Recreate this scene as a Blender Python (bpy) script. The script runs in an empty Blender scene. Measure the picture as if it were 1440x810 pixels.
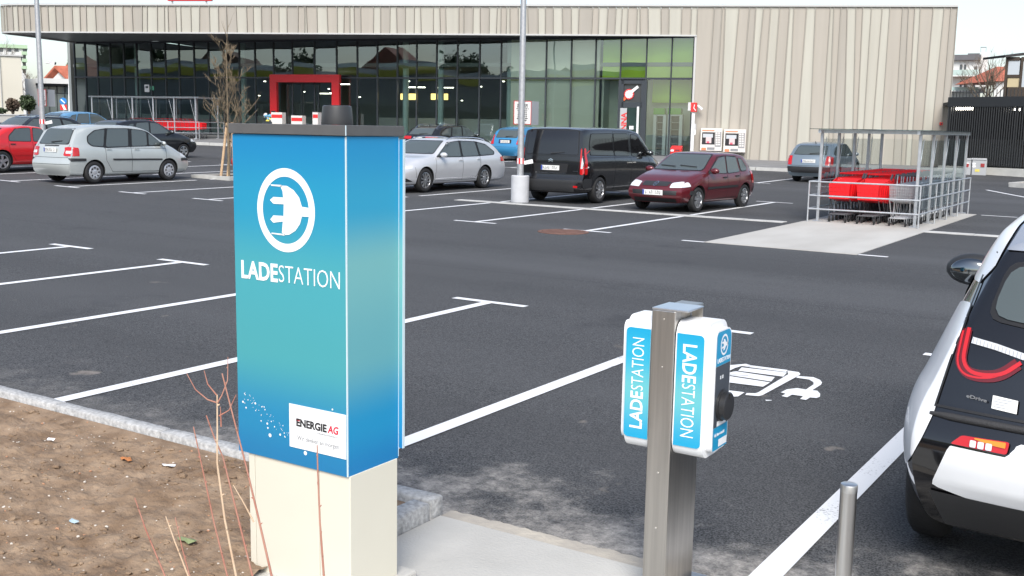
import bpy, bmesh, math, random
from math import sin, cos, pi, radians, sqrt, exp, log
from mathutils import Vector, Matrix
from mathutils.bvhtree import BVHTree

SC = bpy.context.scene
COL = SC.collection
rnd = random.Random(7)

# ---------------------------------------------------------------- camera
F_PX, PITCH, ROLL, YAW, EYE = 1497.0, .15008, .0176, .5702, 1.9
CA, SA = cos(YAW), sin(YAW)
def to_world(v): return Vector((v[0]*CA - v[1]*SA, v[0]*SA + v[1]*CA, v[2]))
_rt, _up, _fw = Vector((1,0,0)), Vector((0,sin(PITCH),cos(PITCH))), Vector((0,cos(PITCH),-sin(PITCH)))
CR = to_world(_rt*cos(ROLL) + _up*sin(ROLL)); CU = to_world(-_rt*sin(ROLL) + _up*cos(ROLL)); CF = to_world(_fw)
cam_d = bpy.data.cameras.new('camera'); cam = bpy.data.objects.new('camera', cam_d); COL.objects.link(cam)
cam_d.sensor_width = 36.0; cam_d.lens = F_PX/1440*36; cam_d.clip_start = .05; cam_d.clip_end = 2000
cam.matrix_world = Matrix(((CR.x,CU.x,-CF.x,0),(CR.y,CU.y,-CF.y,0),(CR.z,CU.z,-CF.z,EYE),(0,0,0,1)))
SC.camera = cam

# ---------------------------------------------------------------- sky, sun, exposure (bright overcast)
SUN_EL, SUN_AZ = 46.0, 150.0       # azimuth measured clockwise from +Y
world = bpy.data.worlds.new('World'); SC.world = world; world.use_nodes = True
nt = world.node_tree; nt.nodes.clear()
sky = nt.nodes.new('ShaderNodeTexSky'); sky.sky_type = 'NISHITA'; sky.sun_disc = False
sky.sun_elevation = radians(SUN_EL); sky.sun_rotation = radians(SUN_AZ)
sky.air_density = 1.0; sky.dust_density = 2.0; sky.ozone_density = 1.0; sky.altitude = 200
hs = nt.nodes.new('ShaderNodeHueSaturation'); hs.inputs['Saturation'].default_value = .78
bg = nt.nodes.new('ShaderNodeBackground'); bg.inputs['Strength'].default_value = .086
out = nt.nodes.new('ShaderNodeOutputWorld')
nt.links.new(sky.outputs[0], hs.inputs['Color']); nt.links.new(hs.outputs[0], bg.inputs[0]); nt.links.new(bg.outputs[0], out.inputs[0])
sun_d = bpy.data.lights.new('sun', 'SUN'); sun = bpy.data.objects.new('sun', sun_d); COL.objects.link(sun)
sun_d.energy = 1.5; sun_d.angle = radians(30); sun_d.color = (1.0, .96, .90)
_sd = Vector((sin(radians(SUN_AZ))*cos(radians(SUN_EL)), cos(radians(SUN_AZ))*cos(radians(SUN_EL)), sin(radians(SUN_EL))))
sun.rotation_euler = _sd.to_track_quat('Z', 'Y').to_euler(); sun.location = (0,0,40)
SC.view_settings.view_transform = 'Standard'; SC.view_settings.look = 'None'
SC.view_settings.exposure = 1.38; SC.view_settings.gamma = 1.0; SC.view_settings.use_curve_mapping = False
SC.render.engine = 'CYCLES'; SC.cycles.max_bounces = 8; SC.cycles.transparent_max_bounces = 40
SC.cycles.caustics_reflective = False; SC.cycles.caustics_refractive = False

# ---------------------------------------------------------------- terrain and pixel helpers
def zg(x, y):
    u = -1.2*x + .6*y - 39
    s = 8.0
    a = s*log(1 + exp(max(-50, min(50, u/s))))
    return .022*(a - s*log(1 + exp(max(-50, min(50, (a-66)/s)))))
def ray(px, py):
    return CR*(px-720) + CU*(405-py) + CF*F_PX
def G(px, py, h=0.0):
    """photo pixel -> point on the ground (h above it)"""
    d = ray(px, py)
    lo, t = 0.0, .0002
    while t < .3:
        q = d*t
        if EYE + q.z < zg(q.x, q.y) + h: break
        lo = t; t *= 1.02
    for _ in range(40):
        m = (lo+t)/2; q = d*m
        if EYE + q.z < zg(q.x, q.y) + h: t = m
        else: lo = m
    q = d*t
    return Vector((q.x, q.y, EYE + q.z))
def ZP(px, py, z):
    d = ray(px, py); t = (z-EYE)/d.z
    return Vector((d.x*t, d.y*t, z))
def DP(px, py, depth):
    d = ray(px, py)*(depth/F_PX)
    return Vector((d.x, d.y, EYE + d.z))
def on_line(px, py, a, b):
    """photo pixel -> point on the upright plane through ground points a, b"""
    d = ray(px, py); n = Vector((-(b[1]-a[1]), b[0]-a[0]))
    t = (n.x*a[0] + n.y*a[1])/(n.x*d.x + n.y*d.y)
    return Vector((d.x*t, d.y*t, EYE + d.z*t))

# ---------------------------------------------------------------- object helpers
def tag(o, label=None, cat=None, group=None, kind=None):
    if label: o['label'] = label
    if cat: o['category'] = cat
    if group: o['group'] = group
    if kind: o['kind'] = kind
    return o
def thing(name, label, cat, loc=(0,0,0), rz=0.0, group=None):
    o = bpy.data.objects.new(name, None); COL.objects.link(o); o.empty_display_size = .2
    o.location = loc; o.rotation_euler = (0,0,rz)
    return tag(o, label, cat, group)
def copy_tree(o, parent=None):
    c = o.copy(); COL.objects.link(c)
    if parent is not None: c.parent = parent
    for ch in o.children: copy_tree(ch, c)
    return c

class MB:
    def __init__(s): s.v = []; s.f = []; s.m = []
    def add(s, vs, fs, mi=0):
        b = len(s.v); s.v += [tuple(p) for p in vs]
        for f in fs: s.f.append(tuple(b+i for i in f)); s.m.append(mi)
        return s
    def box(s, x0, x1, y0, y1, z0, z1, mi=0):
        return s.add([(x0,y0,z0),(x1,y0,z0),(x1,y1,z0),(x0,y1,z0),(x0,y0,z1),(x1,y0,z1),(x1,y1,z1),(x0,y1,z1)],
              [(3,2,1,0),(4,5,6,7),(0,1,5,4),(1,2,6,5),(2,3,7,6),(3,0,4,7)], mi)
    def obox(s, c, ax, ay, az, mi=0):
        c = Vector(c); ax = Vector(ax); ay = Vector(ay); az = Vector(az)
        vs = [c+sx*ax+sy*ay+sz*az for sz in (-1,1) for sx, sy in ((-1,-1),(1,-1),(1,1),(-1,1))]
        return s.add(vs, [(3,2,1,0),(4,5,6,7),(0,1,5,4),(1,2,6,5),(2,3,7,6),(3,0,4,7)], mi)
    def bar(s, p, q, w, h, mi=0, up=(0,0,1)):
        p = Vector(p); q = Vector(q); d = q-p; L = d.length; d.normalize(); up = Vector(up)
        if abs(d.dot(up)) > .98: up = Vector((1,0,0))
        sd = d.cross(up).normalized(); u2 = sd.cross(d).normalized()
        return s.obox((p+q)/2, d*(L/2), sd*(w/2), u2*(h/2), mi)
    def tube(s, pts, r, n=8, mi=0, cap=True):
        pts = [Vector(p) for p in pts]; k = len(pts)
        rs = r if isinstance(r, (list,tuple)) else [r]*k
        ref = None; vs = []
        for i, p in enumerate(pts):
            d = (pts[min(i+1,k-1)] - pts[max(i-1,0)]).normalized()
            if ref is None:
                ref = Vector((0,0,1)) if abs(d.z) < .9 else Vector((1,0,0))
            a = d.cross(ref).normalized(); b = a.cross(d).normalized(); ref = b
            vs += [p + a*(rs[i]*cos(2*pi*j/n)) + b*(rs[i]*sin(2*pi*j/n)) for j in range(n)]
        fs = [(i*n+j, i*n+(j+1)%n, (i+1)*n+(j+1)%n, (i+1)*n+j) for i in range(k-1) for j in range(n)]
        if cap: fs += [tuple(range(n-1,-1,-1)), tuple(range((k-1)*n, k*n))]
        return s.add(vs, fs, mi)
    def lathe(s, prof, n=24, c=(0,0,0), axis='z', mi=0, caps=True):
        vs = []
        for r, z in prof:
            for j in range(n):
                a = 2*pi*j/n; p = (r*cos(a), r*sin(a), z)
                if axis == 'y': p = (p[0], -p[2], p[1])
                if axis == 'x': p = (p[2], p[0], p[1])
                vs.append((p[0]+c[0], p[1]+c[1], p[2]+c[2]))
        k = len(prof)
        fs = [(i*n+j, i*n+(j+1)%n, (i+1)*n+(j+1)%n, (i+1)*n+j) for i in range(k-1) for j in range(n)]
        if caps: fs += [tuple(range(n-1,-1,-1)), tuple(range((k-1)*n, k*n))]
        return s.add(vs, fs, mi)
    def prism(s, pts, z0, z1, mi=0, xf=None):
        n = len(pts)
        vs = [(p[0],p[1],z0) for p in pts] + [(p[0],p[1],z1) for p in pts]
        if xf: vs = [xf(*p) for p in vs]
        fs = [tuple(range(n-1,-1,-1)), tuple(range(n,2*n))] + [(i,(i+1)%n,n+(i+1)%n,n+i) for i in range(n)]
        return s.add(vs, fs, mi)
    def ico(s, c, r, sub=1, mi=0, jit=0.0, sc=(1,1,1), rg=rnd):
        t = (1+sqrt(5))/2
        vs = [Vector(p).normalized() for p in [(-1,t,0),(1,t,0),(-1,-t,0),(1,-t,0),(0,-1,t),(0,1,t),(0,-1,-t),(0,1,-t),(t,0,-1),(t,0,1),(-t,0,-1),(-t,0,1)]]
        fs = [(0,11,5),(0,5,1),(0,1,7),(0,7,10),(0,10,11),(1,5,9),(5,11,4),(11,10,2),(10,7,6),(7,1,8),(3,9,4),(3,4,2),(3,2,6),(3,6,8),(3,8,9),(4,9,5),(2,4,11),(6,2,10),(8,6,7),(9,8,1)]
        for _ in range(sub-1):
            nf = []; mid = {}
            def M(a, b):
                k = (min(a,b), max(a,b))
                if k not in mid: mid[k] = len(vs); vs.append(((vs[a]+vs[b])/2).normalized())
                return mid[k]
            for a, b, c2 in fs:
                x, y, z = M(a,b), M(b,c2), M(c2,a); nf += [(a,x,z),(b,y,x),(c2,z,y),(x,y,z)]
            fs = nf
        out = [(c[0]+v.x*r*sc[0]*(1+rg.uniform(-jit,jit)), c[1]+v.y*r*sc[1]*(1+rg.uniform(-jit,jit)), c[2]+v.z*r*sc[2]*(1+rg.uniform(-jit,jit))) for v in vs]
        return s.add(out, fs, mi)
    def mesh(s, name, mats, smooth=None):
        me = bpy.data.meshes.new(name); me.from_pydata(s.v, [], s.f)
        for m in (mats if isinstance(mats, (list,tuple)) else [mats]): me.materials.append(m)
        me.polygons.foreach_set('material_index', s.m)
        if smooth is not None:
            me.polygons.foreach_set('use_smooth', [True]*len(me.polygons))
            me.set_sharp_from_angle(angle=radians(smooth))
        me.update(); return me
    def build(s, name, mats, parent=None, smooth=None, bevel=0, seg=2, kind=None):
        o = bpy.data.objects.new(name, s.mesh(name, mats, smooth)); COL.objects.link(o)
        if parent is not None: o.parent = parent
        if bevel:
            b = o.modifiers.new('bevel', 'BEVEL'); b.width = bevel; b.segments = seg; b.limit_method = 'ANGLE'; b.angle_limit = radians(40)
            b.harden_normals = False
        if kind: o['kind'] = kind
        return o
def put(name, me, parent=None, loc=None, rz=None):
    o = bpy.data.objects.new(name, me); COL.objects.link(o)
    if parent is not None: o.parent = parent
    if loc is not None: o.location = loc
    if rz is not None: o.rotation_euler = (0,0,rz)
    return o

_FONT = {}
def text_mesh(body, size, extrude=.001, bold=0.0, sx=1.0, align='LEFT', shear=0.0):
    cu = bpy.data.curves.new('lettering', 'FONT'); cu.body = body; cu.size = size; cu.extrude = extrude
    cu.offset = bold; cu.align_x = align; cu.align_y = 'BOTTOM_BASELINE'; cu.resolution_u = 3; cu.shear = shear
    o = bpy.data.objects.new('lettering', cu); COL.objects.link(o)
    bpy.context.view_layer.update()
    dg = bpy.context.evaluated_depsgraph_get()
    me = bpy.data.meshes.new_from_object(o.evaluated_get(dg))
    bpy.data.objects.remove(o); bpy.data.curves.remove(cu)
    if sx != 1.0:
        for v in me.vertices: v.co.x *= sx
    return me
def text_obj(body, size, mat, org, xax, yax, parent=None, name='lettering', **kw):
    """flat raised lettering; org = baseline start, xax / yax = reading and up directions (unit)"""
    me = text_mesh(body, size, **kw); me.materials.clear(); me.materials.append(mat)
    xax = Vector(xax).normalized(); yax = Vector(yax).normalized(); z = xax.cross(yax)
    for v in me.vertices:
        c = v.co.copy(); v.co = Vector(org) + xax*c.x + yax*c.y + z*c.z
    me.update()
    return put(name, me, parent)
def text_width(me): return max(v.co.x for v in me.vertices) - min(v.co.x for v in me.vertices)

# ---------------------------------------------------------------- materials
MAT = {}
def pbr(name, col, rough=.5, metal=0.0, var=0.0, vscale=8.0, bump=0.0, bscale=60.0, coat=0.0, spec=.5, emit=None, estr=0.0, col2=None, detail=4.0, stretch=None):
    if name in MAT: return MAT[name]
    m = bpy.data.materials.new(name); m.use_nodes = True; t = m.node_tree; N = t.nodes; L = t.links
    b = N['Principled BSDF']; b.inputs['Base Color'].default_value = (*col, 1); b.inputs['Roughness'].default_value = rough
    b.inputs['Metallic'].default_value = metal; b.inputs['Specular IOR Level'].default_value = spec
    b.inputs['Coat Weight'].default_value = coat; b.inputs['Coat Roughness'].default_value = .04
    if emit: b.inputs['Emission Color'].default_value = (*emit, 1); b.inputs['Emission Strength'].default_value = estr
    if var or bump or col2:
        tc = N.new('ShaderNodeTexCoord'); src = tc.outputs['Object']
        if stretch:
            mp = N.new('ShaderNodeMapping'); mp.inputs['Scale'].default_value = stretch; L.new(src, mp.inputs[0]); src = mp.outputs[0]
    if var or col2:
        nz = N.new('ShaderNodeTexNoise'); nz.inputs['Scale'].default_value = vscale; nz.inputs['Detail'].default_value = detail
        L.new(src, nz.inputs['Vector'])
        mx = N.new('ShaderNodeMix'); mx.data_type = 'RGBA'
        c2 = col2 if col2 else tuple(min(1, c*(1+var)) for c in col); c1 = col if col2 else tuple(c*(1-var) for c in col)
        mx.inputs['A'].default_value = (*c1, 1); mx.inputs['B'].default_value = (*c2, 1)
        rp = N.new('ShaderNodeMapRange'); rp.inputs['From Min'].default_value = .3; rp.inputs['From Max'].default_value = .7
        L.new(nz.outputs['Fac'], rp.inputs['Value']); L.new(rp.outputs[0], mx.inputs['Factor']); L.new(mx.outputs['Result'], b.inputs['Base Color'])
    if bump:
        nb = N.new('ShaderNodeTexNoise'); nb.inputs['Scale'].default_value = bscale; nb.inputs['Detail'].default_value = 5
        L.new(src, nb.inputs['Vector'])
        bp = N.new('ShaderNodeBump'); bp.inputs['Strength'].default_value = bump; bp.inputs['Distance'].default_value = .01
        L.new(nb.outputs['Fac'], bp.inputs['Height']); L.new(bp.outputs[0], b.inputs['Normal'])
    MAT[name] = m; return m
def clear_glass(name, tint, refl=1.0, rough=0.0, wave=0.0, wscale=.5):
    """thin pane: tinted see-through layer plus mirror reflection by Fresnel"""
    if name in MAT: return MAT[name]
    m = bpy.data.materials.new(name); m.use_nodes = True; t = m.node_tree; N = t.nodes; L = t.links; N.clear()
    o = N.new('ShaderNodeOutputMaterial'); tr = N.new('ShaderNodeBsdfTransparent'); tr.inputs[0].default_value = (*tint, 1)
    gl = N.new('ShaderNodeBsdfAnisotropic'); gl.inputs['Roughness'].default_value = rough; gl.inputs['Color'].default_value = (.82,.94,.97,1)
    fr = N.new('ShaderNodeFresnel'); fr.inputs['IOR'].default_value = 1.5
    mu = N.new('ShaderNodeMath'); mu.operation = 'MULTIPLY'; mu.use_clamp = True; mu.inputs[1].default_value = refl
    mx = N.new('ShaderNodeMixShader')
    L.new(fr.outputs[0], mu.inputs[0]); L.new(mu.outputs[0], mx.inputs[0]); L.new(tr.outputs[0], mx.inputs[1]); L.new(gl.outputs[0], mx.inputs[2]); L.new(mx.outputs[0], o.inputs[0])
    if wave:
        tc = N.new('ShaderNodeTexCoord'); nz = N.new('ShaderNodeTexNoise'); nz.inputs['Scale'].default_value = wscale; nz.inputs['Detail'].default_value = 1
        bp = N.new('ShaderNodeBump'); bp.inputs['Strength'].default_value = 1; bp.inputs['Distance'].default_value = wave
        L.new(tc.outputs['Object'], nz.inputs['Vector']); L.new(nz.outputs['Fac'], bp.inputs['Height'])
        L.new(bp.outputs[0], gl.inputs['Normal'])
    MAT[name] = m; return m
# ================================================================ GROUND
from mathutils import noise as mn

def asphalt_material():
    m = bpy.data.materials.new('asphalt'); m.use_nodes = True; t = m.node_tree; N = t.nodes; L = t.links
    b = N['Principled BSDF']; b.inputs['Roughness'].default_value = .8; b.inputs['Specular IOR Level'].default_value = .35
    tc = N.new('ShaderNodeTexCoord'); P = tc.outputs['Object']
    def nz(scale, det, rough=.5, vec=P):
        n = N.new('ShaderNodeTexNoise'); n.inputs['Scale'].default_value = scale; n.inputs['Detail'].default_value = det; n.inputs['Roughness'].default_value = rough
        L.new(vec, n.inputs['Vector']); return n.outputs['Fac']
    def rng(v, a, b2, c=0., d=1., smooth=False):
        r = N.new('ShaderNodeMapRange'); r.inputs['From Min'].default_value = a; r.inputs['From Max'].default_value = b2
        r.inputs['To Min'].default_value = c; r.inputs['To Max'].default_value = d
        if smooth: r.interpolation_type = 'SMOOTHSTEP'
        L.new(v, r.inputs['Value']); return r.outputs[0]
    def mth(op, a, b2):
        n = N.new('ShaderNodeMath'); n.operation = op
        for i, v in enumerate((a, b2)):
            if isinstance(v, (int,float)): n.inputs[i].default_value = v
            else: L.new(v, n.inputs[i])
        return n.outputs[0]
    def mix(f, a, b2):
        n = N.new('ShaderNodeMix'); n.data_type = 'RGBA'
        if isinstance(f, (int,float)): n.inputs['Factor'].default_value = f
        else: L.new(f, n.inputs['Factor'])
        for k, v in (('A',a),('B',b2)):
            if isinstance(v, tuple): n.inputs[k].default_value = (*v,1)
            else: L.new(v, n.inputs[k])
        return n.outputs['Result']
    fine = nz(95, 3, .75)
    mp = N.new('ShaderNodeMapping'); mp.inputs['Scale'].default_value = (.12,.7,1); L.new(P, mp.inputs[0])
    streak = nz(1.0, 4, .6, mp.outputs[0]); blot = nz(.45, 4, .6)
    c = mix(rng(fine, .40, .62), (.010,.0103,.011), (.118,.120,.124))
    c = mix(rng(mth('MULTIPLY', rng(streak,.35,.65), rng(blot,.3,.7)), 0, 1, 0, .5), c, (.080,.081,.084))
    vo = N.new('ShaderNodeTexVoronoi'); vo.inputs['Scale'].default_value = 55; L.new(P, vo.inputs['Vector'])
    wn = N.new('ShaderNodeTexWhiteNoise'); L.new(vo.outputs['Position'], wn.inputs['Vector'])
    chip = mth('MULTIPLY', rng(vo.outputs['Distance'], .16, .10), rng(wn.outputs['Value'], .90, .92))
    c = mix(mth('MULTIPLY', chip, .6), c, (.30,.295,.285))
    # wheel-worn darker aisle band and paving joint
    sp = N.new('ShaderNodeSeparateXYZ'); L.new(P, sp.inputs[0])
    # cement dust left along the kerb and pad, breaking up away from them
    ed = nz(2.0, 7, .7); f2 = nz(7, 8, .8)
    reach = mth('ADD', sp.outputs['Y'], mth('MULTIPLY', ed, -3.6))
    band = rng(reach, 3.05, 2.2, 0, 1, True)
    xm = rng(mth('ADD', sp.outputs['X'], mth('MULTIPLY', ed, 2.0)), -4.6, -3.2, .25, 1, True)
    dust = mth('MULTIPLY', mth('MULTIPLY', band, xm), rng(f2, .42, .66, .25, 1.0))
    c = mix(mth('MULTIPLY', dust, .92), c, (.50,.47,.43))
    sp2 = nz(2.1, 3, .5); spots = mth('MULTIPLY', rng(sp2, .685, .73), rng(sp.outputs['Y'], 9.5, 6.5))
    c = mix(mth('MULTIPLY', spots, .45), c, (.36,.31,.26))
    # oil drips in the bays, tyre-polished lanes, paving joints
    oil = nz(.9, 4, .6); o2 = mth('MULTIPLY', rng(oil, .60, .70), rng(nz(.25,2), .42, .58)); c = mix(mth('MULTIPLY', o2, .5), c, (.028,.029,.032))
    mp2 = N.new('ShaderNodeMapping'); mp2.inputs['Scale'].default_value = (.03,.55,1); mp2.inputs['Rotation'].default_value = (0,0,.06); L.new(P, mp2.inputs[0])
    lane = nz(1.0, 2, .4, mp2.outputs[0]); c = mix(rng(lane, .52, .68, 0, .42), c, (.092,.094,.098)); c = mix(rng(lane, .46, .34, 0, .35), c, (.038,.0385,.040))
    wv = nz(.5, 3, .5); jy = mth('ADD', sp.outputs['Y'], mth('MULTIPLY', wv, .25))
    for y0 in (11.7, 15.4, 31.2):
        d = N.new('ShaderNodeMath'); d.operation = 'ABSOLUTE'; L.new(mth('SUBTRACT', jy, y0), d.inputs[0]); c = mix(rng(d.outputs[0], .035, .0, 0, .55), c, (.030,.031,.034))
    L.new(c, b.inputs['Base Color'])
    bp = N.new('ShaderNodeBump'); bp.inputs['Strength'].default_value = .55; bp.inputs['Distance'].default_value = .006
    L.new(fine, bp.inputs['Height']); L.new(bp.outputs[0], b.inputs['Normal'])
    return m
M_ASPH = asphalt_material()

def axis_steps(lo, hi, near_lo, near_hi, step):
    xs = []; x = near_lo
    while x <= near_hi + 1e-6: xs.append(x); x += step
    a = near_lo; d = step
    while a > lo: d *= 1.5; a -= d; xs.insert(0, a)
    a = near_hi; d = step
    while a < hi: d *= 1.5; a += d; xs.append(a)
    return xs
def build_asphalt():
    xs = axis_steps(-700, 600, -70, 20, 2.0); ys = axis_steps(-300, 900, -6, 70, 2.0)
    m = MB(); n = len(xs)
    m.add([(x,y,zg(x,y)) for y in ys for x in xs], [(j*n+i, j*n+i+1, (j+1)*n+i+1, (j+1)*n+i) for j in range(len(ys)-1) for i in range(n-1)])
    return tag(m.build('asphalt', M_ASPH, smooth=60), kind='structure')
ASPH = build_asphalt()

M_LINE = pbr('line_paint', (.78,.79,.80), .6, var=.06, vscale=5, bump=.3, bscale=120)
def worn_paint():
    m = pbr('line_paint_worn', (.78,.79,.80), .6); t = m.node_tree; N = t.nodes; L = t.links; b = N['Principled BSDF']
    tc = N.new('ShaderNodeTexCoord'); n = N.new('ShaderNodeTexNoise'); n.inputs['Scale'].default_value = 70; n.inputs['Detail'].default_value = 4
    n2 = N.new('ShaderNodeTexNoise'); n2.inputs['Scale'].default_value = 2.2; n2.inputs['Detail'].default_value = 3
    L.new(tc.outputs['Object'], n.inputs['Vector']); L.new(tc.outputs['Object'], n2.inputs['Vector'])
    a = N.new('ShaderNodeMath'); a.operation = 'ADD'; L.new(n.outputs[0], a.inputs[0]); L.new(n2.outputs[0], a.inputs[1])
    r = N.new('ShaderNodeMapRange'); r.inputs['From Min'].default_value = 1.16; r.inputs['From Max'].default_value = 1.33; r.inputs['To Max'].default_value = .75; L.new(a.outputs[0], r.inputs['Value'])
    mx = N.new('ShaderNodeMix'); mx.data_type = 'RGBA'; mx.inputs['A'].default_value = (.76,.77,.78,1); mx.inputs['B'].default_value = (.12,.12,.125,1)
    L.new(r.outputs[0], mx.inputs['Factor']); L.new(mx.outputs['Result'], b.inputs['Base Color'])
    return m
M_WORN = worn_paint()
def stripe(p, q, w, name='parking_line', mat=None, dz=.006, step=1.5):
    """painted stripe following the ground"""
    p = Vector((p[0],p[1])); q = Vector((q[0],q[1])); d = q-p; L = d.length; d.normalize(); s = Vector((-d.y,d.x))*(w/2)
    n = max(1, int(L/step)); vs = []
    for i in range(n+1):
        c = p + d*(L*i/n)
        for k in (-1,1): vs.append((c.x+k*s.x, c.y+k*s.y, zg(c.x+k*s.x, c.y+k*s.y)+dz))
    m = MB().add(vs, [(2*i,2*i+2,2*i+3,2*i+1) for i in range(n)])
    return m.build(name, mat or M_WORN, ASPH)
# near row (the charging bays): bay lines with T ends at the aisle
for x, y1 in ((-1.41,9.6),(-3.89,9.55),(-6.38,9.5),(-8.85,9.55),(-11.45,9.6),(-14.06,9.72),(-16.6,9.8),(1.1,9.6)):
    y0 = 1.5 if x > -2.5 else 4.2
    stripe((x,y0),(x,y1-.055), .125)
    stripe((x-.47,y1),(x+.47,y1), .11, 'parking_line_end', dz=.006)
# middle double row
FX = [-9.46,-11.98,-14.55,-17.1,-19.67,-22.4,-25.05,-27.65,-30.2,-32.8]
for x in FX:
    stripe((x,17.34),(x,21.6), .12); stripe((x,22.12),(x,27.55), .12)
    stripe((x-.5,17.28),(x+.5,17.28), .11, 'parking_line_end'); stripe((x-.5,27.6),(x+.5,27.6), .11, 'parking_line_end')
stripe((-7.42,16.98),(-7.0,16.97), .11, 'parking_line_end'); stripe((-4.40,16.93),(-3.95,16.92), .11, 'parking_line_end')
stripe((-4.3,27.3),(-3.5,27.25), .11, 'parking_line_end')
# far row towards the building
for k in range(9):
    x = -10.5 - 2.58*k
    stripe((x,36.25),(x,41.3), .12); stripe((x-.5,36.2),(x+.5,36.2), .11, 'parking_line_end')
stripe((-3.55,34.2),(-6.1,39.4),.12); 
# flush stone strip between the two middle rows
M_STONE = pbr('pale_stone', (.50,.50,.48), .8, var=.14, vscale=3, bump=.4, bscale=50)
x = -15.7
while x < -3.2:
    w = rnd.uniform(.85,1.15)
    if not (-7.05 < x+w/2 < -4.35):
        m = MB(); z = min(zg(x,21.8), zg(x+w,21.8))
        m.box(x+.008, x+w-.008, 21.70, 22.02, z-.05, z+.014); m.build('strip_stone', M_STONE, ASPH)
    x += w
# charging symbol, traced on the bay
def zoom7(a): return [(1000+x/4.8, 480+y/4.8) for x, y in a]
sym = [[(60,168),(145,165),(235,157),(264,166),(252,178),(205,172),(160,186),(100,215),(60,230)],
 [(264,167),(516,199),(506,213),(255,180)], [(206,181),(512,216),(487,244),(182,204)],
 [(60,232),(150,210),(172,208),(430,247),(405,277),(60,224)], [(60,232),(145,243),(398,283),(350,312),(60,276)],
 [(514,202),(590,213),(602,225),(596,234),(345,370),(320,376),(230,368),(240,355),(298,356),(318,350),(520,228)],
 [(60,330),(145,340),(226,350),(182,378),(60,382)],
 [(586,240),(690,247),(735,266),(748,283),(742,298),(682,336),(640,331),(692,296),(690,281),(662,264),(574,251)],
 [(470,350),(510,330),(580,321),(640,331),(716,339),(736,360),(734,380),(710,389),(668,385),(640,402),(600,395),(620,376),(545,366),(512,384),(475,375),(502,360)],
 [(363,400),(405,402),(410,406),(372,408)]]
m = MB()
for poly in sym:
    g = [G(*p) for p in zoom7(poly)]; m.add([(p.x,p.y,zg(p.x,p.y)+.007) for p in reversed(g)], [tuple(range(len(g)))])
m.build('charging_symbol', M_LINE, ASPH)

# ---------------------------------------------------------------- kerbs, soil bed, concrete pad
M_GRAN = pbr('granite', (.40,.40,.395), .85, var=.30, vscale=45, bump=.6, bscale=80)
def rough_stone(x0, x1, y0, y1, z0, z1, amp=.006, n=6):
    m = bmesh.new(); bmesh.ops.create_cube(m, size=1)
    for v in m.verts: v.co = Vector((x0+(v.co.x+.5)*(x1-x0), y0+(v.co.y+.5)*(y1-y0), z0+(v.co.z+.5)*(z1-z0)))
    long = [e for e in m.edges if abs(e.verts[0].co.x-e.verts[1].co.x) > abs(e.verts[0].co.y-e.verts[1].co.y)+abs(e.verts[0].co.z-e.verts[1].co.z)] if (x1-x0) > (y1-y0) else [e for e in m.edges if abs(e.verts[0].co.y-e.verts[1].co.y) > abs(e.verts[0].co.x-e.verts[1].co.x)+abs(e.verts[0].co.z-e.verts[1].co.z)]
    bmesh.ops.subdivide_edges(m, edges=long, cuts=n*2, use_grid_fill=True)
    bmesh.ops.bevel(m, geom=[e for e in m.edges if e.is_manifold and e.calc_face_angle(0) > 1], offset=.008, segments=1, affect='EDGES')
    for v in m.verts:
        nv = mn.noise_vector(v.co*9); v.co += Vector((nv.x,nv.y,nv.z*.8))*amp
    me = bpy.data.meshes.new('kerb_stone'); m.to_mesh(me); m.free(); me.materials.append(M_GRAN)
    me.polygons.foreach_set('use_smooth',[True]*len(me.polygons)); me.set_sharp_from_angle(angle=radians(50)); return me
kerb = bpy.data.objects.new('kerb', None); COL.objects.link(kerb); kerb.location = (-5,4.02,0); tag(kerb, kind='structure')
def kstone(*a, **k):
    o = put('kerb_stone', rough_stone(*a, **k), kerb); o.matrix_parent_inverse = Matrix.Translation((5,-4.02,0)); return o
x = -2.98
while x > -16:
    kstone(x-.996, x-.004, 3.965, 4.062, -.1, .10+zg(x,4)); x -= 1.0
kstone(-3.085,-2.975, 3.33, 3.95, -.1, .098)

M_SOIL = pbr('soil', (.160,.103,.062), .95, col2=(.315,.225,.150), vscale=7, detail=12, bump=.8, bscale=55)
def soil_z(x, y):
    p = Vector((x,y,0))
    z = .05 + .035*mn.noise(p*1.1) + .022*mn.noise(p*4.3) + .016*mn.noise(p*11) + .014*abs(mn.noise(p*24)) + .009*mn.noise(p*48)
    e = min(1, max(0, (3.95-y)/.12)); return z*e + .062*(1-e) + zg(x,y)
def build_soil():
    xs = [-40,-25,-16,-11,-8.4]; x = -7.6
    while x < -3.09: xs.append(x); x += .0135
    xs.append(-3.088); ys = [-8,-3,0,1.4,2.0]; y = 2.3
    while y < 3.955: ys.append(y); y += .0125
    ys.append(3.956); n = len(xs)
    m = MB(); m.add([(x,y,soil_z(x,y)) for y in ys for x in xs], [(j*n+i, j*n+i+1, (j+1)*n+i+1, (j+1)*n+i) for j in range(len(ys)-1) for i in range(n-1)])
    return tag(m.build('soil_bed', M_SOIL, smooth=180), kind='structure')
build_soil()
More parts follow.
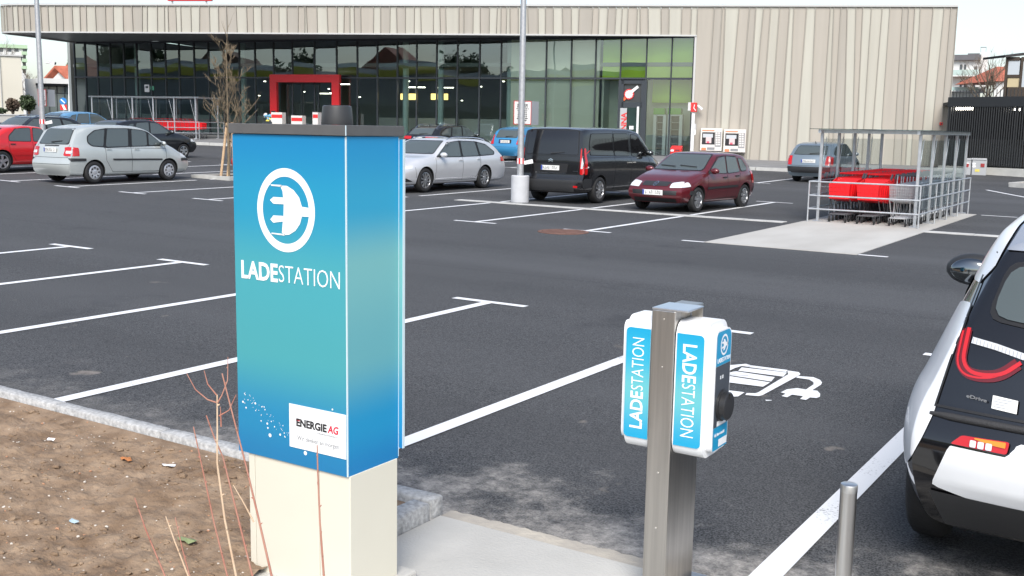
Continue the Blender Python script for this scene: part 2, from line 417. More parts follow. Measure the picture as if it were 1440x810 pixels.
# pebbles and clods lying in the soil
m = MB(); rg = random.Random(3)
for i in range(1500):
    x = rg.uniform(-7.2,-3.12); y = rg.uniform(2.4,3.93); r = rg.choice([.0025,.003,.004,.005,.006,.009])*rg.uniform(.7,1.2)
    m.ico((x,y,soil_z(x,y)+r*.25), r, 1, rg.choice([0,0,1,1,1,1,2]), .38, (1,.8,.6), rg)
for i in range(1400):
    x = rg.uniform(-7.2,-3.12); y = rg.uniform(2.4,3.94)
    if mn.noise(Vector((x*1.7,y*1.7,5))) < -.05: continue
    r = rg.choice([.006,.008,.010,.013,.018])*rg.uniform(.7,1.3); m.ico((x,y,soil_z(x,y)+r*.1), r, 1, 3, .42, (1.1,.9,.6), rg)
tag(m.build('pebbles', [pbr('pebble_pale',(.55,.50,.44),.8), pbr('clod',(.20,.135,.08),.95), pbr('pebble_red',(.42,.22,.13),.85), M_SOIL]), kind='stuff')

M_CONC = pbr('concrete', (.47,.46,.43), .85, var=.10, vscale=2.2, bump=.35, bscale=70, detail=8)
M_CONC_EDGE = pbr('concrete_edge', (.46,.42,.355), .9, col2=(.36,.33,.29), vscale=7, bump=.9, bscale=25)
m = MB(); m.box(-2.972,-.85, .6, 4.02, -.1, .016)
tag(m.build('concrete_pad', M_CONC, bevel=.006), kind='structure')
def ragged():
    m = MB(); n = 90; vs = []
    for i in range(n+1):
        x = -2.97 + 2.12*i/n
        j = .022*mn.noise(Vector((x*7,3,0))) + .012*mn.noise(Vector((x*25,1,0)))
        vs += [(x, 4.02, .010), (x, 4.115+j, .013+.004*mn.noise(Vector((x*18,0,0)))), (x, 4.125+j, -.02)]
    m.add(vs, [(3*i+k,3*i+3+k,3*i+4+k,3*i+1+k) for i in range(n) for k in (0,1)])
    tag(m.build('pad_border', M_CONC_EDGE, smooth=40), kind='structure')
ragged()
# concrete apron of the trolley bay
m = MB(); z = .018
m.add([(-7.0,16.97,z+.005),(-4.42,16.9,z),(-4.42,27.4,z+.012),(-7.0,27.4,z+.03)], [(0,1,2,3)])
m.add([(-7.0,16.97,-.1),(-4.42,16.9,-.1),(-4.42,27.4,-.1),(-7.0,27.4,-.1),(-7.0,16.97,z+.005),(-4.42,16.9,z),(-4.42,27.4,z+.012),(-7.0,27.4,z+.03)],[(0,1,5,4),(1,2,6,5),(2,3,7,6),(3,0,4,7)])
tag(m.build('trolley_apron', pbr('apron_concrete', (.50,.49,.46), .85, col2=(.40,.385,.355), vscale=1.2, detail=8, bump=.3, bscale=60, stretch=(1,.35,1))), kind='structure')
# rusty round cover in the aisle
mc = G(792,326.3); mh = thing('manhole_cover','rusty round cover set in the asphalt beside a bay line','manhole cover',(mc.x,mc.y,zg(mc.x,mc.y)))
M_RUST = pbr('rust', (.12,.060,.045), .85, col2=(.19,.10,.075), vscale=6, bump=.5, bscale=30)
MB().lathe([(.40,.0),(.40,.012),(.46,.013),(.47,.009),(.47,.0)], 32, caps=False).build('frame', M_RUST, mh)
mm = MB().lathe([(.385,.0),(.385,.011)], 32)
for i in range(-3,4): mm.box(i*.1-.02,i*.1+.02,-.34+abs(i)*.04,.34-abs(i)*.04,.011,.016)
mm.build('lid', M_RUST, mh)

# ---------------------------------------------------------------- pavement in front of the shop
M_PAVE = pbr('pavement', (.20,.20,.20), .85, var=.15, vscale=1.5, bump=.4, bscale=30)
KF = [(-60,30.5),(-52,32.8),(-41.7,36.9),(-30,41.0),(-26,42.9),(-16.3,44.9),(-9.5,46.5),(-9.3,50)]
KB = [(-66,44),(-60,43.5),(-47,45.5),(-35,49.0),(-28,50.6),(-19,53.2),(-11,56.7),(-10.2,57.2)]
m = MB(); vs = []
for (x0,y0),(x1,y1) in zip(KF,KB):
    for k in range(6):
        t = k/5; x = x0+(x1-x0)*t; y = y0+(y1-y0)*t; vs.append((x,y,zg(x,y)+.13))
m.add(vs, [(i*6+k,(i+1)*6+k,(i+1)*6+k+1,i*6+k+1) for i in range(len(KF)-1) for k in range(5)])
tag(m.build('pavement', M_PAVE, smooth=60), kind='structure')
pk = bpy.data.objects.new('pavement_kerb', None); COL.objects.link(pk); tag(pk, kind='structure')
M_KERBF = pbr('kerb_concrete', (.46,.46,.44), .85, var=.1, vscale=4)
for (x0,y0),(x1,y1) in zip(KF,KF[1:]):
    L = math.hypot(x1-x0,y1-y0); n = max(1,int(L/2))
    for i in range(n):
        a = Vector((x0+(x1-x0)*i/n, y0+(y1-y0)*i/n)); b = Vector((x0+(x1-x0)*(i+1)/n, y0+(y1-y0)*(i+1)/n))
        d = (b-a).normalized()*.01; a = a+d; b = b-d
        MB().bar((a.x,a.y,zg(a.x,a.y)+.04),(b.x,b.y,zg(b.x,b.y)+.04),.18,.2).build('kerb_stone', M_KERBF, pk)
# small planted bed with pale kerb at the right
bd = G(1421,263)
bk = bpy.data.objects.new('bed_kerb', None); COL.objects.link(bk); tag(bk, kind='structure')
bx, by = bd.x, bd.y
for a, b in (((bx,by),(bx+3,by-1.4)),((bx,by),(bx+.9,by+4.6)),((bx+.9,by+4.6),(bx+4.2,by+3.4))):
    MB().bar((*a,.12),(*b,.12),.16,.22).build('kerb_stone', M_KERBF, bk)
tag(MB().prism([(bx+.08,by-.03),(bx+3,by-1.38),(bx+4.1,by+3.35),(bx+.98,by+4.5)], -.05, .17).build('bed_soil', pbr('bed_soil',(.30,.20,.11),.95,col2=(.22,.17,.08),vscale=3)), kind='structure')
# ================================================================ SUPERMARKET
V2 = lambda a, z=0: Vector((a[0], a[1], z))
FC, FE = Vector((-10.6,55.8)), Vector((-53.7,36.0))
fd = (FE-FC).normalized(); fn = Vector((-fd.y, fd.x))
if fn.y > 0: fn = -fn
GR, GL = Vector((-21.95,50.86)), Vector((-58.8,41.65))
gd = (GL-GR).normalized(); gn = Vector((-gd.y, gd.x))
if gn.y > 0: gn = -gn
ROOF_Z, SOFF_Z, TRANS_Z, FLOOR_Z = 8.02, 6.57, 4.47, .42
shop = thing('supermarket','long supermarket with beige striped metal cladding, rounded canopy and dark glass front','building',(-32,48,0))
def SB(m, name, mat, **k):
    o = m.build(name, mat, shop, **k); o.matrix_parent_inverse = Matrix.Translation((32,-48,0)); return o

# cladding path: straight front, then the rounded canopy end
ctrl = [Vector((-54.4,35.68)), Vector((-55.5,35.27)), Vector((-56.35,35.38)), Vector((-56.85,36.1)), Vector((-57.15,37.3)), Vector((-58.0,39.5)), Vector((-58.9,41.9)), Vector((-60.6,46.2))]
path = [FC] + [FC.lerp(ctrl[0], t) for t in (.25,.5,.75)] 
for i in range(len(ctrl)-1):
    p0 = ctrl[max(i-1,0)] if i else ctrl[0]-fd*-1.2; p1, p2 = ctrl[i], ctrl[i+1]; p3 = ctrl[min(i+2,len(ctrl)-1)]
    if i == 0: p0 = ctrl[0] - fd*1.2
    for k in range(6):
        t = k/6
        path.append(.5*((2*p1)+(p2-p0)*t+(2*p0-5*p1+4*p2-p3)*t*t+(-p0+3*p1-3*p2+p3)*t**3))
path.append(ctrl[-1])
plen = [0]
for a, b in zip(path, path[1:]): plen.append(plen[-1]+(b-a).length)
def PA(s):
    s = max(0, min(plen[-1]-1e-4, s)); i = 0
    while plen[i+1] < s: i += 1
    a, b = path[i], path[i+1]; t = (s-plen[i])/(plen[i+1]-plen[i]); d = (b-a).normalized()
    n = Vector((-d.y,d.x))
    return a+(b-a)*t, n
S_WALL = (FC - Vector((-21.80,50.66))).length
cl = [pbr('cladding_%d' % i, c, .62, var=.05, vscale=1.6, bump=.06, bscale=200, detail=8, stretch=(2,2,.16), spec=.3) for i, c in enumerate([(.455,.442,.385),(.395,.364,.316),(.432,.415,.360),(.368,.342,.300)])]
M_SEAM = pbr('cladding_seam', (.33,.31,.27), .6)
rg = random.Random(21)
bounds = [(.0,.0)]; s = 0; tl = 0
while s < plen[-1]-.4:
    w = rg.choice([.26,.32,.38,.44,.5,.6])*rg.uniform(.9,1.1)
    if s > 46: w = min(w, .40)
    if s < S_WALL < s+w+.2: w = S_WALL-s
    s += w; tl = max(-.20, min(.20, tl*.6 + rg.uniform(-.13,.13))); bounds.append((s, 0 if abs(s-S_WALL) < .01 else tl if s < 45 else tl*.3))
prev = 0
for (s0,t0),(s1,t1) in zip(bounds, bounds[1:]):
    z0 = .05 if (s0+s1)/2 < S_WALL else SOFF_Z + .03
    z1 = ROOF_Z - .06; m = MB(); fr = lambda z: (z-4.0)/4.0
    def pt(s, t, z, o):
        ss = s + t*fr(z)
        if z0 < 1: ss = min(ss, S_WALL)
        p, n = PA(max(0, ss)); return (p.x+n.x*o, p.y+n.y*o, z)
    g = .006; a0, a1 = s0+g, s1-g
    vs = [pt(a0,t0,z0,0),pt(a1,t1,z0,0),pt(a1,t1,z1,0),pt(a0,t0,z1,0),pt(a0,t0,z0,.05),pt(a1,t1,z0,.05),pt(a1,t1,z1,.05),pt(a0,t0,z1,.05)]
    m.add(vs, [(4,5,6,7),(0,3,2,1),(0,1,5,4),(1,2,6,5),(2,3,7,6),(3,0,4,7)])
    b0, b1 = a0, a0+.035       # standing seam
    vs = [pt(b0,t0,z0,.05),pt(b1,t0,z0,.05),pt(b1,t0,z1,.05),pt(b0,t0,z1,.05),pt(b0,t0,z0,.11),pt(b1,t0,z0,.11),pt(b1,t0,z1,.11),pt(b0,t0,z1,.11)]
    m.add(vs, [(4,5,6,7),(0,1,5,4),(1,2,6,5),(2,3,7,6),(3,0,4,7)], 1)
    c = rg.choice([i for i in (0,0,0,1,1,2,3) if i != prev]); prev = c
    SB(m, 'facade_panel', [cl[c], M_SEAM])
# backing wall, returns, coping, soffit, roof
M_DARK = pbr('dark_void', (.02,.02,.02), .9)
pR = Vector((-21.80,50.66))
m = MB(); m.prism([FC-fn*.02, pR-fn*.02, pR-fn*.35, FC-fn*.35], 0, 7.9); SB(m, 'wall_core', M_DARK)
M_COPE = pbr('coping_metal', (.50,.50,.49), .45)
def sweep(name, prof, mat, s0=0, s1=None, step=.6):
    s1 = s1 or plen[-1]; n = int((s1-s0)/step); vs = []; k = len(prof)
    for i in range(n+1):
        p, nn = PA(s0+(s1-s0)*i/n)
        for o, z in prof: vs.append((p.x+nn.x*o, p.y+nn.y*o, z))
    fs = [(i*k+j,(i+1)*k+j,(i+1)*k+(j+1)%k,i*k+(j+1)%k) for i in range(n) for j in range(k)]
    fs += [tuple(range(k)), tuple(range(n*k+k-1,n*k-1,-1))]
    return SB(MB().add(vs,fs), name, mat)
sweep('roof_coping', [(-.3,ROOF_Z-.05),(.14,ROOF_Z-.05),(.14,ROOF_Z+.05),(-.3,ROOF_Z+.05)], M_COPE)
sweep('canopy_trim', [(-.05,SOFF_Z-.05),(.13,SOFF_Z-.05),(.13,SOFF_Z+.025),(-.05,SOFF_Z+.025)], M_COPE, S_WALL)
M_SOFF = pbr('soffit', (.17,.175,.18), .35, var=.1, vscale=.6)
fp = [PA(S_WALL + (plen[-1]-.2-S_WALL)*i/60)[0] for i in range(61)]
m = MB(); poly = [GR] + fp + [Vector((-60.4,46.0)), GL]; m.prism(poly, SOFF_Z+.02, SOFF_Z+.12); SB(m, 'soffit', M_SOFF)
bk = [Vector((-72,78)), Vector((-22,86))]
m = MB(); m.prism([p - fn*.1 for p in (FC,)] + [PA(plen[-1]*i/80)[0]*1.0 for i in range(1,81)] + bk, 7.4, 7.85); SB(m, 'roof', pbr('roof_felt',(.14,.14,.14),.9))
e = -fn
m = MB(); m.prism([FC-fn*.36, FC-fn*.36-fd*-.3, FC+e*30+fd*.3, FC+e*30], 0, 7.39); SB(m, 'side_wall', cl[2])
# portal of the recess at the right end of the glass
m = MB(); m.bar(V2(pR,3.3)+V2(fd*.03), V2(pR,3.3)+V2(fd*.031)+Vector((0,0,.001)), .1,.1) if False else m.prism([pR+fn*.10, pR+fn*.10+fd*.10, GR-gn*.1+fd*.05, GR-gn*.1-fd*.05], .2, SOFF_Z-.06)
SB(m, 'glazing_jamb', M_COPE)

# ---- glazing
M_PANE = clear_glass('shop_glass', (.84,.97,.92), refl=3.8, wave=.006, wscale=.45)
M_FRAME = pbr('frame_dark', (.035,.042,.05), .4)
MULL = [108,123,140,158,177,195,215,235,254,275,295,316,338,360,386,412,443,474,503,531,559,586,614,643,674,704,735,767,802,836,871,907,942,975]
gp = [on_line(px, 150, GR, GL) for px in MULL]
gs = [(Vector((p.x,p.y))-GR).dot(gd) for p in gp]; gs[-1] = .05
def GPt(s, z, o=0): p = GR + gd*s + gn*o; return Vector((p.x,p.y,z))
rg = random.Random(5)
for i in range(len(gs)-1):
    a, b = gs[i+1]+.035, gs[i]-.035
    pb = GPt((a+b)/2,0); zb = zg(pb.x,pb.y)+.16
    for lo, hi in ((zb,TRANS_Z-.05),(TRANS_Z+.05,SOFF_Z-.02)):
        if MULL[i] == 871 and lo < 1: continue
        t1, t2 = rg.uniform(-.006,.006), rg.uniform(-.006,.006)
        vs = []
        for o in (0,-.02): vs += [GPt(a,lo,o-t1-t2),GPt(b,lo,o+t1-t2),GPt(b,hi,o+t1+t2),GPt(a,hi,o-t1+t2)]
        SB(MB().add(vs[:4],[(3,2,1,0)]), 'window_pane', M_PANE)
for s in gs:
    p = GPt(s,0); m = MB(); m.obox((p.x,p.y,(SOFF_Z-.3)/2+.1), V2(gd*.03), V2(gn*.07), (0,0,(SOFF_Z+.1)/2)); SB(m, 'mullion', M_FRAME)
for z, w in ((TRANS_Z,.045),(SOFF_Z-.04,.05)):
    m = MB(); a, b = GPt(gs[-1],z), GPt(gs[0],z); m.bar(a,b,.12,w*2); SB(m, 'transom', M_FRAME)
a, b = GPt(gs[-1]-.0,.35), GPt(gs[0],1.2)
m = MB()
for i in range(len(gs)-1):
    p, q = GPt(gs[i],0), GPt(gs[i+1],0); m.bar((p.x,p.y,zg(p.x,p.y)+.06),(q.x,q.y,zg(q.x,q.y)+.06),.16,.2)
SB(m, 'base_rail', M_FRAME)

# ---- inside
M_INW = pbr('interior_wall', (.34,.37,.36), .8, var=.1, vscale=.5); M_INF = pbr('interior_floor', (.30,.30,.29), .35)
M_BEIGE = pbr('partition', (.88,.86,.72), .7, var=.05, vscale=.8); M_GREEN = pbr('green_wall', (.50,.74,.05), .6, var=.08, vscale=.6)
L_ALL = gs[0]
def IN(s, dep, z): p = GR + gd*s - gn*dep; return Vector((p.x,p.y,z))
def islab(name, s0, s1, d0, d1, z0, z1, mat, mi=None):
    m = MB(); m.prism([IN(s0,d0,0),IN(s1,d0,0),IN(s1,d1,0),IN(s0,d1,0)], z0, z1); return SB(m, name, mat)
islab('shop_floor', -.4, L_ALL+1, .12, 15, .2, FLOOR_Z, M_INF)
islab('back_wall', -.5, L_ALL+1, 15.05, 15.3, .2, 7.3, M_INW)
islab('end_wall', L_ALL+.6, L_ALL+.8, .3, 15, FLOOR_Z+.01, 7.3, M_INW); islab('end_wall', -.5, -.3, .3, 15, FLOOR_Z+.01, 7.3, M_INW)
islab('shop_ceiling', -.25, L_ALL+.5, .4, 14.9, 5.1, 5.3, pbr('shop_ceiling',(.22,.23,.23),.8))
sx = lambda px: (Vector(on_line(px,150,GR,GL)[:2])-GR).dot(gd)
islab('partition_wall', sx(840), sx(716), .22, .40, FLOOR_Z+.01, 6.55, M_BEIGE)
islab('green_wall', sx(973), sx(843), .45, .6, TRANS_Z+.02, 6.5, M_GREEN); islab('green_wall', sx(973), sx(908), 1.6, 1.7, 3.3, TRANS_Z, M_GREEN); islab('partition_wall', sx(973), sx(843), 2.0, 2.2, FLOOR_Z+.01, TRANS_Z, pbr('pale_partition',(.66,.68,.60),.7))
islab('partition_wall', sx(844), sx(841), .7, 1.95, FLOOR_Z+.01, 5.05, pbr('pale_partition',(.55,.56,.52),.7))
M_COLM = pbr('column_paint', (.50,.62,.60), .5)
for px in (610,708,330,180,560):
    p = IN(sx(px), 1.0, 0); SB(MB().lathe([(.17,FLOOR_Z),(.17,6.5)], 16, (p.x,p.y,0)), 'column', M_COLM, smooth=40)
M_LAMP = pbr('shop_lamp', (.9,.9,.85), .5, emit=(1,.93,.8), estr=2.6)
M_LAMPG = pbr('shop_lamp_housing', (.2,.2,.2), .5)
lampm = MB().box(-.05,.05,-.05,.05,-.05,0).mesh('ceiling_lamp', M_LAMP); lampl = MB().box(-.6,.6,-.05,.05,-.05,0).mesh('ceiling_lamp', M_LAMP)
rg = random.Random(9)
for i in range(20):
    s = rg.uniform(sx(700), L_ALL-1); dd = rg.uniform(1.2,13)
    o = put('ceiling_lamp', lampl if rg.random() < .2 else lampm, shop, IN(s,dd,rg.uniform(3.5,4.5)-.0), math.atan2(gd.y,gd.x)); o.matrix_parent_inverse = Matrix.Translation((32,-48,0))
# shelving with goods seen through the glass
goods = [pbr('goods_%d'%i, c, .5, var=.2, vscale=6) for i, c in enumerate([(.5,.06,.05),(.55,.45,.08),(.08,.2,.4),(.6,.58,.52),(.1,.3,.1),(.45,.2,.06),(.12,.12,.13)])]
M_SHELF = pbr('shelf_metal', (.45,.45,.44), .5)
def shelf(px, dep, w, label):
    t = thing('shelf_unit', label, 'shelf', IN(sx(px),dep,FLOOR_Z), math.atan2(gd.y,gd.x), 'shelf units inside the shop')
    m = MB()
    for z in (.1,.55,.95,1.35,1.75): m.box(-w/2,w/2,-.22,.22,z-.02,z)
    m.box(-w/2,w/2,.2,.24,0,1.9); m.box(-w/2-.03,-w/2,-.24,.24,0,1.9); m.box(w/2,w/2+.03,-.24,.24,0,1.9); m.build('rack', M_SHELF, t)
    m = MB()
    for z in (.1,.55,.95,1.35):
        x = -w/2+.02
        while x < w/2-.2:
            ww = rg.uniform(.12,.4); c = rg.randrange(7); h = rg.uniform(.18,.34); n = max(1,int(ww/.1)); 
            m.box(x,x+ww-.02,-.2,.16,z+.001,z+h,c); x += ww
    tag(m.build('goods', goods, t), kind='stuff')
for px, dp, w in ((150,3,3),(190,5,3.4),(240,3.4,3),(285,6,4),(330,4,3),(365,7,3),(520,4,2.6),(548,6,3),(585,3,2.4),(622,5,3),(655,3.2,2.6),(688,6,2.8)):
    shelf(px, dp, w, 'shelf unit of mixed goods standing inside behind the dark shop glass')
for px, lab in ((575,'glowing yellow panel hanging inside the shop above the goods'),(618,'glowing yellow panel hanging inside the shop above the goods')):
    p = on_line(px,136,GR-gn*1.6,GL-gn*1.6); t = thing('light_panel', lab, 'light panel', (p.x,p.y,p.z), math.atan2(gd.y,gd.x), 'yellow light panels in the shop')
    MB().box(-.5,.5,-.05,.05,-.17,.17).build('panel', pbr('panel_yellow',(.8,.6,.2),.5,emit=(1,.68,.22),estr=.9), t)
    MB().tube([(-.4,0,.17),(-.4,0,.6)],.01,6).build('hanger', M_LAMPG, t); MB().tube([(.4,0,.17),(.4,0,.6)],.01,6).build('hanger', M_LAMPG, t)

# ---- red entrance portal
M_RED = pbr('portal_red', (.62,.015,.02), .4, var=.04, vscale=1)
off = .7; A, B = GR+gn*off, GL+gn*off
def fbox(m, px0, px1, py0, py1, a, b, t0, t1, mi=0):
    """box whose face fills the pixel rectangle on the upright plane a-b, from t0 in front to t1 behind"""
    d = (b-a).normalized(); n = Vector((-d.y,d.x)); n = n if n.y < 0 else -n
    p = on_line(px0,py0,a,b); q = on_line(px1,py1,a,b)
    zt, zb = p.z, q.z
    pts = [Vector(p[:2])+n*t0, Vector(q[:2])+n*t0, Vector(q[:2])-n*t1, Vector(p[:2])-n*t1]
    return m.prism(pts, zb, zt, mi)
portal = thing('entrance_portal','bright red rectangular portal frame around the shop entrance','portal',on_line(428,215,A,B))
def PB(m, name, mat, root, **k):
    o = m.build(name, mat, root, **k); o.matrix_parent_inverse = Matrix.Translation(-root.location) if root.rotation_euler.z == 0 else root.matrix_world.inverted(); return o
PB(fbox(MB(),379,390,105.2,212,A,B,0,.22),'upright',M_RED,portal); PB(fbox(MB(),466,477,105.2,216,A,B,0,.22),'upright',M_RED,portal)
pa, pb2 = on_line(379,105,A,B), on_line(477,105,A,B)
zt = (pa.z+pb2.z)/2; zl = zt-.42
m = MB(); m.prism([Vector(pa[:2])+gn*.004, Vector(pb2[:2])+gn*.004, Vector(pb2[:2])-gn*.225, Vector(pa[:2])-gn*.225], zl, zt+.01); PB(m,'lintel',M_RED,portal)
# door leaves inside the portal
for px0, px1 in ((404,426),(427,450)):
    m = MB(); fbox(m,px0,px0+1.5,118,212,GR,GL,.1,-.04); fbox(m,px1-1.5,px1,118,212,GR,GL,.1,-.04); fbox(m,px0,px1,117,119,GR,GL,.1,-.04); SB(m,'door_frame',M_FRAME)

# ---- right-hand door with banner and pictogram
M_BAN = pbr('banner_grey', (.42,.43,.44), .5); M_REDP = pbr('print_red', (.65,.03,.03), .5); M_WHITE = pbr('print_white', (.82,.82,.82), .5)
D0, D1 = GR+gn*.02, GL+gn*.02
m = MB()
for r in ((870.5,874.5,113,222),(902.5,906.5,113,222),(874.4,902.6,113,118),(874.4,902.6,143.5,151.5)): fbox(m,*r,D0,D1,.08,.06)
SB(m,'door_frame',M_FRAME)
SB(fbox(MB(),874.5,902.5,118.2,143.4,D0,D1,-.02,.03),'fanlight',pbr('fanlight_dark',(.05,.055,.06),.15))
SB(fbox(MB(),874.5,902.5,151.6,221,D0,D1,-.03,.035),'door_glass',M_PANE)
SB(fbox(MB(),872.8,881,152,191,D0,D1,.10,-.085),'door_banner',M_BAN)
SB(fbox(MB(),885.3,891,177,182,D0,D1,.05,-.03),'door_notice',M_WHITE)
SB(fbox(MB(),896.6,898,150,196,D0,D1,.14,-.11),'door_handle',pbr('handle_white',(.7,.7,.7),.3))
p = on_line(880.2,190.5,D0+gn*.105,D1+gn*.105)
to = text_obj('ANNA', .40, M_REDP, p, (0,0,1), -V2(gd)*-1 if False else V2(gd), None, name='door_lettering', bold=.012, sx=1.0)
to.parent = shop; to.matrix_parent_inverse = Matrix.Translation((32,-48,0))
# pictogram: white serrated disc with red teeth, a white bar and a red diamond
c = on_line(884.5,132.5,D0+gn*.035,D1+gn*.035); hx = -V2(gd); hz = Vector((0,0,1)); sc = on_line(885.5,132.5,D0,D1)-on_line(884.5,132.5,D0,D1); u = sc.length
def flat(pts, mat, name, o=0.0):
    m = MB(); P3 = [c + hx*(x*u) + hz*(y*u) + V2(gn)*o for x, y in pts]; m.add(P3 + [q - V2(gn)*.006 for q in P3], [tuple(range(len(P3)))]+[(i,(i+1)%len(P3),len(P3)+(i+1)%len(P3),len(P3)+i) for i in range(len(P3))]); SB(m,name,mat)
flat([((6.6 if k%2 else 7.6)*cos(k*pi/16),(6.6 if k%2 else 7.6)*sin(k*pi/16)) for k in range(32)], M_REDP, 'pictogram', .0)
flat([((4.6 if k%2 else 6.2)*cos(k*pi/14),(4.6 if k%2 else 6.2)*sin(k*pi/14)) for k in range(28)], M_WHITE, 'pictogram', .006)
flat([(1.2,4.2),(4.2,1.2),(13.5,9.0),(11.5,12)], M_WHITE, 'pictogram', .012)
flat([(-9,-6.5),(-6.4,-9.2),(-3.8,-6.5),(-6.4,-3.8)], pbr('print_orange',(.75,.15,.05),.5), 'pictogram', .012)

# ---- tall coolers with green tops inside on the right
for px0, px1, lab in ((919,934.5,'tall cooler with green top and white frame behind shop glass beside the door'),(939,957.5,'tall cooler with green top and white frame behind glass near red letterbox')):
    a, b = GR-gn*.9, GL-gn*.9; q = on_line((px0+px1)/2,222,a,b)
    t = thing('cooler', lab, 'cooler', (q.x,q.y,FLOOR_Z))
    def CB(r, nm, mt, t0=0, t1=.5): PB(fbox(MB(),*r,a,b,t0,t1), nm, mt, t)
    CB((px0,px1,152,161),'header',pbr('cooler_green',(.15,.50,.04),.5)); CB((px0,px0+2,161.2,222),'post',M_WHITE); CB((px1-2,px1,161.2,222),'post',M_WHITE)
    CB((px0+2,px1-2,161.2,163),'rail',M_WHITE); CB((px0+2,px1-2,219,222),'rail',pbr('cooler_green',(.15,.50,.04),.5)); CB((px0+2,px1-2,163.1,218.9),'shelf_back',pbr('cooler_dark',(.05,.06,.06),.4),-.35,.45)
    for k in range(5): CB((px0+2.2,px1-2.2,172+10*k,173+10*k),'shelf',M_SHELF,-.05,.34)

# ---- roof sign (only its lower edge is in view)
M_SIGNR = pbr('sign_red',(.60,.02,.03),.4)
a, b = FC-fn*1.2, FE-fn*1.2
q = on_line(500,2,a,b); rs = thing('roof_sign','long flat red sign board mounted along the shop roof edge','sign',(q.x,q.y,ROOF_Z))
m = fbox(MB(),235,297,-14,1.2,a,b,0,.2); PB(m,'board',M_SIGNR,rs)
for px in (240,288): PB(fbox(MB(),px,px+2,1,6,a,b,-.05,.15),'bracket',M_COPE,rs)

# ---- things on and by the right wall
W0, W1 = FC+fn*.12, FE+fn*.12
def vending(px0, px1, py0, py1, label):
    c = on_line((px0+px1)/2,py1,W0,W1); t = thing('vending_machine', label, 'vending machine', c, 0, 'cigarette machines on the wall')
    def VB(r, nm, mt, t0, t1): PB(fbox(MB(),*r,W0,W1,t0,t1), nm, mt, t)
    w = px1-px0; h = py1-py0; X = lambda f: px0+w*f; Y = lambda f: py0+h*f
    VB((px0,px1,py0,py1),'cabinet',pbr('vend_white',(.72,.68,.64),.4),.32,.0)
    VB((X(.06),X(.66),Y(.18),Y(.72)),'display',pbr('vend_black',(.03,.03,.035),.15),.335,-.321)
    VB((X(.10),X(.58),Y(.25),Y(.42)),'display_image',pbr('vend_sky',(.50,.52,.55),.3),.34,-.336)
    VB((X(.24),X(.50),Y(.40),Y(.66)),'display_image',pbr('vend_pack',(.62,.50,.50),.3),.345,-.341)
    VB((X(.28),X(.40),Y(.58),Y(.66)),'display_image',pbr('vend_pink',(.75,.10,.16),.3),.349,-.3455)
    VB((X(.06),X(.66),Y(.08),Y(.13)),'header_strip',pbr('vend_orange',(.75,.22,.10),.4),.335,-.321); VB((X(.02),X(.24),Y(.86),Y(.97)),'logo_tile',pbr('vend_orange',(.75,.22,.10),.4),.335,-.321)
    VB((X(.30),X(.66),Y(.84),Y(.95)),'tray',pbr('vend_tray',(.25,.25,.26),.4),.335,-.321)
    VB((X(.70),X(.97),Y(.16),Y(.82)),'button_panel',pbr('vend_btn',(.30,.30,.31),.4),.335,-.321)
    for k in range(6):
        for j in range(2): VB((X(.72+.12*j),X(.81+.12*j),Y(.19+.10*k),Y(.255+.10*k)),'button',pbr('vend_white',(.72,.68,.64),.4),.342,-.336)
    VB((px0-.6,px1+.6,py1,py1+1.6),'shelf_base',pbr('vend_dark',(.06,.06,.06),.5),.30,.0)
vending(985.5,1014,180,212,'white vending machine on the striped wall, next to the glass front')
vending(1018,1047,181.5,214,'white vending machine on the striped wall, farther from the glass front')
pbm = thing('letterbox','red metal letterbox standing before the glass beside the jamb','letterbox',on_line(953,224,GR+gn*1.4,GL+gn*1.4))
a, b = GR+gn*1.4, GL+gn*1.4
m = MB(); p = on_line(942,224.5,a,b); q = on_line(957.5,224.5,a,b); P2 = [Vector(p[:2]),Vector(q[:2])]; z0 = p.z; H1 = on_line(942,208,a,b).z; H2 = H1+.12
bkv = -gn*.42
m.add([V2(P2[0],z0),V2(P2[1],z0),V2(P2[1]+bkv,z0),V2(P2[0]+bkv,z0),V2(P2[0],H1),V2(P2[1],H1),V2(P2[1]+bkv,H2),V2(P2[0]+bkv,H2)],[(3,2,1,0),(4,5,6,7),(0,1,5,4),(1,2,6,5),(2,3,7,6),(3,0,4,7)])
PB(m,'body',pbr('letterbox_red',(.62,.02,.02),.35),pbm,bevel=.02)
PB(fbox(MB(),946.5,954,216,220,a,b,.012,-.002),'label_plate',pbr('letterbox_label',(.75,.66,.30),.5),pbm); PB(fbox(MB(),943.2,947.5,210.2,213,a,b,.012,-.002),'label_plate',M_WHITE,pbm); PB(fbox(MB(),949.5,955.5,210.5,211.8,a,b,.012,-.002),'slot',M_FRAME,pbm)
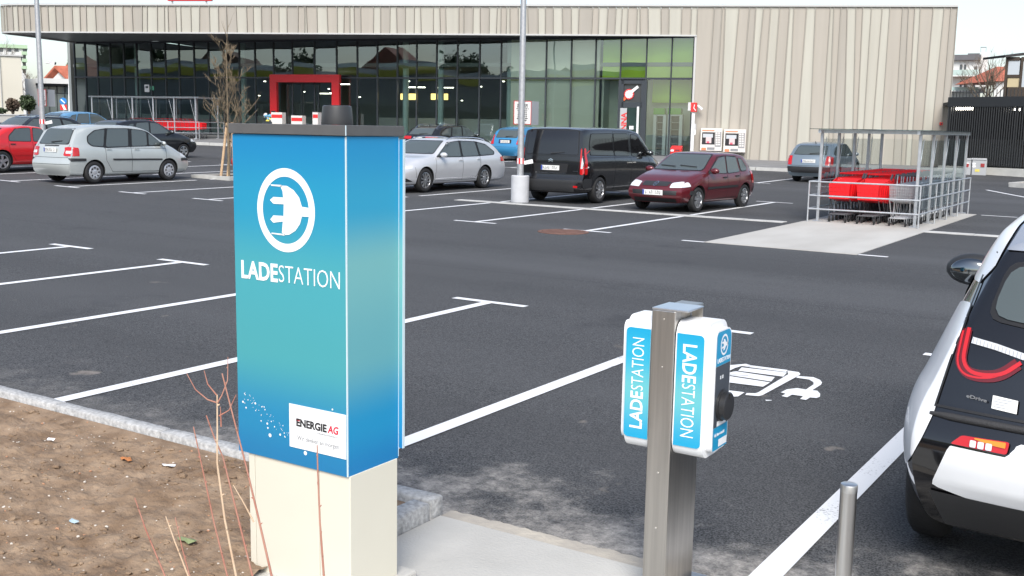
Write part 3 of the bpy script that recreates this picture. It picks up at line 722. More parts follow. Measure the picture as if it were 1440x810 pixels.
# hanging sign, mast, camera by the jamb
a, b = GR+gn*.9, GL+gn*.9
t = thing('wall_sign','red box sign with white stroke above thin white mast at the jamb','sign',on_line(975,222,a,b))
PB(fbox(MB(),972.2,979.8,144.3,157.5,a,b,.1,.1),'sign_box',M_REDP,t,bevel=.01); PB(fbox(MB(),968,972,144,155.5,a,b,.05,.1),'side_box',pbr('box_grey',(.6,.6,.6),.5),t)
m = MB(); p = on_line(974.4,152.5,a+gn*.105,b+gn*.105); q = on_line(978.2,155.5,a+gn*.105,b+gn*.105); r = on_line(976.8,147,a+gn*.105,b+gn*.105); m.tube([r,on_line(975.6,152,a+gn*.105,b+gn*.105),q],.022,6); PB(m,'stroke',M_WHITE,t)
PB(fbox(MB(),973.3,974.6,157.6,222,a,b,.03,.03),'mast',pbr('mast_white',(.75,.75,.75),.4),t); PB(fbox(MB(),975.2,978.5,174,187,a,b,.02,.03),'notice',pbr('notice_grey',(.5,.5,.5),.5),t); PB(fbox(MB(),975.2,978.2,182.5,189.5,a,b,.03,-.021),'notice',M_WHITE,t)
t = thing('security_camera','small white security camera on the wall beside red sign','camera',on_line(983,150,W0,W1))
p = on_line(981,149,W0,W1); m = MB(); PB(MB().tube([p,p+V2(fn*.25)],.03,8),'arm',M_WHITE,t); p2 = on_line(987,154,W0+fn*.25,W1+fn*.25); PB(MB().tube([p+V2(fn*.25),p2],[.06,.075],10),'housing',M_WHITE,t)
t = thing('alarm_box','tiny red alarm box on the striped wall near its corner','alarm',on_line(1323,174,W0,W1)); PB(fbox(MB(),1321.3,1325,172,176,W0,W1,.08,.0),'case',M_REDP,t); PB(fbox(MB(),1322.3,1324,173,175,W0,W1,.085,-.081),'lens',M_FRAME,t)
# sale stands at the entrance, their tops showing over the pillar
for px, py0, mt, lab in ((392,158,(.72,.70,.66),'white sale stand with red strip left of the entrance'),(420,162.5,(.70,.68,.64),'low white sale stand with red strip in front of the entrance'),(446,158,(.66,.62,.60),'narrow white sale stand with red sides in front of the entrance')):
    a, b = GR+gn*2.6, GL+gn*2.6; t = thing('sale_stand',lab,'stand',on_line(px,212,a,b)); w = 8 if px < 430 else 4
    PB(fbox(MB(),px-w,px+w,py0,213,a,b,.2,.2),'board',pbr('stand_%d'%px,mt,.6),t); PB(fbox(MB(),px-w+.5,px+w-.5,py0+3,py0+8,a,b,.21,-.2005),'red_strip',M_REDP,t); PB(fbox(MB(),px-w,px-w+.8,py0-2,py0,a,b,.2,.2),'corner_post',M_FRAME,t)
t = thing('flower_display','small heap of yellow and blue goods on an entrance stand','goods display',on_line(379,213,a,b)); rg = random.Random(2)
PB(fbox(MB(),372,386,171,213,a,b,.25,.25),'table',M_FRAME,t)
for k in range(14):
    p = on_line(rg.uniform(373,385),rg.uniform(162,171),a,b); PB(MB().ico((p.x,p.y,p.z),.14,1,0,.2),'bundle',pbr('bundle_%d'%(k%4),[(.7,.6,.1),(.15,.4,.6),(.6,.6,.6),(.05,.05,.05)][k%4],.6),t)
t = thing('wall_notice','white notice sheet stuck inside the glass above the far trolleys','notice',on_line(207,124,D0,D1)); PB(fbox(MB(),203.5,210.5,119,129.5,D0,D1,.03,-.02),'sheet',M_WHITE,t); PB(fbox(MB(),205,209,121,124,D0,D1,.034,-.031),'print',M_FRAME,t)
PB(fbox(MB(),212,217,121,127,D0,D1,.03,-.02),'sticker',pbr('notice_green',(.1,.4,.25),.5),t)
# ================================================================ BACKGROUND
HR = Vector((CR.x,CR.y,0)).normalized(); HF = Vector((CF.x,CF.y,0)).normalized(); UP = Vector((0,0,1))
def bbox(m, px0, px1, py0, py1, D, thick, mi=0, off=0.0):
    """real box of the size the pixel rectangle has at distance D, front face at D-off, running back by thick"""
    global HR, HF
    o, hr, hf = BASIS
    if abs(o.z-D) > 6: o = Vector((o.x,o.y,D))
    n = Vector((hf.x,hf.y)); org = DP(o.x,o.y,D); b = Vector((org.x,org.y))
    def hit(px, py):
        d = ray(px,py); t = n.dot(b)/(n.x*d.x+n.y*d.y); return Vector((d.x*t,d.y*t,EYE+d.z*t))
    pc = (py0+py1)/2; p, q = hit(px0,pc), hit(px1,pc); xc = (px0+px1)/2; zt, zb = hit(xc,py0).z, hit(xc,py1).z
    c = (p+q)/2; c.z = (zt+zb)/2; c = c + hf*(thick/2-off)
    return m.obox(c, hr*((q-p).dot(hr)/2), hf*(thick/2), UP*((zt-zb)/2), mi)
BASIS = None
def bthing(name, label, cat, px, py, D, group=None):
    global BASIS
    d = ray(px,py); hf = Vector((d.x,d.y,0)).normalized(); hr = Vector((hf.y,-hf.x,0)); BASIS = (Vector((px,py,D)), hr, hf)
    return thing(name, label, cat, DP(px,py,D), 0, group)
def bpart(root, name, mat, rects, D, thick, off=0.0, **k):
    m = MB()
    for r in rects: bbox(m, *r, D, thick, 0, off)
    o = m.build(name, mat, root, **k); o.matrix_parent_inverse = Matrix.Translation(-root.location); return o
def wpart(root, name, mat, m, **k):
    o = m.build(name, mat, root, **k); o.matrix_parent_inverse = Matrix.Translation(-root.location); return o
M_RWHITE = pbr('render_white',(.68,.68,.66),.8,var=.04,vscale=.4); M_RBEIGE = pbr('render_beige',(.62,.59,.50),.8,var=.05,vscale=.3)
M_TILE = pbr('roof_tile_red',(.42,.12,.07),.75,var=.2,vscale=3,bump=.5,bscale=8); M_SLATE = pbr('roof_grey',(.12,.12,.13),.7,var=.1,vscale=2)
M_WIN = pbr('far_window',(.06,.075,.09),.08); M_WFR = pbr('far_frame',(.7,.7,.7),.5)
M_BALG = pbr('balcony_glass',(.42,.55,.52),.2); M_LGREEN = pbr('render_green',(.42,.56,.38),.8)

# ---- right side: delivery yard behind black slats
FA, FB = Vector((-10.15,53.0)), Vector((4.0,47.9)); fdir = (FB-FA).normalized(); fnn = Vector((-fdir.y,fdir.x)); fnn = fnn if fnn.y < 0 else -fnn
yard = thing('slatted_enclosure','black vertical slat enclosure with lit lamps beside the shop','fence',(FA.x,FA.y,.1))
M_BLK = pbr('slat_black',(.018,.02,.022),.5); flen = (FB-FA).length
zt1 = on_line(1400,136,FA,FB).z; zt0 = on_line(1400,150,FA,FB).z
def fpt(s, z, o=0): p = FA+fdir*s+fnn*o; return Vector((p.x,p.y,z))
wpart(yard,'top_band',M_BLK,MB().prism([fpt(0,0,.06),fpt(flen,0,.06),fpt(flen,0,-.06),fpt(0,0,-.06)],zt0,zt1))
m = MB(); s = .05
while s < flen:
    m.bar(fpt(s,.55,.02),fpt(s,zt0,.02),.045,.05); s += .11
wpart(yard,'slat_screen',M_BLK,m,kind='stuff')
m = MB(); s = .05
while s < flen:
    m.bar(fpt(s,zt1,.0),fpt(s,zt1+.32,.0),.03,.03); s += .16
wpart(yard,'top_spikes',M_BLK,m,kind='stuff')
for s in (.06,3.2,6.4,9.6,12.8): wpart(yard,'post',M_BLK,MB().bar(fpt(s,.3,-.1),fpt(s,zt1,-.1),.1,.1))
wpart(yard,'low_wall',pbr('wall_conc',(.50,.50,.47),.85,var=.1,vscale=2),MB().prism([fpt(-.2,0,.14),fpt(flen,0,.14),fpt(flen,0,-.14),fpt(-.2,0,-.14)],-.1,.47))
wpart(yard,'yard_roof',pbr('yard_shade_black',(.03,.03,.032),.8),MB().prism([fpt(0,0,-.2),fpt(flen,0,-.2),fpt(flen,0,-9),fpt(-7,0,-9)],zt0+.1,zt0+.25))  # roof added in near black so the yard behind the slats reads dark
wpart(yard,'yard_back',pbr('yard_shade_black',(.03,.03,.032),.8),MB().prism([fpt(-8,0,-9.05),fpt(flen,0,-9.05),fpt(flen,0,-9.3),fpt(-8,0,-9.3)],0,zt0+.25))  # back wall likewise added, its darkness put into the colour
wpart(yard,'yard_wall',pbr('yard_grey',(.20,.20,.19),.8),MB().prism([fpt(-4,0,-6),fpt(flen,0,-6),fpt(flen,0,-6.2),fpt(-4,0,-6.2)],.0,1.7))
for x0, x1, y0, y1 in ((1344.5,1366,151,154.5),(1426,1434,152.5,155.5)):
    a, b = FA-fnn*.6, FB-fnn*.6; m = MB(); p = on_line(x0,y0,a,b); q = on_line(x1,y1,a,b); m.prism([Vector(p[:2]),Vector(q[:2]),Vector(q[:2])-fnn*.12,Vector(p[:2])-fnn*.12],q.z,p.z)
    wpart(yard,'lamp',pbr('yard_lamp',(.9,.88,.8),.5,emit=(1,.94,.82),estr=6),m)
# grey collection boxes
for i, (px0, px1, lab) in enumerate(((1357.5,1365.5,'smaller grey metal container half hidden behind its neighbour by the slats'),(1366.5,1387.5,'grey metal container with red opening standing before the black slats'))):
    D = 47.3+.2*(1-i); t = bthing('container',lab,'container',(px0+px1)/2,247,D)
    bpart(t,'body',pbr('container_grey',(.40,.41,.42),.5,metal=.2),[(px0,px1,224.5,247)],D,1.0,bevel=.03)
    m = MB(); bbox(m,px0-.3,px1+.3,223,224.6,D,1.06,0,.03); wpart(t,'lid',pbr('container_lid',(.48,.49,.50),.5),m)
    bpart(t,'opening',pbr('container_red',(.30,.03,.03),.5),[(px1-8.5,px1-3,230,235)],D,.02,.021)
    bpart(t,'sticker',M_WHITE,[(px0+1,px0+5.5,229,231.5),(px0+1,px0+5.5,232.5,235.5)],D,.01,.012)
    if i: bpart(t,'sticker',pbr('sticker_yellow',(.65,.55,.12),.5),[(1371,1377.5,238,241.5)],D,.01,.012)
# timber look-out with glazing above the yard
D = 56; t = bthing('timber_oriel','dark brown timber bay with glazed sides rising above the slats','tower',1430,140,D)
M_TIMB = pbr('timber_dark',(.045,.032,.022),.7,var=.2,vscale=4); M_BPANE = pbr('blind_beige',(.50,.42,.26),.6)  # plain beige for the lower pane
bpart(t,'corner_post',M_TIMB,[(1412.5,1416.5,80,136)],D,.15); bpart(t,'corner_post',M_TIMB,[(1434,1437.5,80,136)],D,.15); bpart(t,'corner_post',M_TIMB,[(1456,1460,80,136)],D,.15)
bpart(t,'rail',M_TIMB,[(1416.4,1434.1,80,85)],D,.12,-.015); bpart(t,'rail',M_TIMB,[(1416.4,1434.1,105,109)],D,.12,-.015); bpart(t,'rail',M_TIMB,[(1416.4,1456,122.5,136)],D,.12,-.015); bpart(t,'rail',M_TIMB,[(1437.4,1456,80,85)],D,.12,-.015)
bpart(t,'pane',pbr('pane_pale',(.45,.50,.55),.1),[(1416.6,1433.9,85.1,104.9)],D,.03,-.06); bpart(t,'pane',M_BPANE,[(1416.6,1433.9,109.1,122.4)],D,.03,-.06); bpart(t,'pane',pbr('pane_pale',(.45,.50,.55),.1),[(1437.6,1455.9,85.1,122.4)],D,.03,-.06)
bpart(t,'core',M_TIMB,[(1413,1459,81,135)],D,2.0,-.2)
m = MB(); k = D/F_PX; c = DP(1436,78,D); wd = 26*k
m.add([c+HR*-wd+HF*-.3+UP*-.14, c+HR*wd+HF*-.3+UP*.1, c+HR*wd+HF*2.4+UP*.16, c+HR*-wd+HF*2.4+UP*-.1, c+HR*-wd+HF*-.3+UP*-.02, c+HR*wd+HF*-.3+UP*.24, c+HR*wd+HF*2.4+UP*.3, c+HR*-wd+HF*2.4+UP*.02],[(3,2,1,0),(4,5,6,7),(0,1,5,4),(1,2,6,5),(2,3,7,6),(3,0,4,7)])
wpart(t,'roof',pbr('oriel_roof',(.03,.028,.028),.6),m); bpart(t,'stilt',M_BLK,[(1418,1421,136,235),(1450,1453,136,235)],D+.8,.2)
# white apartment house
D = 115; t = bthing('apartment_house','white apartment house with grey roof, chimney and pale green balconies','building',1350,180,D)
bpart(t,'wall',M_RWHITE,[(1290,1378,85,190)],D,10); m = MB(); bbox(m,1286,1379,77.5,85,D,10.5,0,.5); wpart(t,'roof',M_SLATE,m)
bpart(t,'chimney',M_RWHITE,[(1377.8,1388,73,130)],D,2.0); bpart(t,'dormer',M_SLATE,[(1361,1378,74,78)],D,3,-1)
m = MB(); bbox(m,1379,1387,66,67,D+.5,.05); bbox(m,1379,1379.5,66,73,D+.5,.05); bbox(m,1386.5,1387,66,73,D+.5,.05); wpart(t,'antenna',M_SLATE,m)
for y0, y1 in ((99,107),(123,128)): bpart(t,'balcony',M_BALG,[(1300,1376,y0,y1)],D,.08,1.2); bpart(t,'balcony_slab',M_RWHITE,[(1300,1376,y1,y1+1.2)],D,1.25,1.22)
for x0, x1, y0, y1 in ((1349,1354,90,99.5),(1355,1359.5,90,99.5),(1367,1372,113,123),(1355,1361,113,123),(1334,1339,113,123),(1349,1353.5,113,123),(1334,1340,90,99)):
    w = bpart(t,'window',M_WFR,[(x0,x1,y0,y1)],D,.1,.03); g = bpart(t,'pane',M_WIN,[(x0+.6,x1-.6,y0+.7,y1-.7)],D,.05,.05)
bpart(t,'satellite_dish',M_SLATE,[(1369.5,1374.5,94,99)],D,.2,1.0)
# house with red roof peeping behind
D = 105; t = bthing('red_roof_house','white house with red tiled roof behind the bare tree','house',1420,170,D); k = D/F_PX
bpart(t,'wall',M_RWHITE,[(1396,1470,115,195)],D,8)
c = DP(1433,115,D); m = MB(); w = 41*k; h = 24*k
m.add([c+HR*-w+HF*-.5, c+HR*w+HF*-.5, c+HR*w+HF*8.5, c+HR*-w+HF*8.5, c+HR*-w*.2+HF*4+UP*h, c+HR*w+HF*4+UP*h],[(0,1,5,4),(2,3,4,5),(3,0,4),(1,2,5),(3,2,1,0)]); wpart(t,'roof',M_TILE,m)

# ---- left side
D = 78; t = bthing('beige_block','plain beige rendered block at the edge of the car park','building',0,160,D)
bpart(t,'wall',M_RBEIGE,[(-90,31.5,77,170)],D,14); m = MB(); bbox(m,-91,32.3,75.5,77.2,D,14.3,0,.1); wpart(t,'coping',M_COPE,m); bpart(t,'downpipe',M_COPE,[(1,2,80,165)],D,.1,.1)
D = 150; t = bthing('green_flats','tall white and pale green block of flats far behind','building',10,165,D)
bpart(t,'wall',M_RWHITE,[(-80,37.5,64,175)],D,12)
bpart(t,'cornice',M_LGREEN,[(-82,38.5,61,66)],D,12.5,.3)
for y in (73,83,93): bpart(t,'balcony',M_LGREEN,[(30.5,38,y,y+4.5)],D,1.2,1.0)
for y in (67.5,77.5,87.5,97.5):
    bpart(t,'window',M_WIN,[(32,36.5,y,y+5)],D,.1,.04)
    for x in (-30,-16,-2,10,20): bpart(t,'window',M_WIN,[(x,x+6,y,y+5)],D,.1,.04)
D = 84; t = bthing('glazed_pavilion','low flat building with white roof edge and dark framed glazing','building',72,160,D)
bpart(t,'wall',M_RWHITE,[(36,58,111,165)],D,8); bpart(t,'roof_edge',M_RWHITE,[(50,140,111.5,118.5)],D,9,.8); bpart(t,'inner_wall',M_INW,[(58.1,140,118.6,165)],D,6,-1.2)
bpart(t,'under_roof_strip',M_SLATE,[(50.2,140,118.6,121)],D,8,.4)  # dark strip just under the roof edge
for i in range(7):
    x = 58.5+11*i; bpart(t,'pane',pbr('pavilion_glass',(.16,.20,.20),.08),[(x+.6,x+10.4,122,131)],D,.06,-.02); bpart(t,'pane',pbr('pavilion_glass',(.16,.20,.20),.08),[(x+.6,x+10.4,132,160)],D,.06,-.02); bpart(t,'frame',M_FRAME,[(x-.5,x+.5,121,161)],D,.12,.0)
bpart(t,'frame',M_FRAME,[(58,136,131,132)],D,.1,-.01)
D = 118; t = bthing('gabled_house','white gabled house with red tiled roof and skylight','house',85,165,D); k = D/F_PX
c = DP(80,114,D); w = 16*k; h = 18*k
m = MB(); m.add([c+HR*-w, c+HR*w, c+UP*h, c+HR*-w-UP*5, c+HR*w-UP*5],[(0,1,2),(3,4,1,0)]); m.add([c+HR*-w-UP*5+HF*.2,c+HR*w-UP*5+HF*.2,c+HR*w-UP*5+HF*9,c+HR*-w-UP*5+HF*9,c+HR*-w+HF*.2,c+HR*w+HF*.2,c+HR*w+HF*9,c+HR*-w+HF*9],[(0,1,5,4),(1,2,6,5),(2,3,7,6),(3,0,4,7)])
wpart(t,'wall',M_RWHITE,m)
# roof ridge runs back to the right
rd = (HR*.85+HF*.5).normalized()*6.5
m = MB(); a0, a1, a2 = c+HR*-(w+.3)-HF*.4, c+HR*(w+.3)-HF*.4, c+UP*(h+.25)-HF*.4
m.add([a0,a1,a2,a0+rd,a1+rd,a2+rd, a0-UP*.2,a1-UP*.2,a2-UP*.28,a0+rd-UP*.2,a1+rd-UP*.2,a2+rd-UP*.28],[(1,4,5,2),(2,5,3,0),(7,8,11,10),(8,6,9,11),(0,6,8,2),(2,8,7,1),(1,7,10,4),(3,5,11,9),(5,4,10,11)])
wpart(t,'roof',M_TILE,m); q = c+HR*(w*.62)+UP*(h*.42)+rd*.5-HF*.15; m = MB(); m.obox(q, rd.normalized()*.5, (HR*.5-UP*.55).normalized()*.4, (HR*.55+UP*.5).normalized()*.1); wpart(t,'skylight',M_WFR,m); bpart(t,'chimney',M_TILE,[(93,98,91,100)],D+4,.6)
# low parapet and road barrier on the left
t = bthing('low_wall','low grey concrete wall along the left edge of the car park','wall',10,168,58); bpart(t,'wall',pbr('low_wall_grey',(.42,.41,.38),.85),[(-60,36,161.5,172)],58,.3); m = MB(); bbox(m,-60,36.5,160,161.6,58,.4,0,.05); wpart(t,'coping',M_COPE,m)

# ---- foliage
def leaf_cloud(n, c, rad, size, rg, flat=1.0, mats=1):
    m = MB()
    for _ in range(n):
        while True:
            p = Vector((rg.uniform(-1,1),rg.uniform(-1,1),rg.uniform(-1,1)))
            if .25 < p.length < 1: break
        p = p*(.6+.4*rg.random())*(1+.25*mn.noise(p*2.3+Vector(c)))
        q = Vector(c)+Vector((p.x*rad[0],p.y*rad[1],p.z*rad[2])); a = Vector((rg.uniform(-1,1),rg.uniform(-1,1),rg.uniform(-1,1))).normalized(); b = a.cross(Vector((rg.uniform(-1,1),rg.uniform(-1,1),rg.uniform(-1,1)))).normalized(); s = size*rg.uniform(.6,1.3)
        m.add([q-a*s,q+b*s*.5,q+a*s,q-b*s*.5],[(0,1,2,3)],rg.randrange(mats))
    return m
M_LEAF = [pbr('leaf_dark',(.035,.055,.025),.7), pbr('leaf_mid',(.055,.085,.035),.7)]; M_LEAFB = [pbr('leaf_brown',(.12,.085,.055),.8), pbr('leaf_brown2',(.085,.06,.045),.8)]
M_BARK = pbr('bark',(.16,.125,.09),.9,var=.2,vscale=6); M_BARKG = pbr('bark_grey',(.20,.18,.15),.9,var=.2,vscale=6)
def bush(px, py0, py1, D, wpx, mats, label, seed):
    rg = random.Random(seed); k = D/F_PX; base = DP(px,py1,D); h = (py1-py0)*k; t = thing('shrub',label,'shrub',base)
    wpart(t,'foliage',mats,leaf_cloud(900,base+UP*h*.5,(wpx*k/2,wpx*k/2,h*.52),.13,rg,mats=2))
    m = MB()
    for j in range(4): m.tube([base-UP*.3,base+Vector((rg.uniform(-.4,.4),rg.uniform(-.4,.4),h*.6))],[.05,.02],5)
    wpart(t,'stem',M_BARK,m)
bush(40,133,157,70,23,M_LEAF,'rounded dark green shrub in front of the beige block',1); bush(18,138,157,71,19,M_LEAFB,'brown leafless looking shrub beside the dark green one',2); bush(-2,152,160,70,22,M_LEAF,'low green hedge tuft at the foot of the beige block',4)
def bare_tree(root_name, label, base, h, spread, seed, mat, lev=4, trunk=.09, up=.55, first=.3, n0=9, rpart='branch', steps=3, thick=.38):
    rg = random.Random(seed); t = thing(root_name,label,'tree',base)
    mt = MB(); mb = MB(); base = Vector(base)
    top = base+UP*h; mt.tube([base-UP*.2, base+UP*h*.4+Vector((rg.uniform(-.05,.05),rg.uniform(-.05,.05),0)), base+UP*h*.8],[trunk,trunk*.7,trunk*.25],8)
    def grow(p, d, L, r, l):
        pts = [p]; q = p; dd = d.copy()
        for i in range(steps):
            dd = (dd+Vector((rg.uniform(-.18,.18),rg.uniform(-.18,.18),rg.uniform(-.02,.16)))).normalized(); q = q+dd*(L/steps); pts.append(q)
        mb.tube(pts,[r*(1-.75*i/steps) for i in range(steps+1)],4 if l > 1 else 5,0,False)
        if l <= 0: return
        for j in range(rg.randint(3,4)):
            f = rg.uniform(.25,1); i = min(steps-1,int(f*steps)); s = pts[i].lerp(pts[i+1],f*steps-i)
            a = rg.uniform(0,2*pi); nd = (dd*1.0+Vector((cos(a),sin(a),rg.uniform(0,.5)))*.75).normalized(); grow(s,nd,L*rg.uniform(.45,.7),max(r*.5,.006),l-1)
    for j in range(n0):
        f = first+(.98-first)*j/n0*.85; a = j*2.4+rg.uniform(-.4,.4); dd = Vector((cos(a),sin(a),up+f*.9)).normalized(); grow(base+UP*h*f*.82,dd,spread*(1.15-f*.55)*rg.uniform(.8,1.1),trunk*thick*(1.1-f*.6),lev-2)
    grow(base+UP*h*.78,Vector((0,0,1)),h*.22,trunk*.25,1)
    wpart(t,'trunk',mat,mt,smooth=60); wpart(t,rpart,mat,mb); return t
D = 75; b = DP(1386,150,D); bare_tree('bare_tree','spreading bare tree with dense twigs behind the slatted enclosure',b-UP*3.0,6.4,2.6,5,M_BARK,5,.14,.35,.45,14,thick=.5)
b = DP(1441,190,52); bare_tree('bare_sapling','thin bare sapling in front of the black slats',(b.x,b.y,.1),3.4,.8,6,M_BARK,4,.035,.6,.3,8)
for i, (px, lab) in enumerate(((40,'bare brownish tree left of the gabled house'),(52,'bare brownish tree close beside the gabled house'))):
    b = DP(px,150,110); bare_tree('bare_tree',lab,(b.x,b.y,1.5),5.2-.4*i,1.9,20+i,M_BARK,5,.12,.4,.3,10)
b = DP(11,110,140); bare_tree('bare_tree','bare grey tree standing before the block of flats',(b.x,b.y,3),9.5,2.6,33,M_BARKG,5,.15,.6,.4,10)
# spruce behind the gabled house
D = 135; b = DP(101,130,D); k = D/F_PX; rg = random.Random(8); t = thing('spruce','dark spruce rising behind the red roof beside the glass front','tree',b-UP*3); h = (130-76)*k; m = MB()
for j in range(26):
    f = j/26; z = h*f; r = (1-f)*1.75*rg.uniform(.75,1.1)+.08
    for q in range(9):
        a = q*2*pi/9+j*.7+rg.uniform(-.2,.2); tip = b+Vector((cos(a)*r,sin(a)*r,z-.22*r)); base = b+UP*(z+.15)
        s = Vector((-sin(a),cos(a),0))*(.09+.14*r); m.add([base,tip+s*.5-UP*.1,tip,tip-s*.5-UP*.1],[(0,1,2),(0,2,3)],rg.randrange(2)); mid = base.lerp(tip,.6); m.add([mid+s,mid-s-UP*.22,mid-s*.2+UP*.1],[(0,1,2)],rg.randrange(2))
wpart(t,'crown',[M_LEAF[0],M_LEAF[1]],m); wpart(t,'trunk',M_BARK,MB().tube([b-UP*3,b+UP*h],[.25,.04],6))

# ---- what the glass front mirrors: the far side of the street, behind the viewer
hall = thing('street_hall','long hall with white and yellow bands, seen mirrored in the shop glass','building',(-45,-34,0))
def hb(root, nm, mt, *a): return wpart(root, nm, mt, MB().box(*a))
hb(hall,'wall',pbr('hall_grey',(.25,.26,.27),.7),-95,-22,-52,-34,0,7.7); hb(hall,'yellow_band',pbr('hall_yellow',(.55,.50,.04),.6),-95.2,-21.8,-52.2,-33.8,7.7,8.7); hb(hall,'white_band',M_RWHITE,-95.1,-21.9,-52.1,-33.9,8.7,9.4); hb(hall,'glazing',M_WIN,-90,-24,-33.95,-33.9,.6,4)
for i, (x, w, h, lab) in enumerate(((-118,14,13,'red roofed gable house mirrored in the far end of the glass'),(-86,11,12.6,'brown roofed house mirrored in the glass above the trolleys'),(-62,9,13.4,'steep red roofed house mirrored in the glass over the portal'),(-34,10,11.6,'broad dark roofed house mirrored in the glass right of the portal'))):
    t = thing('mirrored_house',lab,'house',(x,-66,0)); hb(t,'wall',M_RWHITE,x-w/2,x+w/2,-72,-60,0,h*.62)
    m = MB(); z0 = h*.62; m.add([(x-w/2-.5,-59.5,z0),(x+w/2+.5,-59.5,z0),(x+w/2+.5,-72.5,z0),(x-w/2-.5,-72.5,z0),(x,-59.5,h),(x,-72.5,h)],[(0,1,4),(1,2,5,4),(2,3,5),(3,0,4,5),(3,2,1,0)]); wpart(t,'roof',pbr('roof_brown_%d'%(i%2),[(.20,.07,.05),(.12,.07,.055)][i%2],.8),m)
for i, (x, y, h) in enumerate(((-100,-56,14),(-74,-57,12),(-48,-56,13.5),(-42,-58,11))):
    rg = random.Random(50+i); t = thing('mirrored_tree',['tall dark tree mirrored at the far left of the glass','dark tree mirrored left of the red portal','dark tree mirrored right of the red portal','lower dark tree mirrored beside the taller one'][i],'tree',(x,y,0)); wpart(t,'crown',M_LEAF,leaf_cloud(2600,(x,y,h*.66),(4.2,3.2,h*.40),.40,rg,mats=2)); wpart(t,'trunk',M_BARK,MB().tube([(x,y,0),(x,y,h*.5)],[.3,.15],6))
# ================================================================ CHARGING PILLAR
def ramp_mat(name, stops, z0, z1, rough=.35, spec=.4):
    m = bpy.data.materials.new(name); m.use_nodes = True; t = m.node_tree; N = t.nodes; L = t.links; b = N['Principled BSDF']
    b.inputs['Roughness'].default_value = rough; b.inputs['Specular IOR Level'].default_value = spec
    tc = N.new('ShaderNodeTexCoord'); sp = N.new('ShaderNodeSeparateXYZ'); L.new(tc.outputs['Object'], sp.inputs[0])
    r = N.new('ShaderNodeMapRange'); r.inputs['From Min'].default_value = z0; r.inputs['From Max'].default_value = z1; L.new(sp.outputs['Z'], r.inputs['Value'])
    cr = N.new('ShaderNodeValToRGB'); L.new(r.outputs[0], cr.inputs[0]); cr.color_ramp.interpolation = 'EASE'
    e = cr.color_ramp.elements
    while len(e) < len(stops): e.new(.5)
    for k, (p, c) in enumerate(stops): e[k].position = p; e[k].color = (*c,1)
    L.new(cr.outputs[0], b.inputs['Base Color']); return m
BL, BL2, TE, TE2 = (.010,.225,.64), (.012,.34,.72), (.085,.46,.50), (.20,.53,.55)
M_PF = ramp_mat('print_front', [(0,(.016,.175,.37)),(.12,(.018,.215,.40)),(.34,(.062,.32,.36)),(.58,(.060,.33,.385)),(.80,(.020,.27,.44)),(1,(.012,.21,.44))], .56, 1.86)
M_PS = ramp_mat('print_side', [(0,(.012,.19,.44)),(.14,(.016,.26,.49)),(.36,(.13,.38,.42)),(.62,(.17,.43,.44)),(.80,(.03,.32,.51)),(1,(.014,.25,.50))], .56, 1.86)
M_CAP = pbr('cap_grey',(.095,.095,.095),.55,var=.06,vscale=20); M_CREAM = pbr('cream_paint',(.66,.63,.53),.5,var=.02,vscale=3); M_WTRIM = pbr('white_trim',(.55,.66,.70),.4)
px0, px1, py0, py1 = -3.235,-2.645,2.98,3.285
pil = thing('charging_pillar','tall blue and teal charging station pillar on a cream cabinet base','charging pillar',(-2.94,3.13,0))
def PL(m, name, mat, parent=None, **k):
    o = m.build(name, mat, parent or pil, **k)
    o.matrix_parent_inverse = Matrix.Translation((2.94,-3.13,0)); return o
base = PL(MB().box(-3.185,px1+.002,py0+.012,py1-.012,0,.56),'base_cabinet',pbr('cream_gap',(.30,.285,.23),.7))
for a, b in ((-3.187,-3.155),(-3.152,-2.80),(-2.797,px1+.004)): PL(MB().box(a,b,py0+.004,py0+.0118,.02,.5595),'base_panel',M_CREAM,bevel=.0015)
PL(MB().box(px1+.0025,px1+.0085,py0+.0045,py1-.015,.02,.5595),'base_panel',M_CREAM,bevel=.0015)
PL(MB().box(-3.193,-3.1875,py0+.01,py1-.015,.02,.5595),'base_panel',M_CREAM,bevel=.0015)
PL(MB().box(-3.30,-2.60,2.93,3.36,-.05,.06),'plinth',M_CONC,bevel=.01)
PL(MB().box(px0,px1,py0+.001,py1,.56,1.855),'sleeve_core',M_PS)
PL(MB().box(px0,px1-.0005,py0-.004,py0+.0005,.558,1.855),'front_panel',M_PF)
PL(MB().box(px1+.0002,px1+.004,py0-.003,py1-.004,.558,1.855),'side_panel',M_PS)
PL(MB().box(px1-.0012,px1+.0043,py0-.0046,py0-.0002,.559,1.854),'corner_trim',M_WTRIM)
PL(MB().box(px1-.02,px1+.0052,py1-.004,py1-.001,.565,1.85),'edge_trim',M_WTRIM)
PL(MB().box(px0+.01,px1+.022,py1+.0005,py1+.012,.60,1.845),'back_panel',M_PS)
PL(MB().box(px1+.0218,px1+.0245,py1-.0,py1+.0125,.60,1.845),'edge_trim',M_WTRIM)
PL(MB().box(px0-.012,px1+.012,py0-.014,py1+.022,1.857,1.896),'cap',M_CAP,bevel=.002)
PL(MB().box(px1+.0105,px1+.0135,py0-.0155,py0-.0125,1.858,1.895),'cap_seam',M_WTRIM)
PL(MB().lathe([(.061,1.8965),(.062,1.903),(.060,1.93),(.0565,1.962),(.055,1.968),(.050,1.971)],40,(-2.842,3.152,0)),'antenna_dome',pbr('antenna_black',(.035,.036,.038),.42),smooth=35)
FY = py0-.0045
def onf(px, py): return on_line(px,py,Vector((-3.2,FY)),Vector((-2.6,FY)))
def print_poly(pts, mat, name, o=.0006, parent=None):
    q = [onf(*p) for p in pts]; v = [Vector((p.x,FY-o,p.z)) for p in q]; return PL(MB().add(v,[tuple(range(len(v)))]),name,mat,parent)
Zm = lambda a: [(300+x/2.3147,130+y/2.3147) for x, y in a]
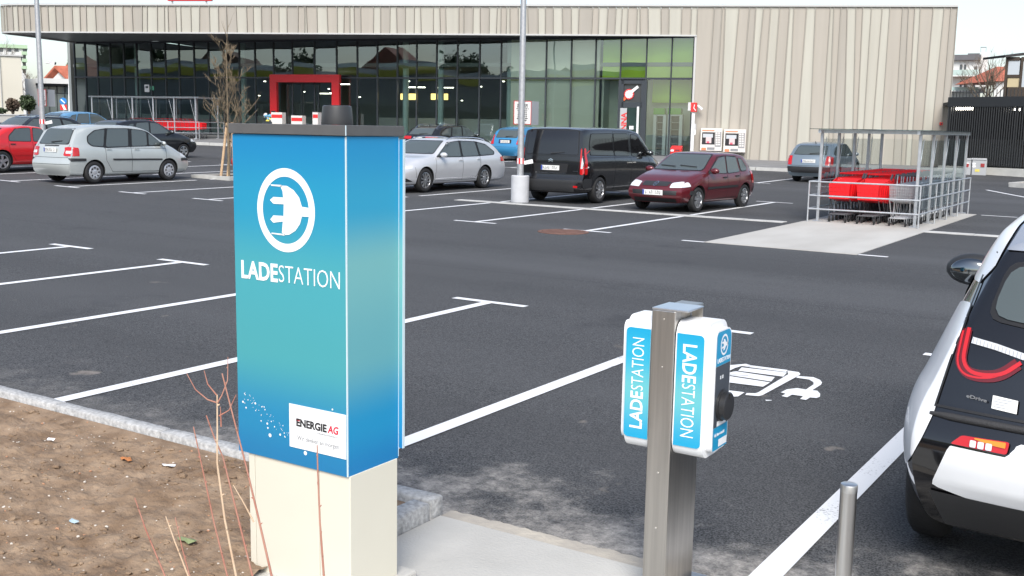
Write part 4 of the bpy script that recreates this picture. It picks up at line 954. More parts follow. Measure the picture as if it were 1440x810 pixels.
M_PW = pbr('print_white_gloss',(.84,.86,.87),.35)
# emblem: ring with a plug
c = (onf(362,296)+onf(443,296))/2; c.z = (onf(402,236.5).z+onf(402,354.5).z)/2; R = (onf(443,296).x-onf(362,296).x)/2; Rz = (onf(402,236.5).z-onf(402,354.5).z)/2
v = []; n = 64
for j in range(n):
    a = 2*pi*j/n; v += [Vector((c.x+R*cos(a),FY-.0006,c.z+Rz*sin(a))), Vector((c.x+R*.80*cos(a),FY-.0006,c.z+Rz*.80*sin(a)))]
PL(MB().add(v,[(2*j,2*((j+1)%n),2*((j+1)%n)+1,2*j+1) for j in range(n)]),'emblem_ring',M_PW)
print_poly(Zm([(218,303),(240,304),(262,318),(280,342),(289,372),(313,376),(313,405),(289,404),(283,428),(268,450),(248,463),(232,464),(224,456),(227,420),(196,424),(186,413),(196,400),(229,402),(230,364),(196,362),(185,350),(196,340),(228,342),(226,322)]),M_PW,'emblem_plug',.0012)
print_poly(Zm([(186,299),(222,301),(224,307),(190,304)]),M_PW,'emblem_line',.0012); print_poly(Zm([(190,456),(234,461),(232,466),(190,460)]),M_PW,'emblem_line',.0012)
def fit_text(body, a, b, size, mat, root, bold, xax, yax, name='lettering', shear=0, mpi=None, z=.0008):
    me = text_mesh(body,size,extrude=z/2,bold=bold,shear=shear); w = text_width(me); x0 = min(v.co.x for v in me.vertices); k = (b-a).length/w
    X = Vector(xax).normalized(); Y = Vector(yax).normalized(); Zn = X.cross(Y)
    for v in me.vertices: v.co = Vector(a)+X*((v.co.x-x0)*k)+Y*v.co.y+Zn*v.co.z
    me.materials.clear(); me.materials.append(mat); me.update(); o = put(name,me,root)
    if mpi is not None: o.matrix_parent_inverse = Matrix.Translation(mpi)
    return o
PIV = (2.94,-3.13,0); X1, Z1 = (1,0,0), (0,0,1)
zb = (onf(340,390.5).z+onf(478,406.5).z)/2; capH = onf(340,366).z-onf(340,390.5).z; sz = capH/.72
g = lambda px: Vector((onf(px,395).x,FY-.0008,zb))
fit_text('LADE',g(340),g(391),sz,M_PW,pil,.0028,X1,Z1,mpi=PIV); fit_text('STATION',g(392.5),g(478),sz,M_PW,pil,-.0012,X1,Z1,mpi=PIV)
# sponsor plate
xl = onf(407.5,600).x; xr = px1-.003; zt = (onf(407,567).z+onf(494,585).z)/2; zl = (onf(411,628).z+onf(494,648).z)/2
PL(MB().box(xl,xr,FY-.002,FY-.0003,zl,zt),'sponsor_plate',M_PW)
zz = lambda f: zl+(zt-zl)*f; xx = lambda f: xl+(xr-xl)*f; V = lambda fx, fz: Vector((xx(fx),FY-.0026,zz(fz)))
M_INK = pbr('ink_black',(.02,.02,.022),.5); M_INKR = pbr('ink_red',(.60,.02,.05),.5); M_INKG = pbr('ink_grey',(.25,.25,.26),.5)
fit_text('ENERGIE',V(.13,.52),V(.67,.52),.042,M_INK,pil,.0016,X1,Z1,mpi=PIV); fit_text('AG',V(.685,.52),V(.875,.52),.042,M_INKR,pil,.0012,X1,Z1,shear=.15,mpi=PIV)
fit_text('Wir denken an morgen',V(.14,.20),V(.88,.20),.026,M_INKG,pil,0,X1,Z1,mpi=PIV); PL(MB().box(xx(.125),xx(.19),FY-.0029,FY-.0022,zz(.635),zz(.66)),'lettering_bar',M_INKR)
fit_text('OBERÖSTERREICH',V(.50,.435),V(.87,.435),.008,M_INKG,pil,0,X1,Z1,mpi=PIV)
# printed sparkles
rg = random.Random(4); m = MB()
def dot(px, py, r, mi=0):
    q = onf(px,py); nn = 10; v = [Vector((q.x+r*cos(2*pi*j/nn),FY-.0007,q.z+r*sin(2*pi*j/nn))) for j in range(nn)]; m.add(v,[tuple(range(nn))],mi)
S2 = lambda x, y: (300+x/2.3147,460+y/2.3147)
for x, y, r in ((97,243,.006),(137,248,.006),(107,262,.005),(185,352,.010),(218,350,.006),(176,314,.006),(178,328,.005),(156,305,.004),(300,410,.011),(388,268,.005)): dot(*S2(x,y),r*.8)
for k in range(46):
    t = rg.random(); x = 95+150*t; y = 225+130*t**1.3+rg.uniform(-18,22); dot(*S2(x,y),rg.uniform(.0012,.003))

PL(m,'sparkle_print',[M_PW,pbr('sparkle_soft',(.35,.62,.70),.4)],kind='stuff')
# dead blade on the base
print('pillar ok')

# ================================================================ WALL BOXES ON STEEL POST
M_STEEL = pbr('brushed_steel',(.50,.475,.44),.34,metal=1,var=.12,vscale=9,bump=.05,bscale=160,stretch=(6,6,.25)); M_STEEL2 = pbr('steel_pin',(.75,.74,.72),.3,metal=1)
M_PLAST = pbr('white_plastic',(.80,.81,.82),.32); M_PGRAY = pbr('faceplate_grey',(.055,.065,.08),.4)
SX0, SX1, SY0, SY1 = -1.755,-1.655,3.755,4.035
st = thing('charging_station','steel post carrying two white and blue wall boxes back to back','charging station',(-1.705,3.9,0))
def ST(m, name, mat, parent=None, **k):
    o = m.build(name, mat, parent or st, **k); o.matrix_parent_inverse = Matrix.Translation((1.705,-3.9,0)); return o
ST(MB().box(SX0,SX1,SY0,SY1,0,1.205),'post',M_STEEL,bevel=.004)
ST(MB().box(SX0-.05,SX1+.05,SY0-.05,SY1+.05,.016,.026),'base_plate',M_STEEL,bevel=.002)
ST(MB().box(SX0-.001,SX1+.05,SY0+.002,SY1-.12,1.2055,1.213),'top_strap',pbr('steel_sky_sheen',(.78,.79,.80),.28,metal=1),bevel=.002)  # paler steel stands in for sky reflected off the strap top
ST(MB().box(SX1+.004,SX1+.05,SY0+.15,SY0+.154,1.165,1.2052),'strap_lip',M_STEEL)
pin = MB().lathe([(.004,0),(.0035,.002)],10,axis='y').mesh('rivet',M_STEEL2)
for z in (1.17,.98,.55,.32): o = put('rivet',pin,st,((SX0+SX1)/2-(-1.705)+.002,SY0-.0005-3.9,z))
def wallbox(side):
    """one unit; side +1 faces the car bay, -1 faces the other bay"""
    xa, xb = (SX1+.003,SX1+.158) if side > 0 else (SX0-.135,SX0-.003)
    y0, y1, z0, z1 = SY0+.006,SY0+.222,.630,1.168
    prof = []; rr = .066
    for cy, cz, a0 in ((y1-rr,z1-rr,0),(y0+rr*.75,z1-rr,90),(y0+rr*.75,z0+rr,180),(y1-rr,z0+rr,270)):
        for k in range(7):
            a = radians(a0+15*k); prof.append((cy+rr*(.75 if cy < (y0+y1)/2 else 1)*cos(a),cz+rr*sin(a)))
    b = bmesh.new(); va = [b.verts.new((xa,y,z)) for y, z in prof]; vb = [b.verts.new((xb,y,z)) for y, z in prof]; n = len(prof)
    for i in range(n): b.faces.new((va[i],va[(i+1)%n],vb[(i+1)%n],vb[i]))
    f1 = b.faces.new(va[::-1]); f2 = b.faces.new(vb); bmesh.ops.recalc_face_normals(b,faces=b.faces)
    fo = f2 if side > 0 else f1; bmesh.ops.bevel(b,geom=list(fo.edges),offset=.028,segments=4,affect='EDGES')
    me = bpy.data.meshes.new('box_housing'); b.to_mesh(me); b.free(); me.materials.append(M_PLAST); me.polygons.foreach_set('use_smooth',[True]*len(me.polygons)); me.set_sharp_from_angle(angle=radians(40))
    h = put('box_housing',me,st); h.matrix_parent_inverse = Matrix.Translation((1.705,-3.9,0)); h['label'] = 'white wall box facing the car bay with round socket' if side > 0 else 'white wall box facing the neighbouring bay'
    def HB(m, nm, mt, **k):
        o = m.build(nm,mt,h,**k); o.matrix_parent_inverse = Matrix.Identity(4); return o
    # blue side panel with vertical name
    lo, hi = (xa+.006,xb-.036) if side > 0 else (xa+.026,xb-.0)
    r = .018; pts = []
    cor = ((hi-r,z1-.045-r,0),(lo+r,z1-.045-r,90),(lo+r,z0+.045+r,180),(hi-r,z0+.045+r,270))
    for j, (cx, cz, a0) in enumerate(cor):
        sharp = (j in (1,2)) if side > 0 else (j in (0,3))
        for k in range(5):
            a = radians(a0+22.5*k); rr2 = .002 if sharp else r; ox = (-1 if j in (1,2) else 1)*(r-rr2); oz = (1 if j in (0,1) else -1)*(r-rr2)
            pts.append(Vector((cx+ox+rr2*cos(a),y0-.0012,cz+oz+rr2*sin(a))))
    HB(MB().add(pts,[tuple(range(len(pts)))]),'side_label',M_WBX)
    cx = (lo+hi)/2; H = (hi-lo)*.50; zlo, zhi = z0+.085,z1-.085
    Lw = (zhi-zlo)*.42
    for body, f0, f1, bd in (('LADE',0,.41,.0016),('STATION',.425,1,-.0006)):
        if side > 0: a = Vector((cx-H/2,y0-.002,zhi-(zhi-zlo)*f0)); b2 = Vector((cx-H/2,y0-.002,zhi-(zhi-zlo)*f1)); X, Y = (0,0,-1), (1,0,0)
        else: a = Vector((cx+H/2,y0-.002,zlo+(zhi-zlo)*f0)); b2 = Vector((cx+H/2,y0-.002,zlo+(zhi-zlo)*f1)); X, Y = (0,0,1), (-1,0,0)
        fit_text(body,a,b2,H/.70,M_PW,h,bd,X,Y)
    # face with emblem, lock panel and socket
    xf = xb if side > 0 else xa; o = .0012*side; yy0, yy1 = y0+.036,y1-.034
    def plate(nm, za, zb2, mt, ya=yy0, yb=yy1, oo=o): 
        vs = [Vector((xf+oo,ya,za)),Vector((xf+oo,yb,za)),Vector((xf+oo,yb,zb2)),Vector((xf+oo,ya,zb2))]; HB(MB().add(vs,[(0,1,2,3)]),nm,mt)
    vsr = []
    for cy_, cz_, a0 in ((yy1-.035,z1-.034-.035,0),(yy0+.02,z1-.034-.02,90)):
        for q_ in range(6): a_ = radians(a0+18*q_); r_ = .035 if a0 == 0 else .02; vsr.append(Vector((xf+o,cy_+r_*cos(a_),cz_+r_*sin(a_))))
    vsr += [Vector((xf+o,yy0,1.0)),Vector((xf+o,yy1,1.0))]; HB(MB().add(vsr,[tuple(range(len(vsr)))]),'face_top',M_WBLUE); plate('face_middle',.755,.999,M_PGRAY); plate('face_bottom',z0+.032,.754,M_WBLUE)
    plate('indicator',.944,.958,M_PW,(yy0+yy1)/2-.03,(yy0+yy1)/2-.018,o*2); plate('indicator',.944,.958,M_PW,(yy0+yy1)/2-.008,(yy0+yy1)/2+.004,o*2)
    plate('notice',z0+.04,.70,M_PW,yy0+.055,yy1-.004,o*2); plate('notice',.757,.777,M_PW,yy0+.03,yy1-.02,o*2)
    cy = (yy0+yy1)/2; cz = 1.078; R = .042; vs = []
    for j in range(32):
        a = 2*pi*j/32; vs += [Vector((xf+o*2,cy+R*.92*cos(a),cz+R*sin(a))),Vector((xf+o*2,cy+R*.72*cos(a),cz+R*.80*sin(a)))]
    HB(MB().add(vs,[(2*j,2*((j+1)%32),2*((j+1)%32)+1,2*j+1) for j in range(32)]),'emblem_ring',M_PW)
    q = lambda y, z: Vector((xf+o*2,cy+y*R*side,cz+z*R))
    HB(MB().add([q(-.25,.55),q(.1,.5),q(.35,.2),q(.9,.12),q(.9,-.12),q(.35,-.2),q(.1,-.5),q(-.25,-.55),q(-.2,-.32),q(-.6,-.32),q(-.6,-.15),q(-.2,-.12),q(-.2,.12),q(-.6,.15),q(-.6,.32),q(-.2,.32)],[tuple(range(16))]),'emblem_plug',M_PW)
    ya, yb = (yy0+.012,yy1-.008)
    for body, f0, f1, bd in (('LADE',0,.40,.0006),('STATION',.42,1,0)):
        if side > 0: fit_text(body,Vector((xf+.002,ya+(yb-ya)*f0,1.012)),Vector((xf+.002,ya+(yb-ya)*f1,1.012)),.024,M_PW,h,bd,(0,1,0),(0,0,1))
        else: fit_text(body,Vector((xf-.002,yb-(yb-ya)*f0,1.012)),Vector((xf-.002,yb-(yb-ya)*f1,1.012)),.024,M_PW,h,bd,(0,-1,0),(0,0,1))
    if side < 0: return
    M_SOCK = pbr('socket_black',(.02,.02,.021),.38)
    HB(MB().lathe([(.062,0),(.062,.010*side),(.056,.012*side),(.056,.030*side),(.052,.034*side),(.030,.035*side)],36,(xf,cy,.835),'x'),'socket',M_SOCK,smooth=35)
    HB(MB().box(xf+.03*side-.005,xf+.03*side+.008,cy-.008,cy+.008,.865,.888),'socket_latch',M_SOCK)
    sr = Vector((xf+.0015*side,0,0))
    fit_text('Ich bin e-mobil',Vector((xf+.003*side,ya if side > 0 else yb,.718)),Vector((xf+.003*side,ya+.10 if side > 0 else yb-.10,.718)),.017,M_PW,h,.0004,(0,side,0),(0,0,1))
M_WBX = ramp_mat('label_gradient',[(0,(.010,.32,.55)),(.45,(.13,.46,.50)),(.75,(.03,.38,.56)),(1,(.010,.32,.55))],.66,1.14); M_WBLUE = pbr('label_blue',(.010,.29,.52),.4)
wallbox(1); wallbox(-1)

# ---- bollard
bo = thing('bollard','short round stainless steel bollard beside the thick white bay line','bollard',(-1.048,4.12,0))
MB().lathe([(.0325,0),(.0325,.502)],32).build('tube',pbr('bollard_steel',(.60,.595,.58),.30,metal=1,var=.08,vscale=12,bump=.03,bscale=150,stretch=(8,8,.2)),bo,smooth=40)
MB().lathe([(.0332,.5022),(.0332,.528),(.0318,.533),(.0285,.5348)],32).build('top_cap',pbr('bollard_cap',(.66,.66,.65),.35,metal=1),bo,smooth=30)
MB().lathe([(.06,0),(.06,.012),(.034,.014)],28).build('foot_ring',M_STEEL,bo,smooth=30)

# ================================================================ LAMP POSTS
M_GALV = pbr('galvanised',(.47,.48,.49),.45,metal=.6,var=.12,vscale=14); M_CONCP = pbr('pipe_concrete',(.50,.51,.53),.8,var=.06,vscale=5)
def text_lines(root, name, org, ux, uz, w, h, n, mat, rg, nrm, parent):
    m = MB()
    for i in range(n):
        ww = w*rg.uniform(.55,.92)*(.8 if i == 0 else 1); z = h*(.5-.09-(i+.5)*.82/n); t = h*.022*(1.6 if i == 0 else 1)
        x = -ww/2
        while x < ww/2-.01:
            l = min(rg.uniform(.02,.07), ww/2-x); c = org+ux*(x+l/2)+uz*z; m.obox(c,ux*(l/2),nrm*.001,uz*t); x += l+.014
    o = m.build(name,mat,parent); o['kind'] = 'stuff'; return o
def lamp_post(base, rb, rt, h, label, sign_px, conc=None):
    t = thing('lamp_post',label,'lamp post',base,0,'lamp posts in the car park')
    if conc: MB().lathe([(conc[0],-.1),(conc[0],conc[1]-.015),(conc[0]-.015,conc[1])],36).build('concrete_foot',M_CONCP,t,smooth=35)
    MB().tube([(0,0,.0),(0,0,1.2),(0,0,h)],[rb,rb*.93,rt],16).build('pole',M_GALV,t,smooth=60)
    MB().bar((0,0,h-.05),(.6,-.9,h+.05),.12,.08).build('arm',M_GALV,t); MB().obox((.9,-1.35,h+.08),(.2,-.3,0),(.16,.107,0),(0,0,.05)).build('lamp_head',M_GALV,t)
    return t
mb_ = G(731,284); lp = lamp_post((mb_.x,mb_.y,zg(mb_.x,mb_.y)),.088,.062,8.4,'galvanised lamp post on round concrete foot behind the black van',None,(.225,.66))
lb_ = G(63,240); lp2 = lamp_post((lb_.x,lb_.y,zg(lb_.x,lb_.y)),.095,.06,8.4,'galvanised lamp post with sign and camera behind the red car',None)
M_SGNR = pbr('sign_border',(.50,.04,.04),.5); M_SGN = pbr('sign_white',(.80,.80,.78),.5); M_SGNB = pbr('sign_back',(.45,.46,.47),.5,metal=.5); rg = random.Random(6)
def parking_sign(px0,px1,py0,py1,D,label,backpx,name='parking_sign'):
    k = D/F_PX; c = DP((px0+px1)/2,(py0+py1)/2,D); t = thing(name,label,'sign',c); w = (px1-px0)*k; h = (py1-py0)*k
    ux = (HR*.97+HF*.18).normalized(); nr = ux.cross(UP); nr = nr if nr.dot(HF) < 0 else -nr; O = Vector((0,0,0))
    MB().obox(O,ux*(w/2),nr*.006,UP*(h/2)).build('border_plate',M_SGNR,t); MB().obox(nr*.007,ux*(w/2-.02),nr*.002,UP*(h/2-.02)).build('face',M_SGN,t)
    text_lines(t,'print',nr*.0105,ux,UP,w*.86,h*.9,9,M_INK,rg,nr,t)
    MB().obox(-nr*.03,ux*(w*.3),nr*.015,UP*.02).build('clamp',M_GALV,t)
    if backpx:
        b0, b1 = backpx; c2 = DP((b0+b1)/2,(py0+py1)/2+.5,D)-c; u2 = (HR*.55+HF*.83).normalized(); n2 = u2.cross(UP); MB().obox(c2+HF*.22,u2*(w*.48),n2*.006,UP*(h*.5)).build('angled_plate',M_SGNB,t)
Dm = (Vector((mb_.x,mb_.y,0)).dot(HF)); parking_sign(722,747.3,142,175,Dm-.16,'white notice board with red border on the post by the van',(747.5,754.5))
Dl = (Vector((lb_.x,lb_.y,0)).dot(HF)); parking_sign(54,65,125.5,149,Dl-.16,'white notice board with red border on the post by the red car',(65.5,71))
for base, z, px, D, lab in ((mb_,0,731,Dm,'red and white tape band tied round the post by the van'),(lb_,0,64,Dl,'red and white tape band tied round the post by the red car')):
    py = 226 if px > 500 else 171; c = DP(px,py,D); t = thing('tape_band',lab,'tape',(base.x,base.y,c.z)); r = .094
    for k in range(12):
        a0, a1 = 2*pi*k/12, 2*pi*(k+1)/12; MB().add([(r*cos(a0),r*sin(a0),-.07),(r*cos(a1),r*sin(a1),-.07),(r*cos(a1),r*sin(a1),.07),(r*cos(a0),r*sin(a0),.07)],[(0,1,2,3)]).build('tape_piece',M_REDP if k%2 else M_WHITE,t)
    MB().add([Vector((0,0,0))+HR*r,HR*(r+.2)+UP*.05,HR*(r+.22)-UP*.05,HR*r-UP*.09],[(0,1,2,3)]).build('tape_end',M_WHITE,t)
t = thing('post_camera','white camera on a bracket high on the left lamp post','camera',DP(66,88.5,Dl)); MB().tube([HR*-.03,HR*.09],.02,8).build('bracket',M_WHITE,t); MB().bar(HR*.08+UP*.03,HR*.26-UP*.01,.09,.09).build('housing',M_WHITE,t); MB().bar(HR*.26-UP*.01,HR*.28-UP*.015,.07,.07).build('lens',M_FRAME,t)
# far street lamp, direction sign
D = 72; t = thing('street_lamp','slim white street lamp before the glazed pavilion','street lamp',DP(97.5,158,D)); k = D/F_PX
wpart(t,'pole',M_WHITE,MB().tube([DP(97.5,162,D),DP(97,98,D)],[.06,.05],8)); wpart(t,'head',M_WHITE,MB().bar(DP(96.5,98.3,D),DP(107.5,96,D),.18,.12))
D = 60; t = thing('direction_sign','round blue arrow sign above red and white striped board','road sign',DP(89,165,D))
c = DP(88.8,142.3,D); r = 4.9*D/F_PX; v = [c+HR*(r*cos(2*pi*j/24))+UP*(r*sin(2*pi*j/24)) for j in range(24)]; wpart(t,'disc',pbr('sign_blue',(.02,.20,.55),.4),MB().add(v+[q+HF*.02 for q in v],[tuple(range(24)),tuple(range(47,23,-1))]+[(j,(j+1)%24,24+(j+1)%24,24+j) for j in range(24)]))
wpart(t,'arrow',M_WHITE,MB().bar(c+HR*-.12+UP*.1-HF*.01,c+HR*.1-UP*.1-HF*.01,.02,.06)); wpart(t,'pole',M_GALV,MB().tube([DP(89,170,D)+HF*.05,DP(89,139,D)+HF*.05],.03,8))
c2 = DP(89.5,151,D); wpart(t,'board',M_REDP,MB().obox(c2,HR*.19,HF*.01,UP*.15)); wpart(t,'board_stripe',M_WHITE,MB().add([c2-HF*.012+HR*-.12+UP*.15,c2-HF*.012+HR*.02+UP*.15,c2-HF*.012+HR*.16-UP*.15,c2-HF*.012+HR*.02-UP*.15],[(0,1,2,3)]))

# ================================================================ TROLLEYS AND SHELTERS
M_TRED = pbr('trolley_red',(.80,.014,.02),.35,var=.05,vscale=5); M_TGREY = pbr('trolley_grey',(.10,.10,.11),.5); M_WIRE = pbr('trolley_wire',(.62,.63,.64),.35,metal=.7); M_RUB = pbr('rubber',(.022,.022,.023),.7)
def caster(m, x, y, r=.062): m.lathe([(r*.6,-.016),(r,-.012),(r,.012),(r*.6,.016)],14,(x,y,r),'x',0); m.box(x-.022,x-.017,y-.02,y+.02,r,.16,1); m.box(x+.017,x+.022,y-.02,y+.02,r,.16,1); m.box(x-.022,x+.022,y-.022,y+.022,.16,.166,1); return m
def red_trolley(label, group):
    t = thing('red_trolley',label,'trolley',(0,0,0),0,group)        # nose towards -y
    m = MB()
    def ring(y, z0, z1, w0, w1): return [(-w0/2,y,z0),(w0/2,y,z0),(w1/2,y,z1),(-w1/2,y,z1)]
    F, B = ring(-.42,.50,.80,.40,.44), ring(.36,.40,.92,.50,.56); th = .012
    # outer shell and inner shell (open top)
    def shell(s):
        f = [(x*(1-s*2),y+s*.5,z+s*.6*(1 if z < .6 else 0)) for x, y, z in F]; b = [(x*(1-s*2),y-s*.5,z+s*.6*(1 if z < .6 else 0)) for x, y, z in B]
        return f+b
    o, i = shell(0), shell(th*1.6); fs = [(0,1,5,4),(0,4,7,3),(1,2,6,5),(0,3,2,1),(4,5,6,7)]
    m.add(o,fs); m.add(i,[tuple(reversed(f)) for f in fs])
    m.add([o[3],o[2],o[6],o[7],i[3],i[2],i[6],i[7]],[(0,1,5,4),(1,2,6,5),(2,3,7,6),(3,0,4,7)])
    # moulded lattice ribs
    for k in range(1,6):
        y = -.42+.78*k/6; f = k/6; z0 = .50-.10*f; z1 = .80+.12*f; w = (.42+.11*f)/2
        for s in (-1,1): m.bar((s*(w+.004),y,z0+.03),(s*(w+.020),y,z1-.01),.012,.012)
    for k in range(1,5): m.bar((-.20+.08*k,-.425,.515),(-.205+.082*k,-.425,.79),.012,.01)
    for z in (.58,.66,.74): m.bar((-.20,-.427,z),(.20,-.427,z),.01,.012)
    m.build('basket',M_TRED,t)
    MB().add([(-.25,.33,.90),(.25,.33,.90),(.25,.18,.66),(-.25,.18,.66),(-.25,.32,.905),(.25,.32,.905),(.25,.17,.665),(-.25,.17,.665)],[(0,1,2,3),(7,6,5,4),(0,4,5,1),(1,5,6,2),(2,6,7,3),(3,7,4,0)]).build('seat_flap',M_TRED,t)
    MB().tube([(-.28,.48,1.0),(.28,.48,1.0)],.02,8).build('handle',M_TRED,t)
    m = MB()
    for s in (-1,1): m.bar((s*.27,.34,.90),(s*.27,.48,1.0),.03,.05); m.tube([(s*.27,.35,.90),(s*.24,.32,.42),(s*.26,.36,.16),(s*.16,-.42,.17)],.014,6)
    m.tube([(-.16,-.42,.17),(.16,-.42,.17)],.014,6); m.tube([(-.26,.36,.165),(.26,.36,.165)],.014,6); m.tube([(-.2,-.3,.5),(-.207,-.05,.165)],.012,6); m.tube([(.2,-.3,.5),(.207,-.05,.165)],.012,6)
    m.build('frame',M_TGREY,t)
    for x, y in ((-.17,-.42),(.17,-.42),(-.24,.34),(.24,.34)): caster(MB(),x,y).build('caster',[M_RUB,M_TGREY],t,smooth=40)
    return t
def wire_trolley(label, group):
    t = thing('wire_trolley',label,'trolley',(0,0,0),0,group); m = MB()
    def P(f, g, side): y = -.42+.80*f; z = (.52-.10*f)+(.30+.10*f)*g; w = (.38+.12*f)/2+.02*g; return (side*w,y,z)
    for g in (0,.2,.4,.6,.8,1): 
        m.tube([P(0,g,-1),P(1,g,-1)],.004 if g < 1 else .007,4); m.tube([P(0,g,1),P(1,g,1)],.004 if g < 1 else .007,4); m.tube([P(0,g,-1),P(0,g,1)],.004 if g < 1 else .007,4); m.tube([P(1,g,-1),P(1,g,1)],.004,4)
    for k in range(13):
        f = k/12
        for s in (-1,1): m.tube([P(f,0,s),P(f,1,s)],.0045,4,0,False)
        m.tube([P(f,0,-1),P(f,0,1)],.0045,4,0,False)
    for k in range(1,9):
        u = -1+2*k/9
        for f in (0,1): a = P(f,0,1); b = P(f,1,1); m.tube([(a[0]*u,a[1],a[2]),(b[0]*u,b[1],b[2])],.0045,4,0,False)
    m.build('basket',M_WIRE,t)
    MB().tube([(-.27,.50,1.0),(.27,.50,1.0)],.017,8).build('handle',M_TGREY,t)
    m = MB()
    for s in (-1,1): m.tube([(s*.25,.38,.88),(s*.27,.50,1.0)],.012,6); m.tube([(s*.25,.38,.88),(s*.255,.22,.16),(s*.15,-.44,.16)],.014,6); m.tube([(s*.2,-.38,.52),(s*.186,-.2,.16)],.012,6)
    m.tube([(-.15,-.44,.16),(.15,-.44,.16)],.014,6); m.build('frame',M_WIRE,t)
    for x, y in ((-.16,-.44),(.16,-.44),(-.25,.24),(.25,.24)): caster(MB(),x,y).build('caster',[M_RUB,M_WIRE],t,smooth=40)
    return t
M_SHEL = pbr('shelter_steel',(.50,.52,.54),.42,metal=.6,var=.1,vscale=9); M_SGL = clear_glass('shelter_glass',(.90,.93,.92),refl=1.3)
def shelter(o, rz, w, d, h, nbay, label):
    """open trolley shelter, long axis along local y, open front with guard rails at y = 0"""
    t = thing('trolley_shelter',label,'shelter',o,rz,'trolley shelters')
    ys = [d*i/nbay for i in range(nbay+1)]
    for x in (-w/2,w/2):
        for y in ys:
            MB().box(x-.028,x+.028,y-.028,y+.028,-.1,h).build('post',M_SHEL,t,bevel=.006); MB().box(x-.09,x+.09,y-.08,y+.08,-.05,.014).build('foot_plate',M_SHEL,t)
        MB().box(x-.03,x+.03,-.2,d+.2,h+.001,h+.075).build('eaves_beam',M_SHEL,t)
        for a, b in zip(ys,ys[1:]): MB().add([(x,a+.06,.30),(x,b-.06,.30),(x,b-.06,h-.12),(x,a+.06,h-.12)],[(0,1,2,3)]).build('side_pane',M_SGL,t)
        for a, b in zip(ys,ys[1:]): MB().tube([(x,a+.04,.95),(x,a+.32,h-.08)],.008,5).build('brace',M_SHEL,t)
    MB().add([(-w/2+.06,d,.3),(w/2-.06,d,.3),(w/2-.06,d,h-.12),(-w/2+.06,d,h-.12)],[(0,1,2,3)]).build('back_pane',M_SGL,t)
    for y in ys: MB().box(-w/2+.03,w/2-.03,y-.03,y+.03,h+.004,h+.07).build('cross_beam',M_SHEL,t)
    for a, b in zip(ys,ys[1:]): MB().box(-w/2-.2,w/2+.2,a-(.25 if a == 0 else -.004),b+(.25 if b == d else -.004),h+.078,h+.090).build('roof_sheet',clear_glass('roof_sheet',(.90,.92,.93),refl=1.4),t)
    # guard rails: across the front and down both sides
    yf = -.28; xr = w/2+.13; m = MB()
    for x, y in ((-xr,yf),(xr,yf),(-xr,d+.1),(xr,d+.1),(xr,d*.5),(-xr,d*.5),(-xr,d*.25),(xr,d*.25),(xr,d*.75),(-xr,d*.75)): MB().tube([(x,y,-.1),(x,y,.86)],.017,8).build('rail_post',M_SHEL,t,smooth=40)
    for z in (.28,.56,.85):
        MB().tube([(-xr,yf,z),(xr,yf,z)],.017,8).build('rail',M_SHEL,t,smooth=40)
        for s in (-1,1): MB().tube([(s*xr,yf,z),(s*xr,d+.1,z)],.017,8).build('rail',M_SHEL,t,smooth=40)
    return t
SHX, SHY = -5.78, 22.55
shelter((SHX,SHY,.03),0,1.98,5.0,1.86,4,'galvanised glass trolley shelter on the pale concrete apron')
rg = random.Random(12)
gR, gW, gL_ = 'red trolleys nested in the near shelter','wire trolleys nested in the near shelter','red trolleys nested in the far shelter'
rt = red_trolley('foremost red plastic trolley of the outer row in the apron shelter',gR); wt = wire_trolley('foremost chrome wire trolley of its row in the apron shelter',gW)
rt.location = (SHX-.58,SHY+.45,.03); wt.location = (SHX+.66,SHY+.42,.03)
for k in range(1,15):
    c = copy_tree(rt); c.location = (SHX-.58+rg.uniform(-.015,.015),SHY+.45+.265*k,.03); c['label'] = 'red plastic trolley nested farther back in the outer row of the apron shelter'
for k in range(15):
    c = copy_tree(rt); c.location = (SHX+.03+rg.uniform(-.015,.015),SHY+.40+.265*k,.03); c['label'] = 'foremost red plastic trolley of the middle row in the apron shelter' if k == 0 else 'red plastic trolley nested farther back in the middle row of the apron shelter'
for k in range(1,12):
    c = copy_tree(wt); c.location = (SHX+.66+rg.uniform(-.015,.015),SHY+.42+.30*k,.03); c['label'] = 'chrome wire trolley nested behind the foremost one in the apron shelter'
# far shelter by the glass front
q0 = Vector((-45.9,38.1)); fz = zg(-47,39)+.12
rz = math.atan2(gd.y,gd.x)+pi/2
s2 = shelter((-44.9,39.55,fz),math.atan2(-gd.x,gd.y)+pi if False else math.atan2(gd.y,gd.x)-pi/2,2.0,6.6,2.1,5,'long galvanised trolley shelter before the dark glass front')
ax = Vector((cos(s2.rotation_euler.z+pi/2),sin(s2.rotation_euler.z+pi/2)))
for k in range(14):
    c = copy_tree(rt); p = Vector((-44.9,39.55))+ax*(.6+.28*k); c.location = (p.x,p.y,fz); c.rotation_euler = (0,0,s2.rotation_euler.z); c['label'] = 'red plastic trolley in the row before the dark glass front'; c['group'] = gL_

